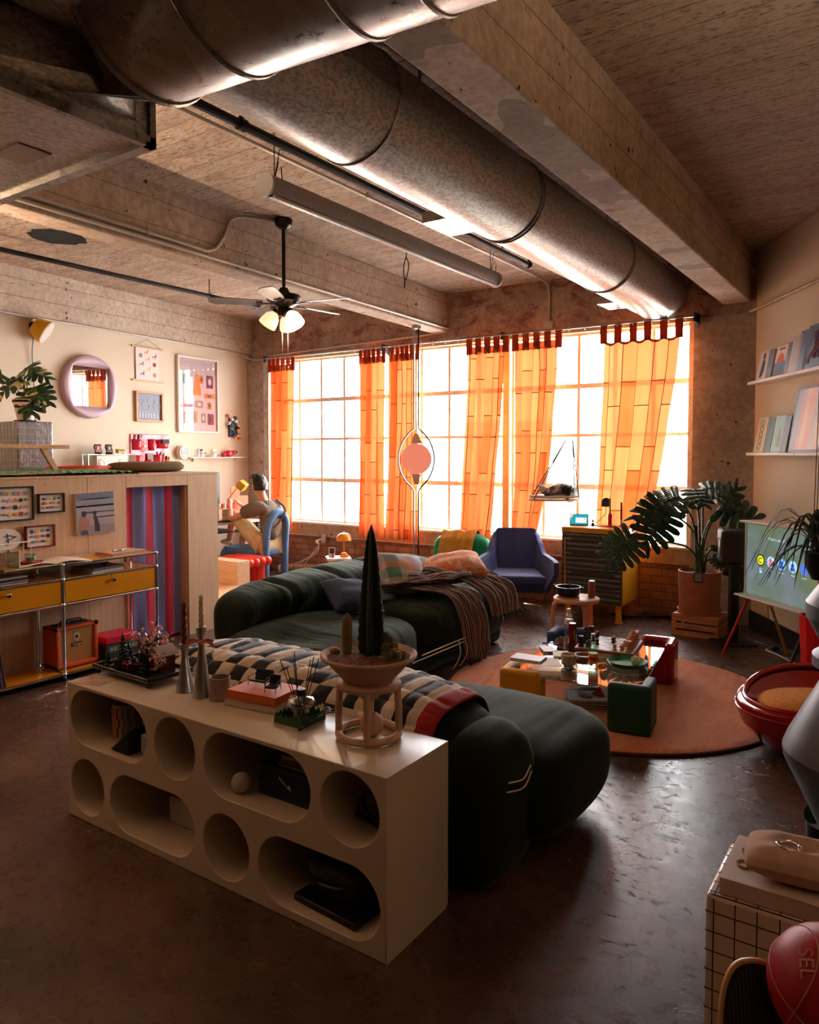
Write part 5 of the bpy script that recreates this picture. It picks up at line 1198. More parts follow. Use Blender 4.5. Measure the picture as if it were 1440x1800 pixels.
for s in (-1, 1):
    mb = MB(); mb.sph((-0.115, s * 0.088, 1.155), (0.018, 0.008, 0.03), 12, 8); obj('ear', mb, SKIN, pr, smooth=180)
    mb = MB(); mb.sph((-0.205, s * 0.038, 1.185), 0.011, 10, 6); obj('eye', mb, mat('eye_dark', '1b1412', 0.3), pr)
mb = MB(); mb.sph((-0.208, 0, 1.095), (0.008, 0.022, 0.006), 12, 6); obj('mouth', mb, mat('lips', 'a85f50', 0.5), pr)
mb = MB(); mb.tube(spline([(0.03, 0.12, 1.0), (0.165, 0.13, 0.90), (0.20, 0.05, 0.80), (0.17, -0.06, 0.68)], 6), 0.012, 6, flat=0.5); obj('shoulder_strap', mb, mat('strap_grey', '55504c', 0.7), pr)
for c_, r_ in (((-0.60, -0.09, 0.47), (0.10, 0.045, 0.032)), ((-0.63, 0.12, 0.045), (0.11, 0.045, 0.04))): obj('sock', MB().sph(c_, r_, 16, 10), mat('sock_cream', 'd9c9b3', 0.8), pr, smooth=180)

# things behind the chair
mb = MB(); mb.m = Matrix.Translation((0, 0, 0.075)) @ Euler((0, R(90), R(20))).to_matrix().to_4x4(); mb.lathe([(0.055, -0.17), (0.075, -0.17), (0.075, 0.17), (0.055, 0.17)], 28)
one('cardboard_roll', 'brown cardboard roll lying against the brick wall behind the blue chair', 'roll', mb, noisy('kraft_card', '9b6c49', '84583a', 20, 0.8), (-6.40, 6.98, 0))
mb = MB(); mb.m = Matrix.Translation((0, 0, 0.066)) @ Euler((R(90), 0, R(60))).to_matrix().to_4x4(); mb.lathe([(0.03, -0.09), (0.065, -0.09), (0.065, 0.09), (0.03, 0.09)], 24)
one('paper_roll', 'white paper roll on the floor beside the cardboard roll', 'roll', mb, PAPER, (-6.66, 6.93, 0))
o = thing('wall_outlet', 'grey socket box with a tangle of white cables on the brick wall', 'outlet', (-6.18, 7.185, 0.47)); obj('socket_box', MB().box((-0.035, -0.05, -0.05), (0.035, 0.0, 0.05)), CONDUIT, o, bevel=0.004)
for k in range(3):
    mb = MB(); mb.tube(spline([(-0.02, -0.05, 0), (-0.06 - 0.02 * k, -0.08, -0.03), (-0.03, -0.1, -0.08), (-0.12, -0.08, -0.15 - 0.03 * k), (-0.3 - 0.1 * k, -0.12, -0.38), (-0.5, -0.1, -0.46)], 6), 0.005, 6); obj('cable', mb, WHITE, o)
one('wall_raceway', 'thin grey pipe along the top of the brick wall', 'pipe', MB().cyl((0, 0, 0), (4.9, 0, 0), 0.009, n=8), CONDUIT, (-7.1, 7.17, 0.495))

# ---- small white table with a yellow mushroom lamp
TBX, TBY = -5.34, 6.42
o = thing('side_table', 'small white clover-topped side table against the brick wall', 'table', (TBX, TBY, 0))
mb = MB(); mb.prism([((0.15 + 0.025 * math.cos(4 * a)) * math.cos(a), (0.15 + 0.025 * math.cos(4 * a)) * math.sin(a), 0.36) for a in [i * PI / 24 for i in range(48)]], (0, 0, 0.028)); obj('table_top', mb, WHITE, o, bevel=0.005)
for k in range(4):
    a = k * PI / 2 + 0.3; mb = MB(); mb.cyl((0.09 * math.cos(a), 0.09 * math.sin(a), 0), (0.09 * math.cos(a), 0.09 * math.sin(a), 0.362), 0.026, n=16); obj('leg', mb, WHITE, o)
o = thing('mushroom_lamp', 'glossy yellow orange mushroom lamp on the small white table', 'lamp', (TBX + 0.055, TBY + 0.035, 0.389)); OY = mat('orange_yellow_gloss', 'f0940a', 0.25, coat=0.4)
obj('lamp_shade', MB().lathe([(0.086, 0.185), (0.084, 0.21), (0.07, 0.242), (0.045, 0.262), (0.012, 0.27), (0, 0.27)], 32), OY, o, solid=0.003, smooth=60); obj('lamp_base', MB().lathe([(0.048, 0), (0.047, 0.02), (0.035, 0.042), (0.01, 0.052), (0, 0.052)], 28), OY, o, smooth=60); obj('lamp_stem', MB().cyl((0, 0, 0.04), (0, 0, 0.26), 0.007, n=10), OY, o); obj('lamp_finial', MB().sph((0, 0, 0.275), 0.008, 10, 6), STEEL, o)
mb = MB(); mb.tube(spline([(0.04, 0.02, 0.01), (0.10, 0.05, 0.03), (0.11, 0.06, 0.12), (0.06, 0.06, 0.2)], 6), 0.003, 5); obj('lamp_cord', mb, BLACK, o)
o = thing('photo_frame', 'little white photo stand on the small white table', 'photo frame', (TBX - 0.085, TBY - 0.01, 0.389), 0.6, rot=(R(-8), 0, 0.6)); obj('stand_frame', MB().box((-0.035, -0.003, 0), (0.035, 0.003, 0.10)), WHITE, o); obj('photo', MB().box((-0.028, -0.0045, 0.03), (0.028, -0.003, 0.093)), mat('dark_photo', '3a2f33', 0.4), o)
one('small_toy', 'tiny red and pale blue trinket on the small white table', 'trinket', MB().sph((0, 0, 0.015), 0.016, 12, 8).sph((0.01, 0, 0.036), 0.010, 10, 6).sph((-0.012, 0.0, 0.034), 0.009, 8, 6), REDP, (TBX - 0.01, TBY - 0.08, 0.389))
one('small_cup', 'tiny pale blue cup behind the red trinket', 'cup', MB().lathe([(0.014, 0), (0.018, 0.03), (0.015, 0.03), (0.012, 0.005), (0, 0.005)], 16), mat('pale_blue', '9fb6c4', 0.4), (TBX - 0.06, TBY - 0.07, 0.389))

# ---- floor to ceiling disc lamp
o = thing('disc_lamp', 'pink disc lamp held between two thin cables from beam to floor', 'lamp', (-4.42, 6.62, 0))
obj('ceiling_plate', MB().box((-0.035, -0.035, 2.87), (0.035, 0.035, 2.904)), STEEL, o); rr_ = Vector((0.826, 0.563, 0)); nn_ = Vector((0.563, -0.826, 0))
for s in (-1, 1):
    pts = []
    for t in range(61):
        z = 2.87 * t / 60; dz = z - 1.49; w = 0.024
        if abs(dz) < 0.34: w = 0.024 + 0.168 * max(0, math.cos(min(1, abs(dz) / 0.31) * PI / 2)) ** 0.62
        pts.append(tuple(rr_ * (s * w) + Vector((0, 0, z))))
    mb = MB(); mb.tube(pts, 0.009, 6); obj('cable', mb, STEEL if s < 0 else BLACK, o)
mb = MB(); mb.cyl(tuple(nn_ * -0.012 + Vector((0, 0, 1.49))), tuple(nn_ * 0.012 + Vector((0, 0, 1.49))), 0.165, n=48); obj('disc', mb, mat('pink_disc', 'ee9078', 0.5, emit=0.25), o, bevel=0.004)
mb = MB(); mb.cyl((0, 0, 0), (0, 0, 0.02), 0.07, n=24); obj('floor_plate', mb, STEEL, o)
mb = MB(); mb.prism([tuple(rr_ * x + Vector((0, 0, z))) for x, z in ((-0.022, 1.76), (0.022, 1.76), (0.06, 1.655), (-0.06, 1.655))], tuple(nn_ * 0.004)); obj('disc_bracket', mb, mat('pale_acrylic', 'e0b8a0', 0.3), o); mb = MB(); mb.prism([tuple(rr_ * x + Vector((0, 0, z))) for x, z in ((-0.022, 1.22), (0.022, 1.22), (0.05, 1.328), (-0.05, 1.328))], tuple(nn_ * 0.004)); obj('disc_bracket', mb, mat('pale_acrylic', 'e0b8a0', 0.3), o)
# ================================================================ CEILING FAN, SCREEN, HANGERS
FX, FY = -4.02, 4.20
o = thing('ceiling_fan', 'black five-blade ceiling fan with two lit frosted glass shades', 'ceiling fan', (FX, FY, H)); FB_ = mat('fan_bronze', '1a1310', 0.35, 0.5)
obj('canopy', MB().lathe([(0.0, -0.075), (0.03, -0.075), (0.062, -0.05), (0.07, -0.01), (0.066, 0)], 28), FB_, o); obj('downrod', MB().cyl((0, 0, -0.06), (0, 0, -0.56), 0.014, n=12), FB_, o)
obj('motor_housing', MB().lathe([(0.0, -0.665), (0.06, -0.665), (0.09, -0.645), (0.125, -0.625), (0.135, -0.60), (0.12, -0.575), (0.05, -0.56), (0.03, -0.52), (0.0, -0.52)], 32), FB_, o)
obj('light_kit', MB().lathe([(0.0, -0.74), (0.035, -0.735), (0.045, -0.70), (0.05, -0.66), (0.0, -0.66)], 20), FB_, o)
M_BL = mat('grey_blade', '8f9296', 0.35); M_BL2 = mat('walnut_blade', '3a241a', 0.4)
for k in range(5):
    a = R(12 + 72 * k); mb = MB(); mb.m = Matrix.Rotation(a, 4, 'Z') @ Matrix.Translation((0, 0, -0.64)) @ Matrix.Rotation(R(11), 4, 'X')
    mb.prism([(0.16, -0.045, 0), (0.20, -0.055, 0), (0.50, -0.068, 0), (0.555, -0.04, 0), (0.56, 0.0, 0), (0.54, 0.05, 0), (0.50, 0.062, 0), (0.20, 0.05, 0), (0.16, 0.04, 0)], (0, 0, 0.006))
    b_ = obj('blade', mb, M_BL, o); mb = MB(); mb.m = Matrix.Rotation(a, 4, 'Z') @ Matrix.Translation((0, 0, -0.642)) @ Matrix.Rotation(R(11), 4, 'X'); mb.box((0.06, -0.012, -0.006), (0.20, 0.012, 0.0)); mb.box((0.16, -0.03, -0.006), (0.21, 0.03, 0.0)); obj('blade_iron', mb, FB_, b_)
M_SH = mat('lit_frosted_glass', 'ffcf96', 0.4, emit=2.2); M_SH2 = mat('dim_frosted_glass', 'f2b58a', 0.4, emit=0.7)
RTv = Vector((0.826, 0.563, 0)); TWv = Vector((0.563, -0.826, 0))
for k, (dv, ms) in enumerate(((RTv * 0.55 + TWv * 0.45, M_SH), (RTv * -0.8 + TWv * 0.3, M_SH2), (RTv * 0.1 - TWv * 0.9, M_SH2))):
    dd = dv.normalized(); ax_ = (dd * 0.55 + Vector((0, 0, -0.83))).normalized(); q = Vector((0, 0, -1)).rotation_difference(ax_).to_matrix().to_4x4()
    mb = MB(); mb.m = Matrix.Translation(dd * 0.06 + Vector((0, 0, -0.70))) @ q; mb.lathe([(0.025, 0.0), (0.03, -0.02), (0.055, -0.05), (0.066, -0.09), (0.070, -0.13), (0.062, -0.13), (0.05, -0.06), (0.02, -0.02)], 24); obj('glass_shade', mb, ms, o, smooth=60)
    mb = MB(); mb.m = Matrix.Translation(dd * 0.06 + Vector((0, 0, -0.70))) @ q; mb.lathe([(0.0, 0.01), (0.028, 0.008), (0.03, -0.02), (0, -0.022)], 16); obj('socket', mb, FB_, o)
    if k == 0:
        mb = MB(); mb.m = Matrix.Translation(dd * 0.06 + Vector((0, 0, -0.70))) @ q; mb.sph((0, 0, -0.08), 0.03, 14, 10); obj('bulb', mb, mat('glowing_bulb', 'ffe2ae', 0.4, emit=14), o)
        l = bpy.data.lights.new('fan_light', 'POINT'); l.energy = 9; l.color = (1, 0.75, 0.5); l.shadow_soft_size = 0.05; lo = bpy.data.objects.new('fan_light', l); COL.objects.link(lo); lo.parent = o; lo.location = tuple(dd * 0.14 + Vector((0, 0, -0.85)))
mb = MB(); mb.cyl((0.0, -0.02, -0.73), (0.0, -0.02, -1.25), 0.0012, n=5); mb.sph((0.0, -0.02, -1.25), 0.006, 8, 6); obj('pull_chain', mb, STEEL, o)
mb = MB(); mb.cyl((0.02, 0.02, -0.73), (0.02, 0.02, -1.12), 0.0012, n=5); mb.sph((0.02, 0.02, -1.12), 0.006, 8, 6); obj('pull_chain', mb, STEEL, o)
SX_, SZ_ = -2.80, 2.93
o = thing('projector_screen', 'long white rolled projector screen case hung under the pipes on cords', 'projector screen', (SX_, 2.80, SZ_)); M_WC = mat('screen_case', 'b5aaa0', 0.45)
P = [(-0.045, 0.04), (0.035, 0.05), (0.045, 0.0), (0.03, -0.045), (-0.03, -0.05), (-0.05, -0.01)]
mb = MB(); mb.prism([(x, 0, z) for x, z in P], (0, 2.52, 0)); obj('screen_case', mb, M_WC, o, bevel=0.006)
mb = MB(); mb.box((-0.012, 0.02, -0.056), (0.016, 2.50, -0.046)); obj('case_slot', mb, BLACK, o); mb = MB(); mb.cyl((0.025, 0.03, -0.055), (0.025, 2.49, -0.055), 0.009, n=10); obj('screen_bar', mb, WHITE, o)
for y in (-0.012, 2.52):
    mb = MB(); mb.cyl((0, y, 0), (0, y + 0.012, 0), 0.062, n=20); obj('end_cap', mb, WHITE, o)
for y in (0.06, 2.44):
    mb = MB(); mb.tube([(0.0, y, 0.04), (0.05, y - 0.02, 0.12)], 0.003, 5); mb.tube([(0.0, y, 0.04), (0.02, y + 0.02, 0.2), (0.24, y + 0.01, 0.12)], 0.003, 5); mb.tube([(0.05, y, 0.10), (0.03, y + 0.03, 0.02)], 0.003, 5); mb.tube([(0.0, y, 0.04), (0.0, y, H - SZ_)], 0.003, 5); obj('hanging_cord', mb, mat('navy_cord', '141a2e', 0.7), o)
o = thing('hanging_cable_loop', 'black cable loop dangling from a ceiling hook beside the screen case', 'cable', (-3.75, 5.45, H)); mb = MB(); mb.tube(spline([(0, 0, 0), (0.005, 0, -0.04), (-0.03, 0.01, -0.14), (-0.01, 0.0, -0.26), (0.02, 0, -0.2), (0.03, 0, -0.12), (0.0, 0, -0.05)], 6), 0.005, 6); mb.tube([(-0.01, 0, -0.24), (-0.015, 0, -0.32)], 0.006, 6); obj('cable_loop', mb, BLACK, o)
obj('hook_plate', MB().box((-0.03, -0.02, -0.006), (0.03, 0.02, 0)), STEEL, o)

# ================================================================ RUG AND GLASS TABLE
def m_rug():
    m = mat('terracotta_wool', 'c26a3e', 0.95, sheen=0.3); t = NT(m); f = t.noise(t.coords('Object', (3, 1, 1)), 5, 6, 0.7, 1.0); f2 = t.noise(t.coords('Object', (2, 14, 1)), 16, 4, 0.7)
    c = t.ramp(f, [(0.35, 'b95f34'), (0.6, 'd58454')]); f3 = t.noise(t.coords('Object', (1, 1, 1)), 2.0, 3); c = t.mix(t.ramp(f3, [(0.4, 0.0), (0.65, 0.5)]), c, 'd68f62'); t.color(c); t.bump(t.math('ADD', f, f2), 0.5, 0.01); return m
RX, RY = -1.62, 4.68
mb = MB(); mb.lathe([(0.0, 0.0), (1.03, 0.0), (1.045, 0.008), (1.03, 0.018), (0.98, 0.02), (0.0, 0.02)], 96)
o = thing('round_rug', 'round terracotta wool rug under the glass table', 'rug', (RX, RY, 0.001)); obj('rug_pile', mb, m_rug(), o, smooth=60)
mb = MB(); mb.tube([(1.045 * math.cos(a), 1.045 * math.sin(a), 0.008) for a in [2 * PI * i / 90 for i in range(90)]], 0.009, 6, closed=True); obj('rug_binding', mb, mat('rug_edge', '54261a', 0.9), o)
TX, TY, TA = -1.65, 4.52, R(8)
THX, THY = 0.43, 0.62
o = thing('coffee_table', 'low square glass coffee table slotted into four coloured corner blocks', 'coffee table', (TX, TY, 0.021), TA)
def leg_block(m, cx, cy, sx, sy):
    """rounded hollowed block; the open corner faces the table centre"""
    w = 0.235; t = 0.065; S = [(0, 0), (w, 0), (w, t), (t, t), (t, w), (0, w)]
    mb = MB(); mb.m = Matrix.Translation((cx, cy, 0)) @ Matrix.Diagonal((sx, sy, 1, 1))
    mb.prism([(x, y, 0) for x, y in S], (0, 0, 0.275))
    if sx * sy < 0: mb.f = [tuple(reversed(f)) for f in mb.f]
    b = obj('corner_block', mb, m, o, bevel=0.024, seg=4)
    mb = MB(); mb.m = Matrix.Translation((cx, cy, 0)) @ Matrix.Diagonal((sx, sy, 1, 1)); mb.prism([(t * 0.7, t * 0.7, 0.01), (w, t * 0.7, 0.01), (w, w * 0.75, 0.01), (w * 0.75, w, 0.01), (t * 0.7, w, 0.01)], (0, 0, 0.214))
    if sx * sy < 0: mb.f = [tuple(reversed(f)) for f in mb.f]
    obj('inner_step', mb, m, b, bevel=0.012, seg=3); return b
leg_block(mat('mustard_foam', 'd99a16', 0.6), -THX, -THY, 1, 1); leg_block(mat('forest_green_foam', '14402a', 0.6), THX, -THY, -1, 1)
leg_block(mat('cherry_red_gloss', '93101a', 0.25, coat=0.3), THX, THY, -1, -1); leg_block(mat('navy_blue_foam', '34457a', 0.6), -THX, THY, 1, -1)
obj('glass_top', MB().box((-THX + 0.068, -THY + 0.068, 0.226), (THX - 0.068, THY - 0.068, 0.236)), m_glass('table_glass', 'e6f0ee', 0.15), o)
TZ = 0.021 + 0.2365
def tpos(x, y): v = Matrix.Rotation(TA, 4, 'Z') @ Vector((x, y, 0)); return (TX + v.x, TY + v.y, TZ)
def tloc(wx, wy): v = Matrix.Rotation(-TA, 4, 'Z') @ Vector((wx - TX, wy - TY, 0)); return v
# chess board
BX, BY = -1.67, 4.83
o = thing('chess_board', 'grey and white chess board with a wooden edge on the glass table', 'chess board', (BX, BY, TZ), TA)
bw = 0.19; mb = MB(); mb.box((-bw, -bw, 0), (bw, bw, 0.018)); obj('board_edge', mb, mat('board_wood', 'a06f50', 0.5), o, bevel=0.003)
sq = [mat('square_white', 'd9d8da', 0.3), mat('square_grey', '9ea3ad', 0.3)]; mb = MB(); s = 2 * (bw - 0.015) / 8
for i in range(8):
    for j in range(8): mb.k = (i + j) % 2; mb.box((-bw + 0.015 + i * s, -bw + 0.015 + j * s, 0.017), (-bw + 0.015 + (i + 1) * s, -bw + 0.015 + (j + 1) * s, 0.0195))
obj('squares', mb, sq, o, smooth=0)
CB = mat('chess_black', '161214', 0.4); CWd = mat('chess_wood', 'c68f68', 0.5)
shapes = {'pawn': [(0.011, 0), (0.011, 0.004), (0.006, 0.012), (0.009, 0.018), (0.010, 0.024), (0.006, 0.031), (0, 0.033)], 'rook': [(0.015, 0), (0.015, 0.006), (0.011, 0.012), (0.012, 0.042), (0.015, 0.046), (0.013, 0.056), (0, 0.052)], 'bishop': [(0.015, 0), (0.014, 0.006), (0.009, 0.02), (0.014, 0.034), (0.012, 0.05), (0.004, 0.066), (0, 0.068)], 'king': [(0.017, 0), (0.016, 0.008), (0.012, 0.02), (0.016, 0.04), (0.018, 0.06), (0.010, 0.075), (0.004, 0.082), (0, 0.084)]}
shapes = {k: [(r_ * 1.35, z * 1.25) for r_, z in v] for k, v in shapes.items()}
def piece(kind, i, j, ms, label, group):
    p = Matrix.Rotation(TA, 4, 'Z') @ Vector((-bw + 0.015 + (i + 0.5) * s, -bw + 0.015 + (j + 0.5) * s, 0))
    mb = MB(); mb.lathe([(r_, z) for r_, z in shapes[kind]], 14)
    if kind == 'rook':
        for q in range(4): mb.box((0.010 * math.cos(q * PI / 2) - 0.004, 0.010 * math.sin(q * PI / 2) - 0.004, 0.052), (0.010 * math.cos(q * PI / 2) + 0.004, 0.010 * math.sin(q * PI / 2) + 0.004, 0.060))
    one('chess_' + kind, label, 'chess piece', mb, ms, (BX + p.x, BY + p.y, TZ + 0.0195), group=group)
for k, (kind, i, j) in enumerate((('rook', 0, 0), ('bishop', 0, 2), ('king', 0, 3), ('bishop', 0, 5), ('rook', 0, 7))): piece(kind, i, j, CB, 'black chess %s on the left edge of the board, %s from the near corner' % (kind, ORD[k]), 'black chess back row')
for k, (i, j) in enumerate(((1, 0), (1, 1), (1, 4), (1, 6), (2, 2), (4, 4), (1, 7))): piece('pawn', i, j, CB, 'small black chess pawn, row %s and column %s counted from the near left corner' % (ORD[j], ORD[i]), 'black chess pawns')
for k, (kind, i, j) in enumerate((('rook', 7, 0), ('bishop', 7, 1), ('bishop', 7, 2), ('king', 7, 3), ('king', 7, 4), ('bishop', 7, 5), ('rook', 7, 6), ('rook', 7, 7))): piece(kind, i, j, CWd, 'pale wooden chess %s on the right edge of the board, %s from the near corner' % (kind, ORD[k]), 'wooden chess back row')
for k, (i, j) in enumerate(((6, 0), (6, 1), (5, 0), (6, 3), (6, 5), (4, 5), (6, 7))): piece('pawn', i, j, CWd, 'small wooden chess pawn, row %s and column %s counted from the near left corner' % (ORD[j], ORD[i]), 'wooden chess pawns')
# other things on the glass
one('stoneware_cup', 'speckled beige stoneware cup on the glass table in front of the chess board', 'cup', MB().lathe([(0.028, 0), (0.030, 0.008), (0.044, 0.016), (0.046, 0.075), (0.042, 0.075), (0.040, 0.02), (0.0, 0.018)], 28), noisy('stoneware', 'b09478', 'c8ae92', 50, 0.6), (-1.715, 4.235, TZ))
one('terracotta_dish', 'small brown round dish behind the stoneware cup', 'dish', MB().lathe([(0.0, 0.0), (0.05, 0.0), (0.062, 0.024), (0.058, 0.024), (0.047, 0.006), (0, 0.006)], 28), mat('brown_glaze', '8a4f3a', 0.35), (-1.70, 4.46, TZ))
one('green_tray', 'dark green round enamel tray on the glass table', 'tray', MB().lathe([(0.0, 0.0), (0.105, 0.0), (0.122, 0.026), (0.118, 0.028), (0.102, 0.005), (0, 0.004)], 40), mat('green_enamel', '1c7a49', 0.3, coat=0.2), (-1.43, 4.47, TZ))
mb = MB(); mb.grid(lambda u, v: tuple(Vector((math.cos(2 * PI * u) * math.sin(PI * v), math.sin(2 * PI * u) * math.sin(PI * v), math.cos(PI * v))) * (0.026 + 0.012 * nz(math.cos(2 * PI * u) * 3, math.sin(2 * PI * u) * 3, v * 7)) + Vector((0, 0, 0.024))), 24, 14, cu=True)
one('crumpled_tissue', 'crumpled white tissue on the green tray', 'tissue', mb, PAPER, (-1.385, 4.49, TZ + 0.005), smooth=0)
o = thing('soda_bottle', 'clear glass bottle of mineral water with a yellow label on the glass table', 'bottle', (-1.575, 4.275, TZ))
bp = [(0.0, 0.002), (0.026, 0.0), (0.029, 0.01), (0.029, 0.10), (0.024, 0.125), (0.0135, 0.165), (0.012, 0.20), (0.014, 0.203), (0.014, 0.212), (0.010, 0.212)]
obj('bottle_glass', MB().lathe(bp, 28), m_glass('green_glass', 'cfe8d8', 0.12), o, smooth=60); obj('label', MB().lathe([(0.0295, 0.035), (0.0296, 0.095)], 28), mat('yellow_label', 'e0a414', 0.5), o); obj('label_mark', MB().lathe([(0.0299, 0.055), (0.0299, 0.075)], 28), mat('red_label', 'b8351c', 0.5), o); obj('neck_label', MB().lathe([(0.022, 0.135), (0.017, 0.152)], 20), MATS['yellow_label'], o)
text('label_lettering', 'Topo Chico', 0.013, (0.0, 0, 0), (R(90), 0, 0), BLACK, o); o.children[-1].location = (0.017, -0.0255, 0.064); o.children[-1].rotation_euler = (R(90), 0, R(34))
o = thing('soda_can', 'tall dark red soda can on the far left of the glass table', 'can', (-1.905, 4.77, TZ)); obj('can_body', MB().lathe([(0.022, 0), (0.027, 0.006), (0.027, 0.125), (0.022, 0.137), (0, 0.135)], 24), noisy('can_red', '8c0f1c', '5e0a12', 30, 0.3, bump=0, metal=0.2), o, smooth=50); obj('can_lid', MB().lathe([(0.021, 0.137), (0.021, 0.139), (0, 0.137)], 20), STEEL, o)
mb = MB(); mb.tube([(0.0185 + 0.0, -0.0205, 0.03), (0.024, -0.015, 0.055), (0.0175, -0.0215, 0.075), (0.024, -0.014, 0.10)], 0.003, 5); obj('can_script', mb, mat('can_gold', 'c9a36a', 0.4), o)
o = thing('water_bottle', 'clear plastic water bottle with a white cap behind the red can', 'bottle', (-1.99, 4.91, TZ)); obj('bottle_body', MB().lathe([(0.0, 0.002), (0.028, 0.0), (0.030, 0.01), (0.028, 0.05), (0.030, 0.09), (0.030, 0.135), (0.022, 0.165), (0.011, 0.182), (0.011, 0.19)], 24), m_glass('clear_plastic', 'f2f4f4', 0.15), o, smooth=60); obj('bottle_cap', MB().lathe([(0.0135, 0.188), (0.0135, 0.204), (0, 0.205)], 16), WHITE, o); obj('bottle_label', MB().lathe([(0.0306, 0.095), (0.0306, 0.13)], 24), WHITE, o)
book('paperback', 'pale grey book lying on the yellow corner of the glass table', (-1.885, 4.03, 0.315), TA + R(88), 0.12, 0.19, 0.02, mat('pale_grey_cover', 'b9b7c0', 0.5))
one('wood_cards', 'brown wooden card box near the left edge of the glass', 'box', MB().box((-0.045, -0.075, 0), (0.045, 0.075, 0.014)), mat('brown_wood', '9a6448', 0.5), (-1.965, 4.50, TZ), TA + 0.5, bevel=0.003)
one('card_pack', 'pale green card pack beside the brown box', 'box', MB().box((-0.05, -0.07, 0), (0.05, 0.07, 0.012)), mat('pale_green_card', 'b9bd98', 0.6), (-1.85, 4.44, TZ), TA + 0.3, bevel=0.002)
one('paper_sheet', 'loose white sheet on the near left of the glass', 'paper', MB().box((-0.075, -0.10, 0), (0.075, 0.10, 0.001)), PAPER, (-1.86, 4.26, TZ), TA + 0.4)
mb = MB(); mb.cyl((-0.08, 0, 0.006), (0.06, 0.01, 0.006), 0.006, 0.004, 8); one('black_pen', 'black pen by the chess board edge', 'pen', mb, BLACK, (-2.00, 4.68, TZ), 0.6)
one('bottle_stopper', 'small black stopper on the glass by the soda bottle', 'stopper', MB().sph((0, 0, 0.009), 0.012, 12, 8), BLACK, (-1.63, 4.39, TZ))
one('coin', 'white coin-like bottle cap in front of the cup', 'bottle cap', MB().cyl((0, 0, 0), (0, 0, 0.005), 0.013, n=16), PAPER, (-1.645, 4.15, TZ))
# below the glass
for i in range(3):
    book('magazine', 'magazine in the pile under the glass table, %s' % ['at the bottom', 'in the middle', 'on top, under the red pyramid'][i], (-1.62, 4.33, 0.022 + i * 0.0165), R(110 + 5 * i), 0.20, 0.27, 0.016, mat(['dark_cover', 'grey_cover', 'mono_cover'][i], ['1f1a18', '6b635d', '8f8780'][i], 0.35), group='magazines under the glass table')
mb = MB(); mb.prism([(-0.045, -0.03, 0), (0.045, -0.03, 0), (0.0, 0.05, 0)], (0, 0, 0.002)); mb._add([(-0.045, -0.03, 0.002), (0.045, -0.03, 0.002), (0.0, 0.05, 0.002), (0, 0, 0.05)], [(0, 1, 3), (1, 2, 3), (2, 0, 3)])
one('red_pyramid', 'small red pyramid box on the magazines under the glass', 'box', mb, mat('pyramid_red', 'a81520', 0.4), (-1.57, 4.38, 0.0725), smooth=0)
mb = MB(); rnd = random.Random(3)
for k in range(9): mb.tube([(rnd.uniform(-0.05, 0.05), rnd.uniform(-0.03, 0.03), 0.006 + 0.002 * (k % 3)) for _ in range(4)], 0.003, 5)
one('gold_cord', 'tangled golden cord on the magazines under the glass', 'cord', mb, mat('gold_cord', 'b99763', 0.4, 0.5), (-1.63, 4.29, 0.0725))
mb = MB(); mb.sph((0, 0, 0.02), (0.12, 0.05, 0.02), 20, 8, e=0.7)
one('dark_slipper', 'flat dark slipper under the left side of the glass table', 'slipper', mb, BLACK, (-1.72, 4.50, 0.022), 0.9, smooth=180)

# ================================================================ ARMCHAIRS
GRN = noisy('kelly_green_velvet', '14805a', '22a870', 8, 0.75, bump=0.3, bdist=0.01, sheen=0.4)
o = thing('green_lounge_chair', 'puffy kelly green lounge chair with a mustard blanket over its back', 'armchair', (-3.93, 6.70, 0), R(22))
mb = MB(); puff(mb, (0, 0.22, 0.44), (0.62, 0.26, 0.52), axis=0, e=0.42, nu=48, nv=48, tufts=[(-0.15, -0.12, 0.05), (0.15, -0.12, 0.05)], amp=0.03, wr=0.004, seed=4); obj('backrest', mb, GRN, o, smooth=180)
mb = MB(); puff(mb, (0, -0.06, 0.26), (0.64, 0.60, 0.26), axis=0, e=0.42, nu=48, nv=48, seed=8, wr=0.004); obj('seat', mb, GRN, o, smooth=180)
mb = MB(); mb.sph((0, 0.0, 0.08), (0.27, 0.27, 0.08), 24, 8, e=0.6); obj('chair_base', mb, GRN, o, smooth=180)
MUS = noisy('mustard_knit', 'c0862c', 'd39a3e', 24, 0.9, bump=0.5, bdist=0.006, sheen=0.2)
def blanket(u, v):
    x = -0.19 + 0.36 * u + 0.03 * (1 - v) * math.sin(v * 5) - 0.06 * v; s = v * 1.05
    pts = [(-0.10, 0.40), (0.06, 0.42), (0.09, 0.60), (0.16, 0.712), (0.26, 0.72), (0.36, 0.62), (0.365, 0.42)]
    pts = [(-0.02, 0.375), (0.045, 0.40), (0.07, 0.52), (0.10, 0.64), (0.18, 0.718), (0.27, 0.715), (0.352, 0.63), (0.365, 0.5)]
    f_ = (1 - v) * (len(pts) - 1.001); i = int(f_); t = f_ - i; a, b = pts[i], pts[i + 1]
    y = a[0] + (b[0] - a[0]) * t; z = a[1] + (b[1] - a[1]) * t
    w = 0.010 * math.sin(u * 14 + v * 5) + 0.012 * nz(u * 5, v * 4, 2)
    return (x, y - abs(w) * 0.8 - 0.006, z + w * 0.5 + 0.008)
one('mustard_blanket', 'mustard yellow blanket draped over the green chair back', 'blanket', MB().grid(blanket, 40, 44), MUS, (-3.93, 6.70, 0), R(22), smooth=180, solid=0.008)
BLUF = noisy('slate_blue_wool', '2c3862', '36447a', 60, 0.9, bump=0.25, bdist=0.002, sheen=0.3)
o = thing('blue_armchair', 'slate blue wing armchair with angular arms on a chrome four-star base', 'armchair', (-3.24, 6.62, 0), R(26))
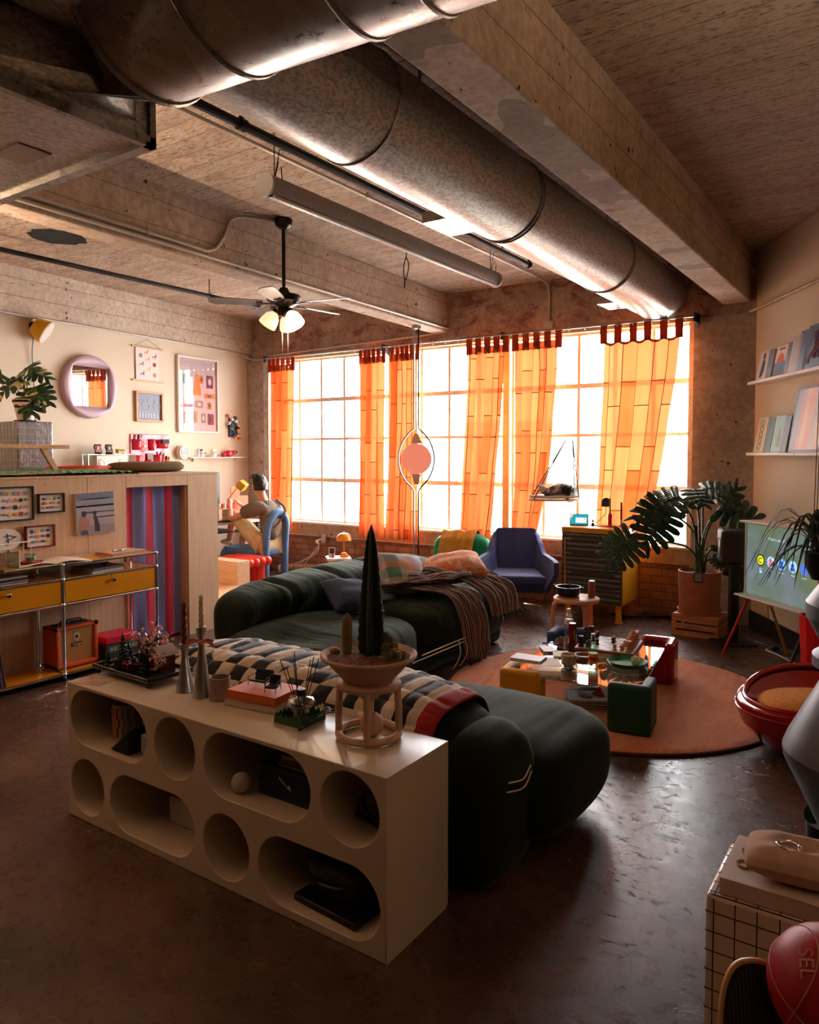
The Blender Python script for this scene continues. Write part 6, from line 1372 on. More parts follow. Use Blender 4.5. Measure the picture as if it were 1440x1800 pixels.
# shell: bucket with a bottom, back and arms built as a thick sheet
def shell(u, v):
    # u 0..1 around: left arm front -> back -> right arm front ; v 0..1 up
    a = u * 2 - 1; s = abs(a)
    if s > 0.42: t = (s - 0.42) / 0.58; x = math.copysign(0.21 + 0.17 * (1 - max(0.0, 1 - t) ** 1.5) , a); y = 0.27 - 0.56 * t
    else: x = a / 0.42 * 0.21; y = 0.27 + 0.02 * (1 - s / 0.42)
    hb = 0.78; ha = 0.53
    if s < 0.36: top = hb
    elif s < 0.62: q = (s - 0.36) / 0.26; q = q * q * (3 - 2 * q); top = hb + (ha + 0.02 - hb) * q
    else: top = ha + 0.02 - 0.03 * (s - 0.62) / 0.38
    bot = 0.23; z = bot + (top - bot) * v
    k = 0.74 + 0.26 * min(1, v * 1.7) ** 0.8
    lean = 0.10 * max(0, v - 0.3) if s < 0.5 else 0
    return (x * k * (1 - 0.05 * max(0, v - 0.6) * (s < 0.5)), (y * (0.86 + 0.14 * v)) + lean, z)
mb = MB(); mb.grid(shell, 96, 28); obj('shell', mb, BLUF, o, smooth=50, solid=0.045, bevel=0.012)
mb = MB(); mb.prism([(-0.28, -0.25, 0.215), (0.28, -0.25, 0.215), (0.17, 0.26, 0.215), (-0.17, 0.26, 0.215)], (0, 0, 0.10)); obj('seat_base', mb, BLUF, o, bevel=0.03, seg=3)
mb = MB(); mb.prism([(-0.285, -0.31, 0.30), (0.285, -0.31, 0.30), (0.20, 0.24, 0.30), (-0.20, 0.24, 0.30)], (0, 0, 0.09)); obj('seat_cushion', mb, BLUF, o, bevel=0.032, seg=4)
mb = MB(); mb.cyl((0, 0, 0.04), (0, 0, 0.22), 0.022, n=16); mb.cyl((0, 0, 0.19), (0, 0, 0.215), 0.09, n=20); obj('column', mb, CHROME, o)
for k in range(4):
    a = R(45 + 90 * k - 26 + 12); mb = MB(); mb.tube([(0, 0, 0.07), (0.15 * math.cos(a), 0.15 * math.sin(a), 0.045), (0.30 * math.cos(a), 0.30 * math.sin(a), 0.018)], [0.016, 0.013, 0.010], 10); mb.cyl((0.30 * math.cos(a), 0.30 * math.sin(a), 0), (0.30 * math.cos(a), 0.30 * math.sin(a), 0.012), 0.014, n=10); obj('leg', mb, CHROME, o)

# ================================================================ THROW AND CUSHIONS ON THE LONG SOFA
def pillow(name, label, loc, rot, w, h, t, ms, n=26):
    mb = MB()
    def f(sgn):
        def g(u, v):
            a = 2 * u - 1; b = 2 * v - 1; k = max(0, (1 - abs(a) ** 2.6)) * max(0, (1 - abs(b) ** 2.6)); z = sgn * t * k ** 0.42
            pin = 1 - 0.07 * (1 - abs(a)) * abs(b) ** 2; pin2 = 1 - 0.07 * (1 - abs(b)) * abs(a) ** 2
            return (a * w / 2 * pin2, b * h / 2 * pin, z + 0.006 * nz(u * 5, v * 5, sgn))
        return g
    mb.grid(f(1), n, n); mb.grid(f(-1), n, n); N1 = n * n
    mb.f = mb.f[:N1] + [tuple(reversed(q)) for q in mb.f[N1:]]
    return one(name, label, 'cushion', mb, ms, loc, rot=rot, smooth=180)
def m_plaid():
    m = mat('plaid_wool', 'b98d78', 0.9, sheen=0.2); t = NT(m); tc = t.add('ShaderNodeTexCoord'); sp = t.add('ShaderNodeSeparateXYZ'); t.link(tc.outputs['Object'], sp.inputs[0])
    cx = t.ramp(t.math('FRACT', t.math('ADD', t.math('MULTIPLY', sp.outputs[0], 3.0), 0.5)), [(0.0, '3f6354'), (0.30, 'b99a7a'), (0.55, 'e08a70'), (0.70, '8d93ac')]); cy = t.ramp(t.math('FRACT', t.math('ADD', t.math('MULTIPLY', sp.outputs[1], 3.0), 0.6)), [(0.0, 'b9b08c'), (0.35, '5b7a66'), (0.62, 'd9987e'), (0.8, '9fa3b8')])
    for n_ in t.n:
        if n_.type == 'VALTORGB': n_.color_ramp.interpolation = 'CONSTANT'
    t.color(t.mix(0.5, cx, cy)); return m
pillow('plaid_cushion', 'green, tan and coral plaid cushion leaning on the long sofa back', (-3.24, 4.66, 0.62), (R(48), R(10), R(64)), 0.40, 0.36, 0.09, m_plaid())
pillow('navy_cushion', 'dark blue plain cushion in the middle of the long sofa', (-3.19, 3.98, 0.565), (R(22), R(6), R(62)), 0.36, 0.36, 0.085, noisy('navy_linen', '2a3450', '35405e', 50, 0.9))
def m_floral():
    m = mat('floral_quilt', 'cc8a6a', 0.9, sheen=0.2); t = NT(m); vo = t.add('ShaderNodeTexVoronoi'); vo.inputs['Scale'].default_value = 7; t.link(t.coords('Object', loc=(1, 2, 3)), vo.inputs['Vector'])
    f = t.noise(t.coords('Object'), 7, 3, 0.5, 1.5); c = t.ramp(f, [(0.30, '6f6a72'), (0.42, 'c98a55'), (0.5, 'cf4f2e'), (0.60, 'c9b48c'), (0.72, 'd08a86')]); t.color(c); return m
pillow('floral_cushion', 'red and gold flower patterned cushion on the throw at the sofa end', (-3.05, 5.12, 0.635), (R(12), R(-8), R(40)), 0.48, 0.42, 0.10, m_floral())
def m_stripe():
    m = mat('striped_throw', '5a4038', 0.95, sheen=0.2); t = NT(m); uv = t.add('ShaderNodeUVMap'); w = t.add('ShaderNodeTexWave'); w.inputs['Scale'].default_value = 9; w.inputs['Distortion'].default_value = 0.6; t.link(uv.outputs[0], w.inputs[0])
    w2 = t.add('ShaderNodeTexWave', bands_direction='Y'); w2.inputs['Scale'].default_value = 40; t.link(uv.outputs[0], w2.inputs[0])
    c = t.ramp(w.outputs['Fac'], [(0.35, '241a1a'), (0.55, '8c6a5e'), (0.8, 'a58b80')]); t.color(t.mix(t.math('MULTIPLY', w2.outputs['Fac'], 0.35), c, '2a1f1d')); t.bump(w2.outputs['Fac'], 0.3, 0.003); return m
M_THR = m_stripe()
o = thing('striped_throw', 'fringed brown striped throw heaped on the long sofa and hanging to the floor', 'throw blanket', (-2.95, 4.95, 0))
def sheet(name, path, width, nu, nv, wav, seed, dirn, uvs=1.0):
    """cloth following a path (list of points), spread along dirn"""
    mb = MB(); P = [Vector(p) for p in path]; D = Vector(dirn)
    SPn = [Vector(q) for q in spline([tuple(p) for p in P], 8)]
    def f(u, v):
        i = min(int(v * (len(SPn) - 1)), len(SPn) - 2); t = v * (len(SPn) - 1) - i; c = SPn[i].lerp(SPn[i + 1], t)
        wd = width(v) if callable(width) else width
        q = c + D * ((u - 0.5) * wd); w = wav * math.sin(u * 22 + seed + 2 * nz(v * 2, seed)) + wav * 1.6 * nz(u * 3.5, v * 5, seed)
        tg = (SPn[i + 1] - SPn[i]).normalized(); n = tg.cross(D).normalized()
        if n.z < 0 and abs(n.z) > 0.3: n = -n
        if abs(n.z) <= 0.3 and n.x < 0: n = -n
        return tuple(q + n * (abs(w) + 0.004) + Vector((0, 0, 0)))
    mb.grid(f, nu, nv); ob = obj(name, mb, M_THR, o, smooth=180, solid=0.006); uvl = ob.data.uv_layers.new(name='UVMap'); W = nu + 1
    for poly in ob.data.polygons:
        for li, vi in zip(poly.loop_indices, poly.vertices): uvl.data[li].uv = ((vi % W) / nu * uvs, (vi // W) / nv)
    return ob
# local = world - (-2.95, 4.95, 0)
sheet('throw_cloth', [(-0.35, -0.42, 0.55), (-0.12, -0.38, 0.555), (0.08, -0.32, 0.545), (0.22, -0.26, 0.50), (0.30, -0.24, 0.36), (0.315, -0.22, 0.18), (0.32, -0.20, 0.05)], lambda v: 0.34 - 0.08 * v, 40, 50, 0.014, 1, (0.25, 0.97, 0), 0.8)
sheet('throw_cloth', [(-0.40, 0.05, 0.57), (-0.15, 0.08, 0.63), (0.05, 0.12, 0.59), (0.20, 0.18, 0.53), (0.29, 0.22, 0.44), (0.315, 0.24, 0.30)], lambda v: 0.52 - 0.12 * v, 44, 44, 0.018, 4, (0.1, 0.99, 0), 1.2)
sheet('throw_cloth', [(-0.42, -0.62, 0.56), (-0.25, -0.45, 0.575), (-0.05, -0.22, 0.60), (0.02, 0.10, 0.60)], 0.32, 36, 40, 0.024, 7, (0.8, -0.55, 0), 0.9)
mb = MB(); rnd = random.Random(11)
for k in range(46):
    y = -0.33 + 0.26 * k / 46; mb.tube([(0.32, y, 0.065), (0.325 + rnd.uniform(-.01, .02), y + rnd.uniform(-.012, .012), 0.008)], 0.0022, 4)
for k in range(50):
    y = 0.04 + 0.42 * k / 50; mb.tube([(0.318, y, 0.31), (0.32 + rnd.uniform(0, .02), y + rnd.uniform(-.015, .015), 0.25)], 0.0022, 4)
for k in range(40):
    t = k / 40; x = -0.55 + 0.26 * t; y = -0.52 - 0.19 * t; mb.tube([(x, y, 0.565), (x - 0.03 + rnd.uniform(-.01, .01), y - 0.04 + rnd.uniform(-.01, .01), 0.555)], 0.0025, 4)
obj('fringe', mb, M_THR, o)['kind'] = 'stuff'

# ================================================================ METAL CABINET
CABY = mat('mustard_metal', 'c88c12', 0.4); CABG = mat('graphite_mesh', '4a4644', 0.45, 0.3); _t = NT(CABG); _w = _t.add('ShaderNodeTexWave', bands_direction='Z'); _w.inputs['Scale'].default_value = 7.0; _w.inputs['Distortion'].default_value = 0; _t.link(_t.coords('Object'), _w.inputs[0]); _t.bump(_w.outputs['Fac'], 0.5, 0.01)
o = thing('metal_cabinet', 'mustard yellow metal cabinet with a grey ribbed sliding door, by the window', 'cabinet', (-2.75, 6.60, 0))
CWW, CDD, CT = 0.585, 0.45, 0.86
mb = MB(); mb.box((0, 0, 0.16), (0.012, CDD, CT)); mb.box((CWW - 0.012, 0, 0.16), (CWW, CDD, CT)); mb.box((0, CDD - 0.01, 0.16), (CWW, CDD, CT)); mb.box((0, 0, 0.16), (CWW, CDD, 0.175)); mb.box((-0.004, -0.004, CT - 0.05), (CWW + 0.004, CDD, CT)); obj('cabinet_body', mb, CABY, o, bevel=0.006)
dr = obj('ribbed_door', MB().box((0.004, -0.014, 0.17), (CWW - 0.006, 0.004, CT - 0.052)), CABG, o, bevel=0.012)
obj('door_handle', MB().box((0.035, -0.024, 0.24), (0.047, -0.012, 0.76)), CABY, dr, bevel=0.005)
mb = MB()
for k in range(9): mb.box((0.10, -0.018, 0.24 + k * 0.062), (0.52, -0.013, 0.262 + k * 0.062))
obj('door_rib', mb, mat('graphite_dark', '37322f', 0.5), dr)
for x in (0.03, CWW - 0.07):
    for y in (0.03, CDD - 0.06):
        mb = MB(); mb.box((x, y, 0.0), (x + 0.045, y + 0.03, 0.16)); mb.box((x - 0.01, y - 0.01, 0), (x + 0.055, y + 0.05, 0.006)); obj('leg', mb, CABY, o)
o = thing('smart_display', 'small tilted screen showing a teal map on the cabinet', 'display', (-2.66, 6.79, CT + 0.001), R(14), rot=(R(-16), 0, R(14))); obj('display_case', MB().box((-0.09, 0, 0), (0.09, 0.02, 0.115)), mat('grey_case', '6a7478', 0.5), o, bevel=0.008)
mb = MB(); mb.k = 0; mb.box((-0.082, -0.002, 0.010), (0.082, 0.0005, 0.106)); mb.k = 1; mb.box((-0.03, -0.003, 0.025), (0.07, -0.0015, 0.075)); mb.k = 2; mb.prism([(-0.082, -0.0035, 0.06), (-0.05, -0.0035, 0.106), (-0.082, -0.0035, 0.106)], (0, 0.001, 0)); mb.prism([(0.04, -0.0035, 0.04), (0.078, -0.0035, 0.06), (0.05, -0.0035, 0.08)], (0, 0.001, 0)); obj('screen', mb, [mat('teal_screen', '1f93a8', 0.3, emit=0.5), mat('white_card', 'd9e2dd', 0.3, emit=0.5), mat('warm_spot', 'e8b48a', 0.3, emit=0.6)], o, smooth=0)
def candle(name, label, loc, col, h, r, base, bh, br):
    o = thing(name, label, 'candlestick', loc); obj('candle', MB().cyl((0, 0, bh), (0, 0, bh + h), r, r * 0.85, 10), mat(name + col, col, 0.5), o); obj('holder', MB().lathe([(br, 0), (br, 0.012), (br * 0.4, 0.018), (br * 0.4, bh), (0, bh)], 20), base, o); return o
candle('tan_candle', 'tall tan candle in a red holder on the cabinet', (-2.365, 6.82, CT + 0.001), 'a98a58', 0.15, 0.009, REDP, 0.12, 0.05)
candle('red_candle', 'dark red twisted candle in a pale pink holder on the cabinet', (-2.27, 6.86, CT + 0.001), '7a1518', 0.16, 0.010, mat('pale_pink', 'd99a8c', 0.5), 0.07, 0.025)
o = thing('small_task_lamp', 'little dark navy half-round shade lamp on the cabinet', 'lamp', (-2.52, 6.84, CT + 0.001)); mb = MB(); mb.prism([(0.105 + 0.04 * math.cos(a), 0, 0.215 + 0.055 * math.sin(a)) for a in [i * PI / 10 for i in range(11)]] + [(0.065, 0, 0.185), (0.145, 0, 0.185)], (0, 0.03, 0)); obj('lamp_shade', mb, mat('navy_shade', '1f2440', 0.4), o); obj('lamp_stem', MB().tube([(0, 0.01, 0.01), (0.105, 0.014, 0.12), (0.105, 0.014, 0.2)], 0.004, 6), STEEL, o); obj('lamp_base', MB().box((-0.04, -0.02, 0), (0.09, 0.03, 0.008)), YL, o)
one('brass_figurine', 'tiny seated brown figurine on the cabinet edge', 'figurine', MB().sph((0, 0, 0.02), (0.017, 0.014, 0.02), 12, 8).sph((0, 0, 0.052), 0.012, 10, 8).cyl((0, 0, 0.06), (0, 0, 0.075), 0.006, 0.003, 8), mat('dark_bronze', '3a2a1c', 0.4, 0.5), (-2.50, 6.74, CT + 0.001))

# ---- hanging cat perch and the cat
o = thing('cat_perch', 'hanging window perch with a white cloth on thin cords and suction cups', 'cat perch', (-2.93, 6.84, 1.095)); PR = Vector((0.826, 0.563, 0))
mb = MB(); mb.tube([tuple(PR * (0.25 * math.cos(a)) + Vector((0.563, -0.826, 0)) * (0.14 * math.sin(a))) for a in [i * PI / 16 for i in range(32)]], 0.009, 8, closed=True); obj('perch_frame', mb, M_WOOD, o)
mb = MB(); mb.grid(lambda u, v: tuple(PR * (0.245 * (0.05 + 0.95 * v) * math.cos(2 * PI * u)) + Vector((0.563, -0.826, 0)) * (0.14 * (0.05 + 0.95 * v) * math.sin(2 * PI * u)) + Vector((0, 0, 0.012 + 0.025 * v ** 3 + 0.008 * nz(u * 9, v * 3)))), 40, 8, cu=True); obj('perch_cushion', mb, noisy('white_fleece', 'ddd3c4', 'c9bda9', 40, 0.95), o, smooth=180, solid=0.02)
for s in (-1, 1):
    tp = PR * (0.035 * s) + Vector((0.0, 0.20, 0.585)) + PR * 0.06
    obj('suction_cup', MB().sph(tuple(tp + Vector((0, 0.03, 0))), (0.03, 0.012, 0.03), 12, 8), m_glass('cup_blue', 'b9cff2', 0.15), o)
    for q in (-1, 1):
        e_ = PR * (0.22 * s) + Vector((0.563, -0.826, 0)) * (0.09 * q); mb = MB(); mb.tube([tuple(tp), tuple(e_ + Vector((0, 0, 0.01)))], 0.006, 5); obj('cord', mb, BLACK, o)
    mb = MB(); e_ = PR * (0.22 * s) + Vector((0.563, -0.826, 0)) * 0.1; mb.tube(spline([tuple(e_), tuple(e_ + Vector((0.01 * s, 0, -0.06))), tuple(e_ + Vector((0.03 * s, 0, -0.13)))], 4), 0.002, 4); mb.tube(spline([tuple(e_ + PR * 0.03), tuple(e_ + PR * 0.04 + Vector((0, 0, -0.05))), tuple(e_ + PR * 0.02 + Vector((0, 0, -0.10)))], 4), 0.002, 4); obj('tie_end', mb, PAPER, o)
ct = thing('cat', 'black, grey and white cat curled asleep on the hanging window perch', 'cat', (-2.93, 6.84, 1.13), R(34))
def m_cat():
    m = mat('calico_fur', '2a2623', 0.9, sheen=0.3); t = NT(m); f = t.noise(t.coords('Object', loc=(0.4, 0.1, 0)), 8, 2, 0.4, 0.3); f2 = t.noise(t.coords('Object', (1, 1, 1)), 60, 3)
    c = t.ramp(f, [(0.0, '1b1816'), (0.50, '2a2522'), (0.52, '6d655f'), (0.60, '8a8079'), (0.62, 'd9cfc6')]); t.color(t.mix(t.math('MULTIPLY', f2, 0.3), c, '14100e')); t.bump(f2, 0.5, 0.004); return m
k = Sk(); a0 = k.add((0.10, 0.0, 0.045), (0.085, 0.085)); a1 = k.add((0.03, -0.005, 0.065), (0.095, 0.095), a0); a2 = k.add((-0.05, -0.01, 0.055), (0.075, 0.075), a1); a3 = k.add((-0.10, -0.025, 0.045), 0.034, a2); a4 = k.add((-0.135, -0.045, 0.065), (0.050, 0.048), a3); a5 = k.add((-0.155, -0.065, 0.035), 0.018, a4)
t1 = k.add((0.15, -0.03, 0.03), 0.03, a0); t2 = k.add((0.12, -0.07, 0.02), 0.018, t1); t3 = k.add((0.04, -0.085, 0.016), 0.014, t2); t4 = k.add((-0.04, -0.08, 0.016), 0.010, t3)
p1 = k.add((-0.08, -0.07, 0.02), 0.020, a2); p2 = k.add((-0.12, -0.085, 0.014), 0.015, p1)
for s in (-1, 1):
    e1 = k.add((-0.135 + 0.026 * s, -0.035 + 0.008 * s, 0.112), 0.013, a4); k.add((-0.137 + 0.030 * s, -0.033 + 0.009 * s, 0.134), 0.004, e1)
skinned('body', k.v, k.e, k.r, m_cat(), ct)

# ================================================================ STOOL, PLANT, SPEAKER
o = thing('bentwood_stool', 'round birch bentwood stool holding a black pot, behind the glass table', 'stool', (-2.14, 5.43, 0)); BW = mat('bent_birch', 'b98058', 0.45)
obj('stool_seat', MB().lathe([(0.0, 0.415), (0.17, 0.415), (0.175, 0.42), (0.175, 0.437), (0.17, 0.442), (0, 0.442)], 40), mat('stool_top', 'c69a78', 0.4), o, smooth=50)
for k in range(3):
    a = R(-45 + 120 * k + 0); dx, dy = math.cos(a), math.sin(a); mb = MB()
    mb.tube(spline([(dx * 0.06, dy * 0.06, 0.405), (dx * 0.13, dy * 0.13, 0.404), (dx * 0.165, dy * 0.165, 0.38), (dx * 0.175, dy * 0.175, 0.33), (dx * 0.19, dy * 0.19, 0.0)], 5), 0.021, 10, flat=0.7); obj('leg', mb, BW, o)
o = thing('casserole_pot', 'black cast iron casserole with a spoon on a wooden trivet, on the stool', 'pot', (-2.19, 5.39, 0.4425)); obj('trivet', MB().cyl((0, 0, 0), (0, 0, 0.012), 0.085, n=28), BW, o); obj('pot_body', MB().lathe([(0.0, 0.013), (0.075, 0.013), (0.088, 0.03), (0.092, 0.075), (0.098, 0.085), (0.090, 0.085), (0.084, 0.035), (0.0, 0.025)], 36), mat('cast_iron', '131112', 0.35), o, smooth=50)
for s in (-1, 1): obj('pot_handle', MB().tube([(s * 0.085, -0.02, 0.075), (s * 0.118, -0.015, 0.082), (s * 0.118, 0.015, 0.082), (s * 0.085, 0.02, 0.075)], 0.007, 8), MATS['cast_iron'], o)
obj('spoon', MB().tube([(0.02, 0.03, 0.03), (0.01, -0.02, 0.12)], 0.004, 6), STEEL, o)
o = thing('drink_can', 'slim reddish brown drink can on the bentwood stool', 'can', (-2.045, 5.50, 0.4425)); obj('can_body', MB().lathe([(0.024, 0), (0.027, 0.006), (0.027, 0.115), (0.023, 0.124), (0, 0.122)], 24), noisy('rust_can', '8d4230', 'a15a42', 30, 0.35), o, smooth=50); obj('can_lid', MB().lathe([(0.022, 0.124), (0.022, 0.126), (0, 0.124)], 20), STEEL, o)
# crate + terracotta pot + monstera
CRX, CRY = -1.50, 6.66
o = thing('wooden_crate', 'upturned slatted pine crate under the terracotta pot', 'crate', (CRX, CRY, 0), R(-3)); PINE = mat('pine_slat', 'b5784c', 0.6); _t = NT(PINE); _f = _t.noise(_t.coords('Object', (1, 12, 12)), 5, 5); _t.color(_t.ramp(_f, [(0.3, 'a86b42'), (0.7, 'c88d5e')]))
cw, cd_ = 0.19, 0.17
for z in (0.0, 0.062, 0.124):
    for s in (-1, 1):
        obj('slat', MB().box((-cw, s * cd_ - 0.006, z), (cw, s * cd_ + 0.006, z + 0.045)), PINE, o); obj('slat', MB().box((s * cw - 0.006, -cd_ + 0.006, z), (s * cw + 0.006, cd_ - 0.006, z + 0.045)), PINE, o)
for k in range(4): obj('slat', MB().box((-cw, -cd_ + 0.01 + k * 0.085, 0.1695), (cw, -cd_ + 0.075 + k * 0.085, 0.182)), PINE, o)
for sx in (-1, 1):
    for sy in (-1, 1): obj('corner_post', MB().box((sx * (cw - 0.02) - 0.012, sy * (cd_ - 0.02) - 0.012, 0), (sx * (cw - 0.02) + 0.012, sy * (cd_ - 0.02) + 0.012, 0.169)), PINE, o)
PZ = 0.183
o = thing('potted_monstera', 'big monstera plant in a terracotta cylinder pot on the pine crate', 'potted plant', (CRX - 0.015, CRY + 0.0, PZ)); TER = noisy('terracotta', 'b06c4a', 'bd7a57', 12, 0.75, bump=0.1)
obj('pot', MB().lathe([(0.158, 0.02), (0.165, 0.03), (0.175, 0.36), (0.168, 0.362), (0.163, 0.32), (0.0, 0.32)], 48), TER, o, smooth=50); obj('saucer', MB().lathe([(0.0, 0.0), (0.17, 0.0), (0.180, 0.03), (0.172, 0.03), (0.165, 0.012), (0, 0.012)], 48), TER, o, smooth=50); obj('soil', MB().lathe([(0.164, 0.330), (0.09, 0.336), (0, 0.34)], 32), noisy('soil', '1f140e', '35241a', 60, 0.95, bump=1.0), o)
mb = MB(); mb.box((-0.035, -0.006, 0), (0.035, 0.0, 0.085)); t_ = obj('plant_tag', mb, mat('tag_dark', '2a2b2e', 0.4), o); t_.location = (0.03, -0.178, 0.285); t_.rotation_euler = (R(-4), 0, R(14)); mb = MB(); mb.box((-0.028, -0.008, 0.01), (0.028, -0.006, 0.075)); obj('tag_face', mb, mat('tag_grey', '8d9490', 0.4), t_)
Rr = Vector((0.826, 0.563, 0)); Tt = Vector((0.563, -0.826, 0)); Z = Vector((0, 0, 1)); S0 = Vector((0, 0, 0.33))
LG1 = m_leaf('glossy_monstera', '1a3524', '29492f'); LGS = mat('monstera_sheen', '33503c', 0.28)
big = [ # leaf base (r, z, t), midrib direction (r, z, t), face normal (r, z, t), length, half width, drop, materials
    ((-0.35, 0.90, 0.15), (-0.45, -0.80, 0.15), (0.25, 0.15, 0.95), 0.36, 0.235, 0.12, [LG1, LG1]),
    ((-0.64, 0.66, 0.20), (-0.80, -0.60, 0.10), (-0.30, 0.45, 0.85), 0.30, 0.19, 0.2, [LG1, LGS]),
    ((-0.20, 1.00, 0.05), (-0.92, -0.25, 0.25), (-0.2, 0.70, 0.7), 0.40, 0.18, 0.3, [LGS, LG1]),
    ((-0.05, 1.06, 0.00), (0.05, -0.45, 0.8), (0.0, 0.75, 0.6), 0.20, 0.14, 0.2, [LG1, LG1]),
    ((0.02, 1.06, 0.0), (0.75, 0.25, 0.4), (-0.3, 0.8, 0.5), 0.22, 0.13, 0.5, [LGS, LG1]),
    ((0.12, 0.92, 0.12), (0.90, -0.25, 0.30), (0.1, 0.6, 0.8), 0.38, 0.19, 0.25, [LG1, LEAFV]),
    ((0.13, 0.92, 0.14), (0.05, 0.55, 0.6), (-0.6, 0.2, 0.75), 0.24, 0.12, 0.2, [LG1, LG1]),
    ((0.16, 0.58, 0.10), (0.30, -0.90, 0.2), (-0.3, 0.1, 0.95), 0.26, 0.11, 0.1, [LG1, LG1]),
    ((0.04, 0.50, 0.2), (0.3, -0.5, 0.5), (-0.1, 0.5, 0.8), 0.11, 0.06, 0.1, [LGS, LG1]),
    ((0.28, 0.42, 0.05), (0.3, -0.9, 0.2), (-0.1, 0.1, 0.95), 0.22, 0.10, 0.1, [LG1, LG1])]
for q, ((r_, z_, t_), dv, nv_, L_, W_, dp, ms) in enumerate(big):
    b = Rr * r_ + Z * z_ + Tt * t_; root = S0 + Rr * (0.03 * math.sin(q * 2)) + Tt * (0.03 * math.cos(q * 2)); mid = root.lerp(b, 0.5) + Z * 0.08 - Rr * (r_ * 0.25)
    mb = MB(); mb.tube(spline([tuple(root - Z * 0.02), tuple(mid), tuple(b)], 8), 0.0085, 8); obj('stem', mb, STEMG, o)
    monstera_leaf(o, b, Rr * dv[0] + Z * dv[1] + Tt * dv[2], L_, W_, 0, ms, 7 if L_ > 0.28 else 5, dp, q + 20, normal=Rr * nv_[0] + Z * nv_[1] + Tt * nv_[2])
for k in range(3):
    mb = MB(); x = -0.02 + 0.03 * k; mb.tube([tuple(S0 + Rr * x), tuple(S0 + Rr * (x + 0.02 * (k - 1)) + Z * (0.42 - 0.1 * k))], 0.014 - 0.003 * k, 8); obj('stalk', mb, mat('dark_stalk', '3c3a26', 0.6), o)
# studio speaker on a stand
o = thing('speaker_stand', 'black metal speaker stand with a square foot behind the television legs', 'speaker stand', (-1.20, 6.45, 0), R(35)); MBK = mat('matt_black', '131313', 0.5)
obj('foot_plate', MB().box((-0.15, -0.12, 0), (0.15, 0.12, 0.018)), MBK, o, bevel=0.004); obj('pole', MB().box((-0.035, -0.025, 0.018), (0.035, 0.025, 0.655)), MBK, o, bevel=0.003); obj('top_plate', MB().box((-0.09, -0.1, 0.655), (0.09, 0.1, 0.664)), MBK, o)
o = thing('studio_speaker', 'dark grey studio speaker on the black stand beside the television', 'speaker', (-1.22, 6.46, 0.665), R(20)); obj('speaker_box', MB().box((-0.10, -0.12, 0), (0.09, 0.11, 0.27)), mat('speaker_grey', '2c2b2d', 0.5), o, bevel=0.025, seg=4)
mb = MB(); mb.m = Matrix.Translation((-0.101, -0.02, 0.12)) @ Euler((0, R(-90), 0)).to_matrix().to_4x4(); mb.lathe([(0.085, 0.0), (0.082, 0.004), (0.06, -0.004), (0.025, -0.012), (0.02, 0.0), (0, 0.002)], 32); obj('woofer', mb, mat('woofer_black', '0d0d0e', 0.4), o)
# power strip and cables on the floor
o = thing('power_strip', 'black power strip with cables on the floor at the brick wall', 'power strip', (-1.95, 7.08, 0)); obj('strip_body', MB().box((-0.18, -0.025, 0), (0.18, 0.025, 0.035)), BLACK, o, bevel=0.004)
for k in range(4):
    mb = MB(); mb.tube(spline([(-0.12 + 0.08 * k, 0, 0.03), (-0.14 + 0.08 * k, -0.06, 0.05), (-0.2 - 0.04 * k, -0.12 - 0.02 * k, 0.007), (-0.45, -0.08 - 0.02 * k, 0.007)], 6), 0.005, 6); obj('cable', mb, BLACK, o)
# ================================================================ ON THE CREDENZA
CT_ = CH + 0.0005
one('paper_print', 'pale pink printed sheet at the far left corner of the cream shelf', 'paper', MB().box((-0.075, -0.055, 0), (0.075, 0.055, 0.001)), noisy('pink_print', 'c9b2aa', 'a5807c', 16, 0.7, bump=0), (-2.885, 1.84, CT_), R(14))
# bonsai village diorama built of plastic bricks on a black tray
BK = mat('lacquer_black', '100b0a', 0.3, coat=0.3)
o = thing('brick_garden', 'miniature toy-brick garden with cherry blossom tree and pines on a black footed tray', 'toy model', (-2.79, 2.01, CT_), R(-2))
tw, td = 0.205, 0.115
mb = MB(); mb.box((-tw, -td, 0.022), (tw, td, 0.030)); mb.box((-tw, -td, 0.030), (tw, -td + 0.012, 0.042)); mb.box((-tw, td - 0.012, 0.030), (tw, td, 0.042)); mb.box((-tw, -td, 0.030), (-tw + 0.012, td, 0.042)); mb.box((tw - 0.012, -td, 0.030), (tw, td, 0.042)); tr_ = obj('tray', mb, BK, o, bevel=0.003)
for sx in (-1, 1):
    for sy in (-1, 1):
        mb = MB(); mb.lathe([(0.008, 0), (0.012, 0.006), (0.008, 0.014), (0.012, 0.022)], 10, c=(sx * (tw - 0.02), sy * (td - 0.02), 0)); obj('tray_foot', mb, BK, tr_)
DG = mat('brick_dark_green', '16301e', 0.3); DB = mat('brick_dark_blue', '1d2740', 0.3); MR = mat('brick_maroon', '5e1d1f', 0.35); PK = mat('brick_blossom_pink', 'd9a49c', 0.4); BR = mat('brick_brown', '3a2016', 0.4); TANB = mat('brick_tan', 'b89a78', 0.4)
rnd = random.Random(21)
def pine(x, y, h, r_, ms, name='pine_tree'):
    mb = MB(); mb.cyl((x, y, 0.03), (x, y, 0.03 + h), 0.005, n=6)
    for q in range(6):
        z = 0.03 + h * (0.25 + 0.13 * q); rr = r_ * (1 - q / 7)
        for s_ in range(6): a = s_ * PI / 3 + q * 0.5; mb.prism([(x, y, z), (x + rr * math.cos(a - 0.3), y + rr * math.sin(a - 0.3), z - 0.006), (x + rr * 1.1 * math.cos(a), y + rr * 1.1 * math.sin(a), z - 0.010), (x + rr * math.cos(a + 0.3), y + rr * math.sin(a + 0.3), z - 0.006)], (0, 0, 0.006))
    mb.cyl((x, y, 0.03 + h), (x, y, 0.045 + h), 0.004, 0.001, 6); obj(name, mb, ms, o)
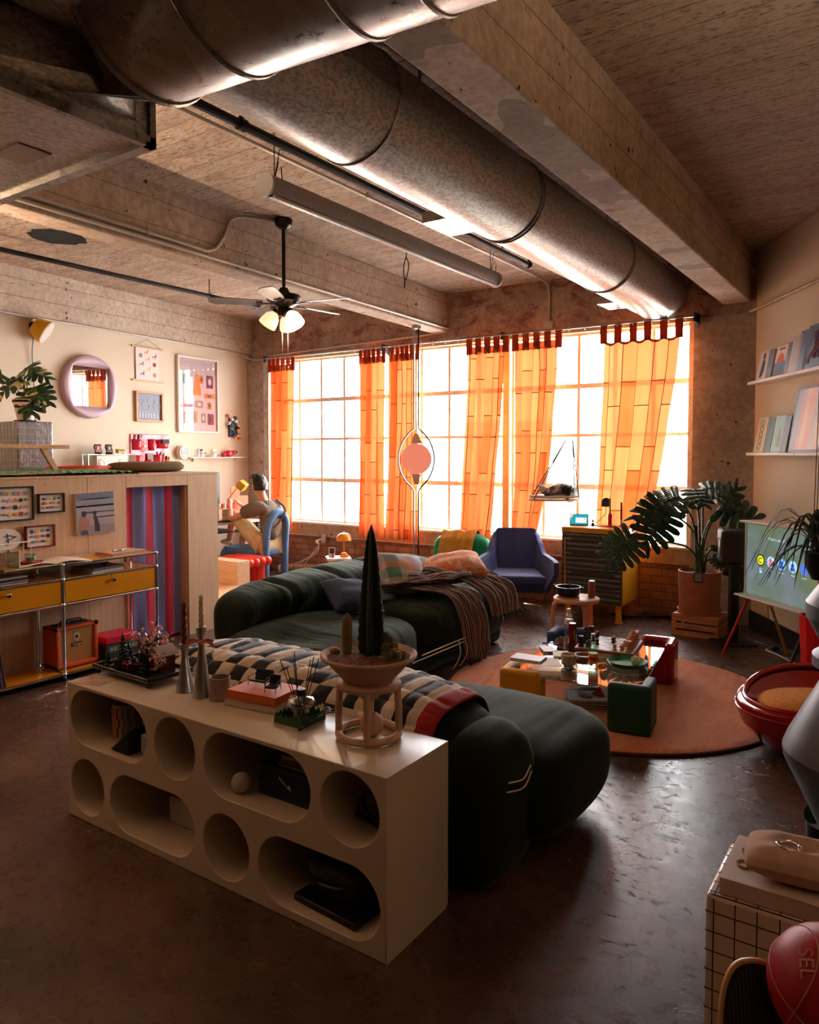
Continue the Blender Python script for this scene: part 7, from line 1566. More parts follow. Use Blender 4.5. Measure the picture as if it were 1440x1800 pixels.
pine(-0.10, -0.03, 0.135, 0.032, DG); pine(-0.165, -0.06, 0.05, 0.016, DG); pine(-0.065, -0.045, 0.06, 0.018, DG); pine(-0.03, 0.03, 0.09, 0.035, DB); pine(0.02, 0.06, 0.19, 0.026, mat('brick_near_black', '17191f', 0.35)); pine(-0.135, 0.02, 0.08, 0.026, DG); pine(0.10, -0.06, 0.05, 0.016, DG)
mb = MB(); tp_ = [((0.06, -0.01, 0.03), (0.065, -0.02, 0.11), (0.075, -0.03, 0.17)), ((0.065, -0.02, 0.10), (0.03, -0.03, 0.13), (0.005, -0.02, 0.165)), ((0.07, -0.02, 0.10), (0.11, -0.03, 0.115), (0.15, -0.03, 0.10)), ((0.07, -0.02, 0.14), (0.10, 0.0, 0.17), (0.12, 0.02, 0.175)), ((0.05, -0.02, 0.13), (0.03, 0.02, 0.18), (0.06, 0.03, 0.205))]
for t_ in tp_: mb.tube(spline(t_, 5), 0.006, 6)
obj('blossom_trunk', mb, BR, o)
mb = MB()
for t_ in tp_:
    for q in range(24):
        c = Vector(t_[2]) + Vector((rnd.gauss(0, 0.020), rnd.gauss(0, 0.018), rnd.gauss(0, 0.014)))
        a = rnd.random() * 6; n_ = Vector((rnd.uniform(-1, 1), rnd.uniform(-1, 1), rnd.uniform(0, 1))).normalized(); u_ = n_.orthogonal().normalized() * 0.007; w_ = n_.cross(u_)
        mb.prism([c + u_ + w_ * 0.4, c + w_, c - u_ + w_ * 0.4, c - u_ * 0.6 - w_, c + u_ * 0.6 - w_], n_ * 0.003)
ob = obj('blossom', mb, PK, o, smooth=0); ob['kind'] = 'stuff'
mb = MB()
for q in range(70): x = rnd.uniform(-0.18, 0.14); y = rnd.uniform(-0.095, 0.06); s_ = rnd.uniform(0.005, 0.010); mb.box((x - s_, y - s_, 0.030), (x + s_, y + s_, 0.030 + rnd.uniform(0.006, 0.022)))
ob = obj('ground_bricks', mb, DG, o, smooth=0); ob['kind'] = 'stuff'
mb = MB()
for q in range(30): x = rnd.uniform(-0.08, 0.04); y = rnd.uniform(-0.09, -0.02); s_ = rnd.uniform(0.004, 0.008); mb.box((x - s_, y - s_, 0.045), (x + s_, y + s_, 0.060 + rnd.uniform(0, 0.015)))
ob = obj('red_shrubs', mb, MR, o, smooth=0); ob['kind'] = 'stuff'
mb = MB(); mb.box((0.05, 0.0, 0.03), (0.13, 0.075, 0.10)); obj('house', mb, MR, o); mb = MB(); mb.prism([(0.035, -0.012, 0.10), (0.145, -0.012, 0.10), (0.135, -0.012, 0.112), (0.09, -0.012, 0.138), (0.045, -0.012, 0.112)], (0, 0.10, 0)); obj('house_roof', mb, mat('roof_pale', 'b5a79b', 0.3), o)
obj('small_bridge', MB().tube([(0.13, -0.03, 0.05), (0.15, -0.02, 0.068), (0.165, 0.0, 0.085)], 0.007, 6), TANB, o)
obj('pond', MB().box((0.135, -0.07, 0.031), (0.19, 0.05, 0.035)), mat('dark_water', '20262a', 0.05), o)
# candle holders
def candleholder(label, loc, hh, cl, col, bow=False):
    o = thing('candle_holder', label, 'candle holder', loc)
    obj('holder', MB().lathe([(0.0, 0.0), (0.038, 0.0), (0.036, 0.012), (0.025, hh * 0.33), (0.0145, hh * 0.66), (0.0125, hh * 0.78), (0.017, hh * 0.88), (0.021, hh), (0.012, hh), (0.012, hh - 0.02), (0, hh - 0.02)], 32), STEEL, o, smooth=60)
    mb = MB(); n = 12
    mb.grid(lambda u, v: ((0.0095 + 0.0022 * math.cos(4 * 2 * PI * u)) * math.cos(2 * PI * u + v * 9) * (1 - 0.25 * v), (0.0095 + 0.0022 * math.cos(4 * 2 * PI * u)) * math.sin(2 * PI * u + v * 9) * (1 - 0.25 * v), hh - 0.015 + (cl + 0.015) * v), 32, 50, cu=True); obj('candle', mb, mat('wax' + col, col, 0.45), o, smooth=60)
    obj('wick', MB().cyl((0, 0, hh + cl - 0.002), (0, 0, hh + cl + 0.007), 0.001, n=5), BLACK, o)
    if bow:
        PB = mat('pink_ribbon', 'd77e86', 0.6); z = hh * 0.79
        mb = MB(); mb.tube([(0.016 * math.cos(a), 0.016 * math.sin(a), z) for a in [i * PI / 8 for i in range(16)]], 0.005, 6, closed=True); mb.sph((0.012, -0.014, z), 0.009, 10, 8); ob = obj('ribbon_bow', mb, PB, o)
        for s in (-1, 1):
            mb = MB(); rr = Vector((0.826, 0.563, 0)); mb.grid(lambda u, v: tuple(Vector((0.010, -0.016, z)) + rr * (s * 0.055 * v) + Vector((0, 0, (u - 0.5) * (0.006 + 0.022 * v) + 0.010 * math.sin(v * 3) - 0.006 * v)) + Vector((0.006 * math.sin(u * 7), 0, 0))), 5, 8); obj('ribbon_tail', mb, PB, ob, smooth=60, solid=0.002)
candleholder('shorter polished steel candle holder with a dark red twisted candle', (-2.455, 1.97, CT_), 0.195, 0.165, '6e1a1a')
candleholder('taller polished steel candle holder with a cream candle and pink bow', (-2.345, 1.965, CT_), 0.280, 0.125, 'd6c3a0', True)
one('concrete_cup', 'plain taupe cylinder cup beside the candle holders', 'cup', MB().lathe([(0.0, 0), (0.041, 0), (0.041, 0.088), (0.036, 0.088), (0.036, 0.008), (0, 0.008)], 36), noisy('taupe_clay', '8a7468', '97827a', 20, 0.7), (-2.262, 1.985, CT_), bevel=0.0015)
book('book', 'cream book lying under the orange one on the cream shelf', (-2.08, 2.045, CT_), R(8), 0.245, 0.175, 0.026, mat('cream_book', 'cbb59c', 0.5)); book('book', 'orange hardcover book with two miniature chairs on it', (-2.08, 2.05, CT_ + 0.0265), R(6), 0.235, 0.17, 0.032, mat('orange_cloth', 'd9662d', 0.55), mat('orange_pages', 'c9582a', 0.6))
def easychair(label, loc, w, rz):
    o = thing('miniature_armchair', label, 'miniature chair', loc, rz); m = BLACK
    for s in (-1, 1):
        mb = MB(); mb.tube([(s * w, -0.028, 0), (s * w, -0.026, 0.034), (s * w, 0.02, 0.036), (s * w, 0.028, 0.0)], 0.0016, 5); obj('arm_frame', mb, m, o)
    obj('seat', MB().box((-w, -0.024, 0.014), (w, 0.02, 0.023)), m, o, bevel=0.003); mb = MB(); mb.prism([(-w, 0.015, 0.02), (-w, 0.021, 0.022), (-w, 0.031, 0.055), (-w, 0.026, 0.055)], (2 * w, 0, 0)); obj('backrest', mb, m, o, bevel=0.002)
easychair('wide black miniature settee on the orange book', (-2.12, 2.07, CT_ + 0.059), 0.042, R(8)); easychair('single black miniature armchair on the orange book, beside the settee', (-2.025, 2.04, CT_ + 0.059), 0.022, R(22))
# green zigzag tray + reed diffuser + scissors
GT = mat('green_metal_tray', '2f5a3c', 0.45, 0.3)
o = thing('zigzag_tray', 'green metal tray with a zigzag grass rim under the reed diffuser', 'tray', (-1.835, 1.985, CT_), R(2)); a_, b_ = 0.066, 0.066
obj('tray_base', MB().box((-a_, -b_, 0), (a_, b_, 0.0015)), GT, o)
def zig(p, q):
    p, q = Vector(p), Vector(q); n = 6
    top = []
    for i in range(n * 2 + 1): top.append(p.lerp(q, i / (n * 2)) + Vector((0, 0, 0.022 + (0.016 if i % 2 else 0.0) + 0.004 * nz(i * 1.7, p.x * 9))))
    return [p, q] + list(reversed(top))
for p, q, n_ in (((-a_, -b_, 0), (a_, -b_, 0), (0, 0.0015, 0)), ((-a_, b_, 0), (a_, b_, 0), (0, -0.0015, 0)), ((-a_, -b_, 0), (-a_, b_, 0), (0.0015, 0, 0)), ((a_, -b_, 0), (a_, b_, 0), (-0.0015, 0, 0))):
    obj('grass_rim', MB().prism(zig(p, q), n_), GT, o, smooth=0)
o = thing('reed_diffuser', 'round glass reed diffuser with black collar and black reeds', 'diffuser', (-1.835, 1.99, CT_ + 0.002))
obj('glass_bottle', MB().lathe([(0.0, 0.001), (0.032, 0.0), (0.038, 0.01), (0.034, 0.035), (0.050, 0.05), (0.053, 0.066), (0.044, 0.080), (0.018, 0.087), (0.014, 0.095), (0.014, 0.10)], 36), m_glass('diffuser_glass', 'e8eceb', 0.16), o, smooth=60); obj('collar', MB().lathe([(0.0145, 0.088), (0.0175, 0.09), (0.0175, 0.112), (0.006, 0.114), (0, 0.112)], 24), BLACK, o)
obj('liquid', MB().lathe([(0, 0.004), (0.034, 0.004), (0.032, 0.03), (0, 0.03)], 28), m_glass('amber_liquid', 'd9c7a0', 0.05), o)
for k in range(8):
    a = k * 0.8 + 0.3; t = 0.25 + 0.22 * ((k * 37) % 5) / 5; mb = MB(); mb.cyl((0.004 * math.cos(a), 0.004 * math.sin(a), 0.012), (t * 0.21 * math.cos(a), t * 0.21 * math.sin(a), 0.235 - 0.02 * (k % 3)), 0.0017, n=6); obj('reed', mb, BLACK, o)
o = thing('wick_trimmer', 'black wick trimmer scissors lying across the green tray edge', 'scissors', (-1.755, 1.965, CT_ + 0.014), R(88), rot=(0, R(-6), R(88)))
for s in (-1, 1):
    mb = MB(); mb.tube([(0.09 + 0.014 * math.cos(a), s * 0.016 + 0.012 * math.sin(a), 0.01) for a in [i * PI / 8 for i in range(16)]], 0.0028, 6, closed=True); mb.tube([(0.078, s * 0.010, 0.01), (0.03, s * 0.001, 0.006), (-0.05, -s * 0.003, 0.004)], 0.0026, 6); obj('blade_arm', mb, BLACK, o)
obj('trim_cup', MB().sph((-0.062, 0, 0.004), (0.014, 0.010, 0.007), 14, 8), BLACK, o)
# planter stand with the cactus bowl
CLAY = noisy('pinkish_clay', 'b9937c', 'c6a28b', 14, 0.75, bump=0.08)
PXX, PYY = -1.535, 2.005
o = thing('planter_stand', 'four-legged clay ring stand on the cream shelf holding the cactus bowl', 'plant stand', (PXX, PYY, CT_))
def torus(R_, r_, z, n=48): return MB().tube([(R_ * math.cos(a), R_ * math.sin(a), z) for a in [2 * PI * i / n for i in range(n)]], r_, 12, closed=True)
obj('base_ring', torus(0.103, 0.013, 0.014), CLAY, o, smooth=180)
obj('top_cone', MB().lathe([(0.0, 0.115), (0.008, 0.118), (0.075, 0.172), (0.108, 0.176), (0.112, 0.188), (0.106, 0.196), (0.0, 0.196)], 40), CLAY, o, smooth=50)
for k in range(4):
    a = R(-56 + 90 * k); mb = MB(); mb.tube([(0.103 * math.cos(a), 0.103 * math.sin(a), 0.012), (0.103 * math.cos(a), 0.103 * math.sin(a), 0.10), (0.098 * math.cos(a), 0.098 * math.sin(a), 0.182)], 0.0125, 12); obj('leg', mb, CLAY, o)
one('ball_vase', 'small round clay vase standing inside the ring of the planter stand', 'vase', MB().lathe([(0.0, 0), (0.018, 0.0), (0.036, 0.018), (0.041, 0.040), (0.036, 0.062), (0.020, 0.078), (0.014, 0.076), (0.012, 0.06), (0, 0.055)], 32), CLAY, (PXX + 0.005, PYY + 0.01, CT_), smooth=60)
o = thing('cactus_bowl', 'wide conical clay bowl planted with a tall dark cactus and small cacti', 'potted plant', (PXX, PYY, CT_ + 0.197))
obj('bowl', MB().lathe([(0.0, 0.0), (0.085, 0.0), (0.092, 0.01), (0.150, 0.075), (0.166, 0.082), (0.167, 0.09), (0.160, 0.094), (0.150, 0.088), (0.13, 0.07), (0, 0.065)], 56), CLAY, o, smooth=50)
mb = MB(); mb.grid(lambda u, v: (0.148 * v * math.cos(2 * PI * u), 0.148 * v * math.sin(2 * PI * u), 0.080 + 0.012 * (1 - v) + 0.005 * nz(v * 22 * math.cos(2 * PI * u), v * 22 * math.sin(2 * PI * u))), 72, 26, cu=True); obj('gravel', mb, noisy('dark_gravel', '3a2219', '9a6b55', 90, 0.9, bump=1.0, bdist=0.004), o, smooth=60)['kind'] = 'stuff'
def ribbed(mb, c, h, r0, ribs, taper, amp=0.3, scal=0.0, nv=60, lean=(0, 0), pw=2.4):
    def f(u, v):
        a = 2 * PI * u; rr = r0 * (1 - taper * v) * (1 - v ** 14) * (1 - 0.25 * (1 - v) ** 6)
        rb = 1 - amp + amp * abs(math.cos(ribs * a / 2)) ** 0.7 if ribs else 1
        if ribs: rb = (1 - amp) + amp * (abs(math.cos(ribs * a / 2)) ** pw) * (1 + scal * math.sin(v * h * 210))
        return (c[0] + rr * rb * math.cos(a) + lean[0] * v, c[1] + rr * rb * math.sin(a) + lean[1] * v, c[2] + h * v)
    mb.grid(f, ribs * 10 if ribs else 24, nv, cu=True)
M_CAC = noisy('dark_cactus', '14201a', '1f2e24', 20, 0.6, bump=0.3)
mb = MB(); ribbed(mb, (0.008, 0.012, 0.075), 0.46, 0.060, 5, 0.74, 0.55, 0.06, 110, lean=(-0.004, 0.0)); obj('tall_cactus', mb, M_CAC, o, smooth=50)
mb = MB(); rnd = random.Random(4)
for k in range(5):
    a = 2 * PI * k / 5
    for j in range(30): v = j / 30; rr = 0.061 * (1 - 0.74 * v); p = Vector((0.008 - 0.004 * v + rr * math.cos(a), 0.012 + rr * math.sin(a), 0.08 + 0.45 * v)); mb.cyl(tuple(p), tuple(p + Vector((0.008 * math.cos(a + rnd.uniform(-.6, .6)), 0.008 * math.sin(a + rnd.uniform(-.6, .6)), rnd.uniform(-0.003, 0.005)))), 0.0007, 0.0002, 4)
obj('spines', mb, mat('spine_pale', 'b9a58a', 0.6), o)['kind'] = 'stuff'
M_CAC2 = noisy('fuzzy_cactus', '6b5a30', '8f7840', 60, 0.8, bump=0.5, sheen=1.0)
mb = MB(); ribbed(mb, (-0.070, -0.030, 0.078), 0.150, 0.020, 12, 0.12, 0.10, 0, 40, pw=1.0); obj('finger_cactus', mb, M_CAC2, o, smooth=60)
mb = MB(); mb.sph((-0.115, -0.04, 0.09), (0.022, 0.016, 0.013), 16, 8); obj('pebble_cactus', mb, M_CAC2, o, smooth=60)
for k, (r_, t_, h, rr) in enumerate(((0.058, 0.03, 0.055, 0.017), (0.085, 0.03, 0.035, 0.016), (0.072, 0.055, 0.03, 0.015), (0.10, 0.045, 0.03, 0.014), (0.055, 0.06, 0.03, 0.014), (0.088, 0.00, 0.05, 0.015), (0.075, -0.02, 0.065, 0.015), (0.118, 0.02, 0.025, 0.013), (0.060, 0.0, 0.085, 0.012), (0.045, 0.075, 0.02, 0.013))):
    p = Vector((0.826, 0.563, 0)) * r_ + Vector((0.563, -0.826, 0)) * t_; mb = MB(); ribbed(mb, (p.x, p.y, 0.082), h, rr, 10, 0.15, 0.16, 0, 20, pw=1.0); obj('cluster_cactus', mb, M_CAC2 if k % 2 else noisy('green_cactus', '4a4a2a', '6b6436', 60, 0.8, bump=0.5), o, smooth=60)

# ---- inside the openings
zu, zl = 0.328, 0.034
mb = MB(); mb.lathe([(0.0, 0.0), (0.052, 0.0), (0.058, 0.15), (0.053, 0.15), (0.048, 0.006), (0, 0.006)], 36)
o = thing('patterned_vase', 'white vase with raised green, yellow and orange maze lines, in the top left opening', 'vase', (-2.79, 1.93, zu)); obj('vase_body', mb, mat('vase_cream', 'c7bba8', 0.5), o, smooth=50)
for k in range(9):
    a0 = -2.6 + k * 0.40; pts = []
    for j, (da, z) in enumerate(((0, 0.012), (0, 0.05), (0.16, 0.062), (0.16, 0.085), (0, 0.098), (0, 0.125), (0.1, 0.137))): rr = 0.0525 + 0.006 * z / 0.15 + 0.0015; pts.append((rr * math.cos(a0 + da), rr * math.sin(a0 + da), z))
    mb = MB(); mb.tube(pts, 0.0045, 6); obj('maze_line', mb, PALS[(5, 7, 1, 0, 6, 6, 7, 1, 5)[k]], o)
mb = MB(); mb.prism([(-0.07, 0, 0.0), (0.06, 0, 0.0), (0.075, 0, 0.11), (0.05, 0, 0.10), (-0.01, 0, 0.045), (-0.05, 0, 0.015)], (0, 0.09, 0)); one('black_bag', 'folded black fabric bag in the top left opening', 'bag', mb, noisy('black_nylon', '0b0b0c', '151517', 12, 0.7, bump=0.5, bdist=0.01), (-2.66, 1.80, zu), bevel=0.012, seg=3)
one('grey_case', 'small pale grey case at the right of the top left opening', 'case', MB().box((-0.015, -0.05, 0), (0.03, 0.06, 0.085)), mat('pale_grey_case', 'a29a92', 0.5), (-2.535, 1.87, zu + 0.012), bevel=0.01)
one('white_box', 'plain white box standing in the lower left pill opening', 'box', MB().box((-0.105, -0.03, 0), (0.105, 0.03, 0.105)), mat('white_card_box', 'd3cbc0', 0.5), (-2.41, 1.96, zl), R(0), bevel=0.003)
mb = MB(); mb.tube([(0.022 * math.cos(a), -0.002, 0.022 * math.sin(a)) for a in [i * PI / 10 for i in range(20)]], 0.0018, 5, closed=True); one('wire_ring', 'thin dark wire ring above the white box', 'ring', mb, BLACK, (-2.36, 2.06, zl + 0.175))
one('white_ball', 'matte white ball lying in the large top middle opening', 'ball', MB().sph((0, 0, 0.036), 0.036, 28, 18), mat('chalk_white', 'c4b8aa', 0.6), (-1.985, 1.835, zu), smooth=180)
NV_ = mat('navy_crate_plastic', '121a4a', 0.45)
o = thing('folding_crate', 'dark blue perforated folding crate in the top middle opening', 'crate', (-1.80, 1.95, zu))
for nm, a, b in (('crate_side', (-0.13, -0.08, 0), (0.11, -0.074, 0.11)), ('crate_side', (-0.13, 0.10, 0), (0.11, 0.106, 0.11)), ('crate_side', (-0.13, -0.074, 0), (-0.124, 0.10, 0.11)), ('crate_side', (0.104, -0.074, 0), (0.11, 0.10, 0.11)), ('crate_base', (-0.124, -0.074, 0), (0.104, 0.10, 0.005))): obj(nm, MB().box(a, b), NV_, o)
mb = MB()
for i in range(13):
    for j in range(4): mb.prism([(-0.118 + i * 0.0175, -0.0815, 0.018 + j * 0.02), (-0.110 + i * 0.0175, -0.0815, 0.018 + j * 0.02), (-0.106 + i * 0.0175, -0.0815, 0.032 + j * 0.02), (-0.114 + i * 0.0175, -0.0815, 0.032 + j * 0.02)], (0, 0.0012, 0))
obj('crate_holes', mb, mat('hole_dark', '050611', 0.8), o)['kind'] = 'stuff'
obj('white_tag', MB().prism([(-0.03, -0.083, 0.085), (0.01, -0.083, 0.055), (0.02, -0.083, 0.065), (0.03, -0.083, 0.045), (0.015, -0.083, 0.05), (-0.03, -0.083, 0.078)], (0, 0.001, 0)), PAPER, o)
obj('crate_rim', MB().box((-0.134, -0.084, 0.105), (0.114, -0.072, 0.115)).box((-0.134, 0.098, 0.105), (0.114, 0.11, 0.115)), NV_, o)
for k in range(4): book('notebook', 'thin book sticking out of the blue crate, %s' % ['lowest', 'second', 'third', 'topmost'][k], (-1.775 + 0.008 * k, 1.95, zu + 0.112 + 0.016 * k), R(2 * k), 0.15, 0.13, 0.014, mat('nb_%d' % k, ['8c7a66', '5d4a3c', 'a48c70', '3a2f2a'][k], 0.5), group='books in the blue crate')
one('power_adapter', 'black adapter block lying in the blue crate', 'adapter', MB().box((-0.03, -0.025, 0), (0.03, 0.025, 0.07)), BLACK, (-1.892, 1.93, zu + 0.0055 + 0.06), bevel=0.008)
o = thing('cable_coil', 'black cable coiled in the small right-hand opening', 'cable', (-1.43, 1.90, zu + 0.006))
mb = MB(); pts = [(0.055 * math.cos(t) * (1 + 0.08 * math.sin(3 * t)), 0.02 * math.sin(t * 0.7), 0.065 + 0.05 * math.sin(t)) for t in [i * 0.28 for i in range(68)]]; mb.tube(pts, 0.004, 6); mb.tube(spline([(-0.05, 0, 0.03), (-0.02, 0.0, 0.01), (0.03, 0.0, 0.006), (0.05, 0.02, 0.06)], 6), 0.004, 6); obj('cable', mb, BLACK, o); obj('plug', MB().sph((-0.055, -0.01, 0.028), (0.018, 0.012, 0.011), 12, 8), BLACK, o)
o = thing('camera_bag', 'rounded dark grey camera bag on a laptop in the lower right opening', 'bag', (-1.58, 1.93, zl + 0.026)); obj('bag_body', MB().sph((0, 0, 0.055), (0.12, 0.085, 0.055), 32, 14, e=0.5), noisy('charcoal_nylon', '2a2523', '38322f', 30, 0.8), o, smooth=180); obj('bag_flap', MB().sph((0, -0.01, 0.085), (0.115, 0.085, 0.032), 32, 12, e=0.55), mat('charcoal_flap', '3a3431', 0.7), o, smooth=180); obj('bag_strap', MB().tube(spline([(-0.10, -0.06, 0.02), (-0.04, -0.092, 0.05), (0.05, -0.09, 0.06), (0.12, -0.04, 0.09)], 6), 0.007, 6), BLACK, o)
one('laptop', 'closed black laptop lying in the lower right opening', 'laptop', MB().box((-0.14, -0.10, 0), (0.14, 0.10, 0.024)), mat('laptop_black', '141416', 0.4), (-1.565, 1.905, zl), R(-4), bevel=0.004)

# ================================================================ RIGHT WALL SHELVES
RROT = math.atan2(RN.y, RN.x)      # local +x out of the wall, local -y ... runs along it
def rthing(name, label, cat, u, z, d=0.0, group=None): return thing(name, label, cat, rwall(u, d, z), RROT, group)
for z, lb in ((2.155, 'upper white picture ledge on the right wall'), (1.545, 'lower white picture ledge on the right wall')):
    o = rthing('picture_ledge', lb, 'shelf', 0.0, z)
    # local y = -u (RN rotated +90 deg is along -RD?)
    sgn = 1 if (Matrix.Rotation(RROT, 3, 'Z') @ Vector((0, 1, 0))).dot(RD) > 0 else -1
    y0, y1 = sorted((sgn * 0.14, sgn * 1.02)); obj('ledge_board', MB().box((0, y0, -0.012), (0.12, y1, 0.012)), mat('ledge_white', 'e5d6c2', 0.5), o, bevel=0.002)
    y0, y1 = sorted((sgn * 1.024, sgn * 1.9)); obj('ledge_board', MB().box((0, y0, -0.012), (0.12, y1, 0.012)), MATS['ledge_white'], o, bevel=0.002)
SG = sgn
def wbook(label, u, z, w, h, t, cm_, deco=None, lean=10, cat='book', name='book'):
    """book standing face out on a ledge, leaning back; local x thickness, y width, z height"""
    o = thing(name, label, cat, rwall(u, 0.085, z + 0.0125), RROT, rot=(0, R(-lean), RROT))
    c = mat('cover_' + cm_[0], cm_[1], 0.45)
    obj('cover', MB().box((-t / 2, -w / 2, 0), (-t / 2 + 0.002, w / 2, h)).box((t / 2 - 0.002, -w / 2, 0), (t / 2, w / 2, h)).box((-t / 2, -SG * w / 2 - 0.001, 0), (t / 2, -SG * w / 2 + 0.001, h)), c, o)
    obj('pages', MB().box((-t / 2 + 0.002, -w / 2 + 0.003, 0.002), (t / 2 - 0.002, w / 2 - 0.003, h - 0.002)), PAPER, o)
    if deco: deco(o, t / 2)
    return o
def disc(o, x, cy, cz, ry, rz_, m, nm='cover_motif', a0=0, a1=2 * PI):
    n = 24; obj(nm, MB().prism([(x, cy + ry * math.cos(a0 + (a1 - a0) * i / n), cz + rz_ * math.sin(a0 + (a1 - a0) * i / n)) for i in range(n + (1 if a1 < 6.2 else 0))], (0.0008, 0, 0)), m, o, smooth=0)
def d_fig(o, x): 
    disc(o, x, 0.0, 0.20, 0.025, 0.03, PALS[4]); obj('cover_motif', MB().prism([(x, y * -SG * -1, z) for y, z in ((-0.04, 0.02), (0.0, 0.02), (0.03, 0.06), (0.035, 0.14), (0.01, 0.18), (-0.02, 0.16), (-0.03, 0.09))], (0.0008, 0, 0)), PALS[4], o, smooth=0)
def d_sun(o, x): obj('cover_band', MB().box((x, -0.095, 0.0), (x + 0.0006, 0.095, 0.11)), mat('slate_blue', '5d7184', 0.6), o); disc(o, x, 0, 0.11, 0.062, 0.075, mat('sun_red', 'dd4a22', 0.6), a1=PI); text('title', 'KISANNE', 0.026, (x + 0.001, 0, 0.218), (R(90), 0, R(90)), mat('sun_red', 'dd4a22'), o)
wbook('cream book with a dark blue figure on its cover, upper ledge left end', 0.34, 2.155, 0.19, 0.245, 0.02, ('cream', 'dac8ae'), d_fig)
wbook('thin dark book standing behind the cream one on the upper ledge', 0.475, 2.155, 0.10, 0.24, 0.022, ('umber', '4d4440'))
wbook('cream book with a red half sun over slate blue, upper ledge', 0.655, 2.155, 0.19, 0.245, 0.02, ('cream2', 'dcc5a4'), d_sun)
wbook('dark grey book standing beside the red sun book', 0.79, 2.155, 0.06, 0.25, 0.03, ('graphite', '3a3a40'))
wbook('pinkish grey large book on the upper ledge', 0.90, 2.155, 0.15, 0.29, 0.03, ('mauve', 'b59c92'))
wbook('steel blue tall book on the upper ledge', 1.02, 2.155, 0.16, 0.31, 0.03, ('steel_blue', '4a5a78'))
def d_comic(o, x):
    rnd = random.Random(2)
    for k in range(9): obj('cover_motif', MB().tube([(x, rnd.uniform(-0.1, 0.1), rnd.uniform(0.03, 0.28)) for _ in range(4)], 0.004, 4), PALS[(0, 9, 6, 4)[k % 4]], o)
wbook('large navy illustrated book at the frame edge of the upper ledge', 1.19, 2.155, 0.26, 0.33, 0.03, ('navy', '2b3450'), d_comic)
def d_ring(o, x):
    for k in range(5): obj('cover_motif', MB().tube([(x, 0.028 * math.cos(a), 0.05 + 0.05 * k + 0.026 * math.sin(a)) for a in [i * PI / 8 for i in range(16)]], 0.0025, 5, closed=True), BLACK, o)
wbook('cream book with black ring pattern, lower ledge left end', 0.315, 1.545, 0.19, 0.30, 0.02, ('cream3', 'd9be93'), d_ring)
wbook('dark green book between the ring book and the mint one', 0.475, 1.545, 0.12, 0.29, 0.02, ('deep_green', '4c6258'))
def d_mint(o, x): obj('cover_motif', MB().prism([(x, -0.02, 0.05), (x, 0.03, 0.04), (x, 0.04, 0.16), (x, 0.0, 0.2)], (0.0008, 0, 0)), mat('mint_tan', 'a9a98a', 0.6), o, smooth=0)
wbook('mint green book on the lower ledge', 0.64, 1.545, 0.19, 0.30, 0.02, ('mint', '7fae9b'), d_mint)
wbook('black spined book right of the mint green one', 0.775, 1.545, 0.10, 0.29, 0.03, ('black', '262225'))
def d_art(o, x):
    for y0, y1, c in ((-0.22, -0.15, '77707f'), (-0.15, -0.09, 'c9713f'), (-0.09, -0.03, 'd9a24f'), (-0.03, 0.05, 'e07f33'), (0.05, 0.12, 'b9a58c'), (0.12, 0.22, 'd9a76a')):
        obj('painted_stripe', MB().prism([(x, SG * y0, 0.02), (x, SG * y1, 0.02), (x, SG * (y1 + 0.02), 0.48), (x, SG * (y0 + 0.02), 0.48)], (0.0006, 0, 0)), mat('stripe_' + c, c, 0.4), o, smooth=0)
o = wbook('large framed abstract of orange and grey stripes on the lower ledge', 1.10, 1.545, 0.48, 0.50, 0.02, ('steel_frame', '3f3f44'), d_art, 8, 'picture', 'framed_art')
wbook('dark red and black book at the right of the striped art', 1.40, 1.545, 0.16, 0.24, 0.03, ('crimson', '7d1820'))

# ================================================================ TELEVISION
TVA = math.atan2(-0.71, 0.70)
o = thing('television', 'white framed television on coloured stick legs showing round profile icons', 'television', (-0.805, 5.945, 0), TVA); TWH = mat('tv_cream', 'd9cdc2', 0.4)
hw = 0.40
obj('top_shelf', MB().box((-hw, -0.05, 1.018), (hw, 0.16, 1.034)), TWH, o, bevel=0.004); mb = MB(); mb.prism([(-hw, -0.09, 0.452), (hw, -0.09, 0.452), (hw, 0.16, 0.452), (-hw, 0.16, 0.452)], (0, 0, 0.014)); obj('bottom_shelf', mb, TWH, o, bevel=0.006)
for s in (-1, 1): obj('side_panel', MB().box((s * hw - (0.012 if s > 0 else 0), 0.0, 0.466), (s * hw + (0 if s > 0 else 0.012), 0.05, 1.018)), TWH, o)
scr = mat('tv_screen', '6f8274', 0.15, emit=0.3); _t = NT(scr); _c = _t.ramp(_t.noise(_t.coords('Object', loc=(1, 0, 0)), 2.4, 2), [(0.3, '7d8fa0'), (0.5, '6a8270'), (0.7, '7c8a52')]); _t.color(_c); _t.link(_c, _t.b.inputs['Emission Color'])
obj('screen', MB().box((-hw + 0.014, 0.012, 0.470), (hw - 0.014, 0.04, 1.014)), scr, o, smooth=0)
ic = [('d6cf1e', '16160c'), ('8fb6e6', 'c25a6e'), ('6f9ce0', '2a4a9c'), ('88aee8', '35559c'), ('3f62b8', '3f62b8')]
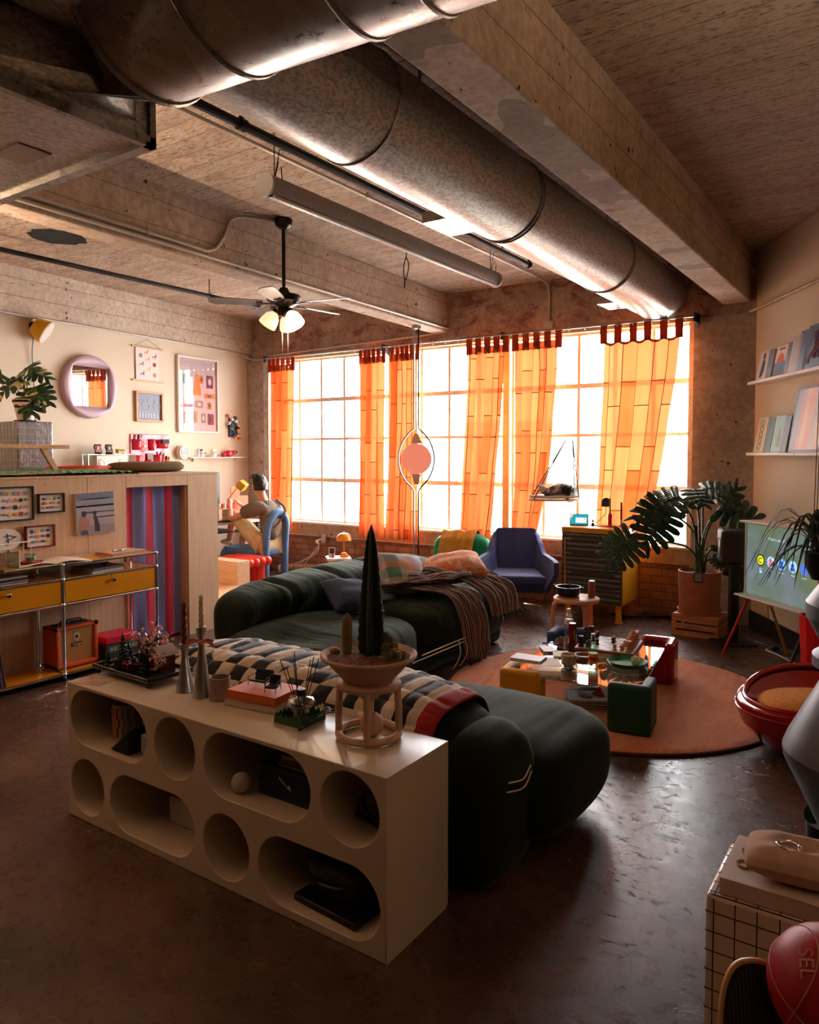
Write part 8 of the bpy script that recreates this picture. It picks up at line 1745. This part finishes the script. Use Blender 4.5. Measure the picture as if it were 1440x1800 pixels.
for k, (c1, c2) in enumerate(ic):
    x = -0.22 + 0.118 * k; z = 0.745; m1 = mat('icon_' + c1, c1, 0.3, emit=0.7)
    mb = MB(); mb.cyl((x, 0.0118, z), (x, 0.0106, z), 0.043, n=28); i_ = obj('profile_icon', mb, m1 if k else mat('icon_black', '111108', 0.3), o)
    if k == 0:
        mb = MB(); mb.cyl((x, 0.0105, z), (x, 0.0095, z), 0.035, n=24); obj('icon_mark', mb, m1, i_); mb = MB(); mb.tube([(x + 0.018 * math.cos(a), 0.0092, z + 0.018 * math.sin(a)) for a in [R(40 + 16 * q) for q in range(18)]], 0.004, 6); obj('icon_mark', mb, MATS['icon_black'], i_)
    elif k < 4:
        mb = MB(); mb.cyl((x, 0.0105, z + 0.008), (x, 0.0095, z + 0.008), 0.016, n=16); mb.prism([(x - 0.026, 0.0095, z - 0.03), (x + 0.026, 0.0095, z - 0.03), (x + 0.02, 0.0095, z - 0.006), (x - 0.02, 0.0095, z - 0.006)], (0, 0.001, 0)); obj('icon_mark', mb, mat('icon_' + c2, c2, 0.3, emit=0.5), i_)
    else: text('icon_plus', '+', 0.03, (x, 0.0095, z), (R(90), 0, 0), PAPER, i_)
    obj('icon_caption', MB().box((x - 0.022, 0.0108, z - 0.066), (x + 0.022, 0.0118, z - 0.060)), mat('caption_pale', 'b9c2dc', 0.4, emit=0.4), o)
text('screen_title', "Who's watching?", 0.034, (-0.02, 0.0112, 0.915), (R(90), 0, 0), MATS['caption_pale'], o)
mb = MB(); mb.cyl((-0.22, 0.0118, 0.66), (-0.22, 0.0106, 0.66), 0.014, n=16); obj('small_icon', mb, MATS['icon_8fb6e6'], o)
# legs (local frame): two front splayed, two back
for (xt, yt, xb, yb, c, nm) in ((-0.33, 0.0, -0.36, -0.20, 'b0172a', 'red'), (-0.28, 0.12, -0.24, 0.27, 'b5842a', 'mustard'), (0.34, 0.0, 0.36, -0.22, '17181c', 'black'), (0.30, 0.12, 0.32, 0.25, '2d4a7a', 'blue')):
    mb = MB(); mb.cyl((xt, yt, 0.455), (xb, yb, 0.0), 0.013, 0.010, 12); l_ = obj('leg', mb, mat('leg_' + c, c, 0.4), o); l_['label'] = nm + ' stick leg'
mb = MB(); mb.tube(spline([(0.18, 0.10, 0.45), (0.18, 0.11, 0.3), (0.20, 0.12, 0.12), (0.17, 0.13, 0.012)], 6), 0.004, 6); obj('cable', mb, BLACK, o); mb = MB(); mb.tube(spline([(-0.25, 0.10, 0.45), (-0.25, 0.11, 0.3), (-0.26, 0.14, 0.15)], 6), 0.003, 6); obj('cable', mb, BLACK, o)
o = thing('extension_cable', 'black and white cables and a plug lying on the floor under the television', 'cable', (-1.0, 6.45, 0))
mb = MB(); mb.tube(spline([(-0.25, 0.25, 0.006), (0.0, 0.10, 0.006), (0.08, -0.05, 0.02), (0.15, -0.15, 0.006), (0.42, -0.42, 0.006)], 8), 0.006, 6); obj('cable', mb, BLACK, o)
mb = MB(); mb.tube(spline([(0.10, 0.0, 0.006), (0.06, -0.08, 0.006), (0.16, -0.20, 0.006), (0.38, -0.5, 0.006), (0.62, -0.9, 0.006)], 8), 0.006, 6); obj('cable', mb, WHITE, o); obj('plug', MB().sph((0.12, -0.06, 0.022), (0.035, 0.028, 0.022), 14, 8), BLACK, o)

# ================================================================ POD CHAIR, RED STAND
RG = mat('glossy_red_shell', 'a80d16', 0.12, coat=0.6)
o = thing('pod_chair', 'glossy red egg shell chair with an orange cushion, open lid to the back', 'pod chair', (-0.40, 4.33, 0), R(35))
def prise(a): return 0.075 * max(0.0, math.cos(a - R(62))) ** 1.3 - 0.03 * max(0.0, math.cos(a - R(190))) ** 2
def pod(u, v):
    a = 2 * PI * u; prof = [(0.0, 0.0), (0.16, 0.004), (0.25, 0.05), (0.33, 0.15), (0.355, 0.23), (0.35, 0.28), (0.315, 0.30)]
    f_ = v * (len(prof) - 1.0001); i = int(f_); t = f_ - i; r_ = prof[i][0] + (prof[i + 1][0] - prof[i][0]) * t; z = prof[i][1] + (prof[i + 1][1] - prof[i][1]) * t
    z += prise(a) * (max(0, v - 0.35) / 0.65) ** 1.5
    return (r_ * 1.1 * math.cos(a), r_ * 0.95 * math.sin(a), z)
obj('shell', MB().grid(pod, 64, 40, cu=True), RG, o, smooth=180)
mb = MB(); mb.tube([(lambda p: (p[0], p[1], p[2]))(pod(i / 64, 1.0)) for i in range(64)], 0.014, 8, closed=True); obj('rim', mb, RG, o, smooth=180)
mb = MB(); mb.tube([tuple(Vector(pod(i / 64, 0.70)) * 1.003) for i in range(64)], 0.006, 6, closed=True); obj('seam_line', mb, RG, o, smooth=180)
mb = MB(); mb.grid(lambda u, v: tuple(Vector((0.30 * 1.1 * math.cos(2 * PI * u), 0.30 * 0.95 * math.sin(2 * PI * u), 0.285 + prise(2 * PI * u) * 0.85)) * (1 - v) + Vector((0, 0, 0.17)) * v), 48, 8, cu=True); obj('inner_shell', mb, RG, o, smooth=180)
obj('seat_cushion', MB().sph((-0.03, -0.02, 0.24), (0.25, 0.22, 0.07), 36, 14, e=0.8), noisy('orange_wool', 'c77b22', 'd98e36', 40, 0.9), o, smooth=180)
one('red_column', 'tall bright red plastic column bin behind the pod chair by the wall', 'bin', MB().lathe([(0.0, 0), (0.075, 0.0), (0.085, 0.25), (0.082, 0.30), (0.088, 0.31), (0.10, 0.52), (0.09, 0.52), (0.08, 0.1), (0, 0.02)], 12), mat('signal_red', 'd81420', 0.35), (-0.50, 5.33, 0), smooth=0)

# ================================================================ GREY SCULPTURAL STAND, HANGING PLANTS
GRY = mat('grey_resin', '45494b', 0.4)
o = thing('wavy_pedestal', 'tall grey faceted zigzag pedestal at the right edge of the picture', 'pedestal', (-0.06, 2.52, 0), R(20))
prof = [(0.10, 0.0), (0.12, 0.02), (0.205, 0.20), (0.215, 0.23), (0.12, 0.33), (0.115, 0.35), (0.235, 0.60), (0.256, 0.64), (0.260, 0.67), (0.245, 0.71), (0.145, 0.91), (0.185, 0.925), (0.185, 0.955), (0.155, 0.975), (0.205, 1.07), (0.205, 1.11), (0.12, 1.24), (0.0, 1.24)]
obj('pedestal_body', MB().lathe(prof, 40), GRY, o, smooth=24)
one('amber_ball', 'amber orange ball on top of the grey pedestal', 'ball', MB().sph((0, 0, 0.06), 0.06, 24, 14), mat('amber_wood', 'c77a2a', 0.35), (-0.15, 2.46, 1.241), smooth=180)
def dangling(name, label, loc, leaves, seed, pot_m, potr):
    o = thing(name, label, 'hanging plant', loc); obj('pot', MB().lathe([(0.0, -potr * 1.6), (potr * 0.6, -potr * 1.55), (potr * 0.95, -potr * 0.8), (potr, 0), (potr * 0.9, 0), (0, -0.02)], 24), pot_m, o, smooth=50)
    for s in (-1, 0, 1): a = s * 2.1; obj('pot_cord', MB().cyl((potr * 0.95 * math.cos(a), potr * 0.95 * math.sin(a), 0), (0, 0, H - loc[2]), 0.0015, n=5), BLACK, o)
    rnd = random.Random(seed); mb = MB()
    for k in range(leaves):
        a = rnd.uniform(0, 6.28); L_ = rnd.uniform(0.14, 0.26); up_ = rnd.uniform(0.02, 0.10); p0 = Vector((0.3 * potr * math.cos(a), 0.3 * potr * math.sin(a), 0)); d_ = Vector((math.cos(a), math.sin(a), 0)); s_ = Vector((-d_.y, d_.x, 0)); P = []
        for q in range(8): t = q / 7; P.append(p0 + d_ * (L_ * t) + Vector((0, 0, up_ * math.sin(t * PI * 0.9) * 2 - 0.13 * t * t)))
        for q in range(7):
            w0 = 0.006 * math.sin(PI * (q / 7 * 0.9 + 0.1)); w1 = 0.006 * math.sin(PI * ((q + 1) / 7 * 0.9 + 0.1)); mb.quad(tuple(P[q] - s_ * w0), tuple(P[q] + s_ * w0), tuple(P[q + 1] + s_ * w1), tuple(P[q + 1] - s_ * w1))
    obj('foliage', mb, mat('dark_leaf', '2c3520', 0.5), o, smooth=60, solid=0.001); return o
dangling('spider_plant', 'dark narrow-leaved plant in a black pot hung in front of the television', (-0.262, 2.985, 1.20), 46, 3, mat('black_pot', '14100f', 0.5), 0.062)
o = thing('trailing_plant', 'green rubbery round leaves poking out beside the grey pedestal', 'potted plant', (-0.20, 2.84, 0)); obj('pot', MB().lathe([(0.0, 0), (0.07, 0.0), (0.085, 0.30), (0.075, 0.30), (0, 0.28)], 24), BLACK, o)
Rr = Vector((0.826, 0.563, 0)); Tt = Vector((0.563, -0.826, 0))
for k, (r0, z0, dr_, dz_, L_, W_) in enumerate(((-0.055, 0.47, -0.75, -0.1, 0.10, 0.075), (-0.09, 0.43, -0.25, -0.95, 0.10, 0.055), (-0.04, 0.49, -0.6, 0.6, 0.07, 0.06), (0.03, 0.45, 0.6, 0.5, 0.09, 0.06))):
    mb = MB(); b = Rr * r0 + Tt * 0.06 + Vector((0, 0, z0)); d_ = (Rr * dr_ + Vector((0, 0, dz_))).normalized(); s_ = d_.cross(Tt).normalized()
    mb.prism([tuple(b + d_ * (L_ * (0.5 - 0.5 * math.cos(a))) + s_ * (W_ / 2 * math.sin(a)) + Tt * 0.01 * math.sin(a * 2)) for a in [i * PI / 12 for i in range(24)]], tuple(Tt * 0.004)); obj('leaf', mb, noisy('rubber_leaf', '1f3d22', '2a4f2c', 10, 0.35), o, bevel=0.0015)
mb = MB(); mb.tube(spline([(0, 0, 0.28), tuple(Rr * -0.03 + Vector((0, 0, 0.42))), tuple(Rr * -0.06 + Tt * 0.06 + Vector((0, 0, 0.46))), tuple(Rr * -0.17 + Tt * 0.06 + Vector((0, 0, 0.475)))], 6), 0.003, 6); obj('stem', mb, STEMG, o)

# ================================================================ TILED TABLE, SLAB, PILLOW, BALL, BOARD
o = thing('tiled_side_table', 'white tiled cube side table with dark grout in the lower right corner', 'side table', (-0.408, 1.915, 0)); TILE = mat('glazed_white_tile', 'cdbbac', 0.25, coat=0.3)
obj('table_body', MB().box((0, 0, 0), (0.55, 0.30, 0.452)), TILE, o, bevel=0.010, seg=3)
GR = mat('dark_grout', '22140f', 0.8); mb = MB(); ts = 0.0495
for k in range(11):
    t = 0.018 + k * ts
    if t < 0.55: mb.box((t, -0.0006, 0), (t + 0.0028, 0.0015, 0.444)); mb.box((t, 0.006, 0.4505), (t + 0.0028, 0.295, 0.4526))
    if t < 0.30: mb.box((-0.0006, t, 0), (0.0015, t + 0.0028, 0.444)); mb.box((0.006, t, 0.4505), (0.545, t + 0.0028, 0.4526))
for k in range(9):
    z = 0.452 - 0.045 - k * ts
    if z > 0: mb.box((0, -0.0006, z), (0.55, 0.0015, z + 0.0028)); mb.box((-0.0006, 0, z), (0.0015, 0.30, z + 0.0028))
mb.box((0.012, 0.004, 0.4505), (0.54, 0.0068, 0.4526)); obj('grout_lines', mb, GR, o, smooth=0)
o = book('coffee_table_book', 'thick white boxed book with a faded yellow print on the tiled table', (-0.20, 2.055, 0.4535), 0, 0.36, 0.25, 0.042, mat('white_box_cover', 'c2aea0', 0.55), mat('white_pages', 'b39c8e', 0.6)); o.children[0].modifiers.new('b', 'BEVEL').width = 0.002
mb = MB()
for k in range(4): mb.tube([(-0.140 + 0.016 * math.cos(a) + 0.014 * (k % 2), -0.03 + 0.035 * k + 0.018 * math.sin(a), 0.0425) for a in [i * PI / 6 for i in range(12)]], 0.004, 5, closed=True)
obj('yellow_print', mb, mat('faded_yellow', 'b08b4a', 0.6), o)
LIN = noisy('blush_linen', 'ad9080', 'bda092', 30, 0.9, bump=0.3, bdist=0.002)
mb = MB()
def pl(u, v, s):
    a = 2 * u - 1; b = 2 * v - 1; k = max(0, (1 - abs(a) ** 3)) * max(0, (1 - abs(b) ** 3)); d_ = math.exp(-((a - 0.0) ** 2 + (b - 0.05) ** 2) / 0.10)
    z = s * 0.044 * k ** 0.45 * (1 - 0.65 * d_ * (s > 0)) + 0.004 * nz(u * 6, v * 6, s) * k
    return (a * 0.135 * (1 - 0.06 * abs(b) ** 2), b * 0.085, z + 0.044)
mb.grid(lambda u, v: pl(u, v, 1), 40, 30); mb.grid(lambda u, v: pl(u, v, -1), 40, 30)
one('ring_cushion', 'plump blush linen display cushion on the white book, holding a silver ring', 'cushion', mb, LIN, (-0.205, 2.04, 0.4957), R(6), smooth=180)
o = thing('silver_bangle', 'polished silver bangle lying on the blush display cushion', 'bangle', (-0.238, 2.015, 0.576)); mb = MB(); mb.tube([(0.026 * math.cos(a), 0.021 * math.sin(a), 0.004 + 0.003 * math.sin(a * 2)) for a in [i * PI / 16 for i in range(32)]], 0.0042, 10, closed=True); obj('band', mb, CHROME, o, smooth=180); obj('stone', MB().sph((0.026, 0.0, 0.008), 0.006, 10, 8), CHROME, o)
# balance board leaning on the tiled table
o = thing('balance_board', 'upright balance board with wood rim and black ribbed deck, lower right corner', 'balance board', (-0.20, 1.60, 0.0), rot=(R(-14), 0, R(34)))
def outline(k): return [(0.085 * k * math.copysign(abs(math.cos(a)) ** 0.75, math.cos(a)), 0, 0.24 + 0.24 * k ** 0.3 * math.copysign(abs(math.sin(a)) ** 0.72, math.sin(a))) for a in [2 * PI * i / 48 for i in range(48)]]
obj('wood_deck', MB().prism(outline(1.0), (0, 0.012, 0)), mat('bamboo', 'c99a62', 0.4), o, bevel=0.003)
mb = MB(); mb.prism([(x * 0.9, -0.004, 0.24 + (z - 0.24) * 0.965) for x, y, z in outline(1.0)], (0, 0.004, 0)); obj('grip_deck', mb, mat('grip_rubber', '22201f', 0.7), o)
mb = MB()
for k in range(-8, 9): x = k * 0.0085; hh = 0.24 * (1 - abs(x / 0.085) ** 2.6) ** 0.72 * 0.93; mb.box((x - 0.002, -0.0065, 0.24 - hh), (x + 0.002, -0.003, 0.24 + hh))
obj('grip_ribs', mb, mat('rib_grey', '3a3938', 0.6), o, smooth=0)['kind'] = 'stuff'
o = thing('basketball', 'red basketball with white seam lines at the lower right edge', 'basketball', (-0.118, 1.705, 0.455)); BB = noisy('red_leather', '9c0f22', 'a8142a', 200, 0.45, bump=0.6, bdist=0.0006)
obj('ball_skin', MB().sph((0, 0, 0), 0.119, 48, 32), BB, o, smooth=180)
SL = mat('seam_blush', 'b9786c', 0.6); Mx = Euler((R(20), R(15), R(20))).to_matrix()
for kind in range(4):
    pts = []
    for i in range(64):
        a = 2 * PI * i / 64
        if kind == 0: p = Vector((math.cos(a), math.sin(a), 0))
        elif kind == 1: p = Vector((0, math.cos(a), math.sin(a)))
        else: s = 1 if kind == 2 else -1; p = Vector((s * (0.62 + 0.14 * math.cos(2 * a)), math.cos(a) * 0.8, math.sin(a) * 0.8)).normalized()
        pts.append(tuple(Mx @ p * 0.1192))
    obj('seam', MB().tube(pts, 0.0016, 5, closed=True), SL, o)
t_ = text('ball_lettering', 'SEL', 0.040, (0, 0, 0), (0, 0, 0), SL, o); dv = (Vector((-0.826, -0.563, 0)) * 0.62 + Vector((0.563, -0.826, 0)) * 0.35 + Vector((0, 0, 0.70))).normalized()
t_.location = dv * 0.1205; t_.rotation_euler = (dv.to_track_quat('Z', 'Y').to_matrix() @ Euler((0, 0, R(-60))).to_matrix()).to_euler()
o = thing('metal_rack', 'grey metal tube rack carrying the red basketball', 'rack', (-0.118, 1.705, 0)); TB = mat('grey_tube', '6b635c', 0.4, 0.4)
mb = MB(); mb.tube([(0.075 * math.cos(a), 0.075 * math.sin(a), 0.357) for a in [i * PI / 16 for i in range(32)]], 0.008, 8, closed=True); obj('ball_ring', mb, TB, o)
for a in (0.6, 2.2, 3.9, 5.4): obj('leg', MB().tube([(0.075 * math.cos(a), 0.075 * math.sin(a), 0.357), (0.13 * math.cos(a), 0.13 * math.sin(a), 0.0)], 0.008, 8), TB, o)
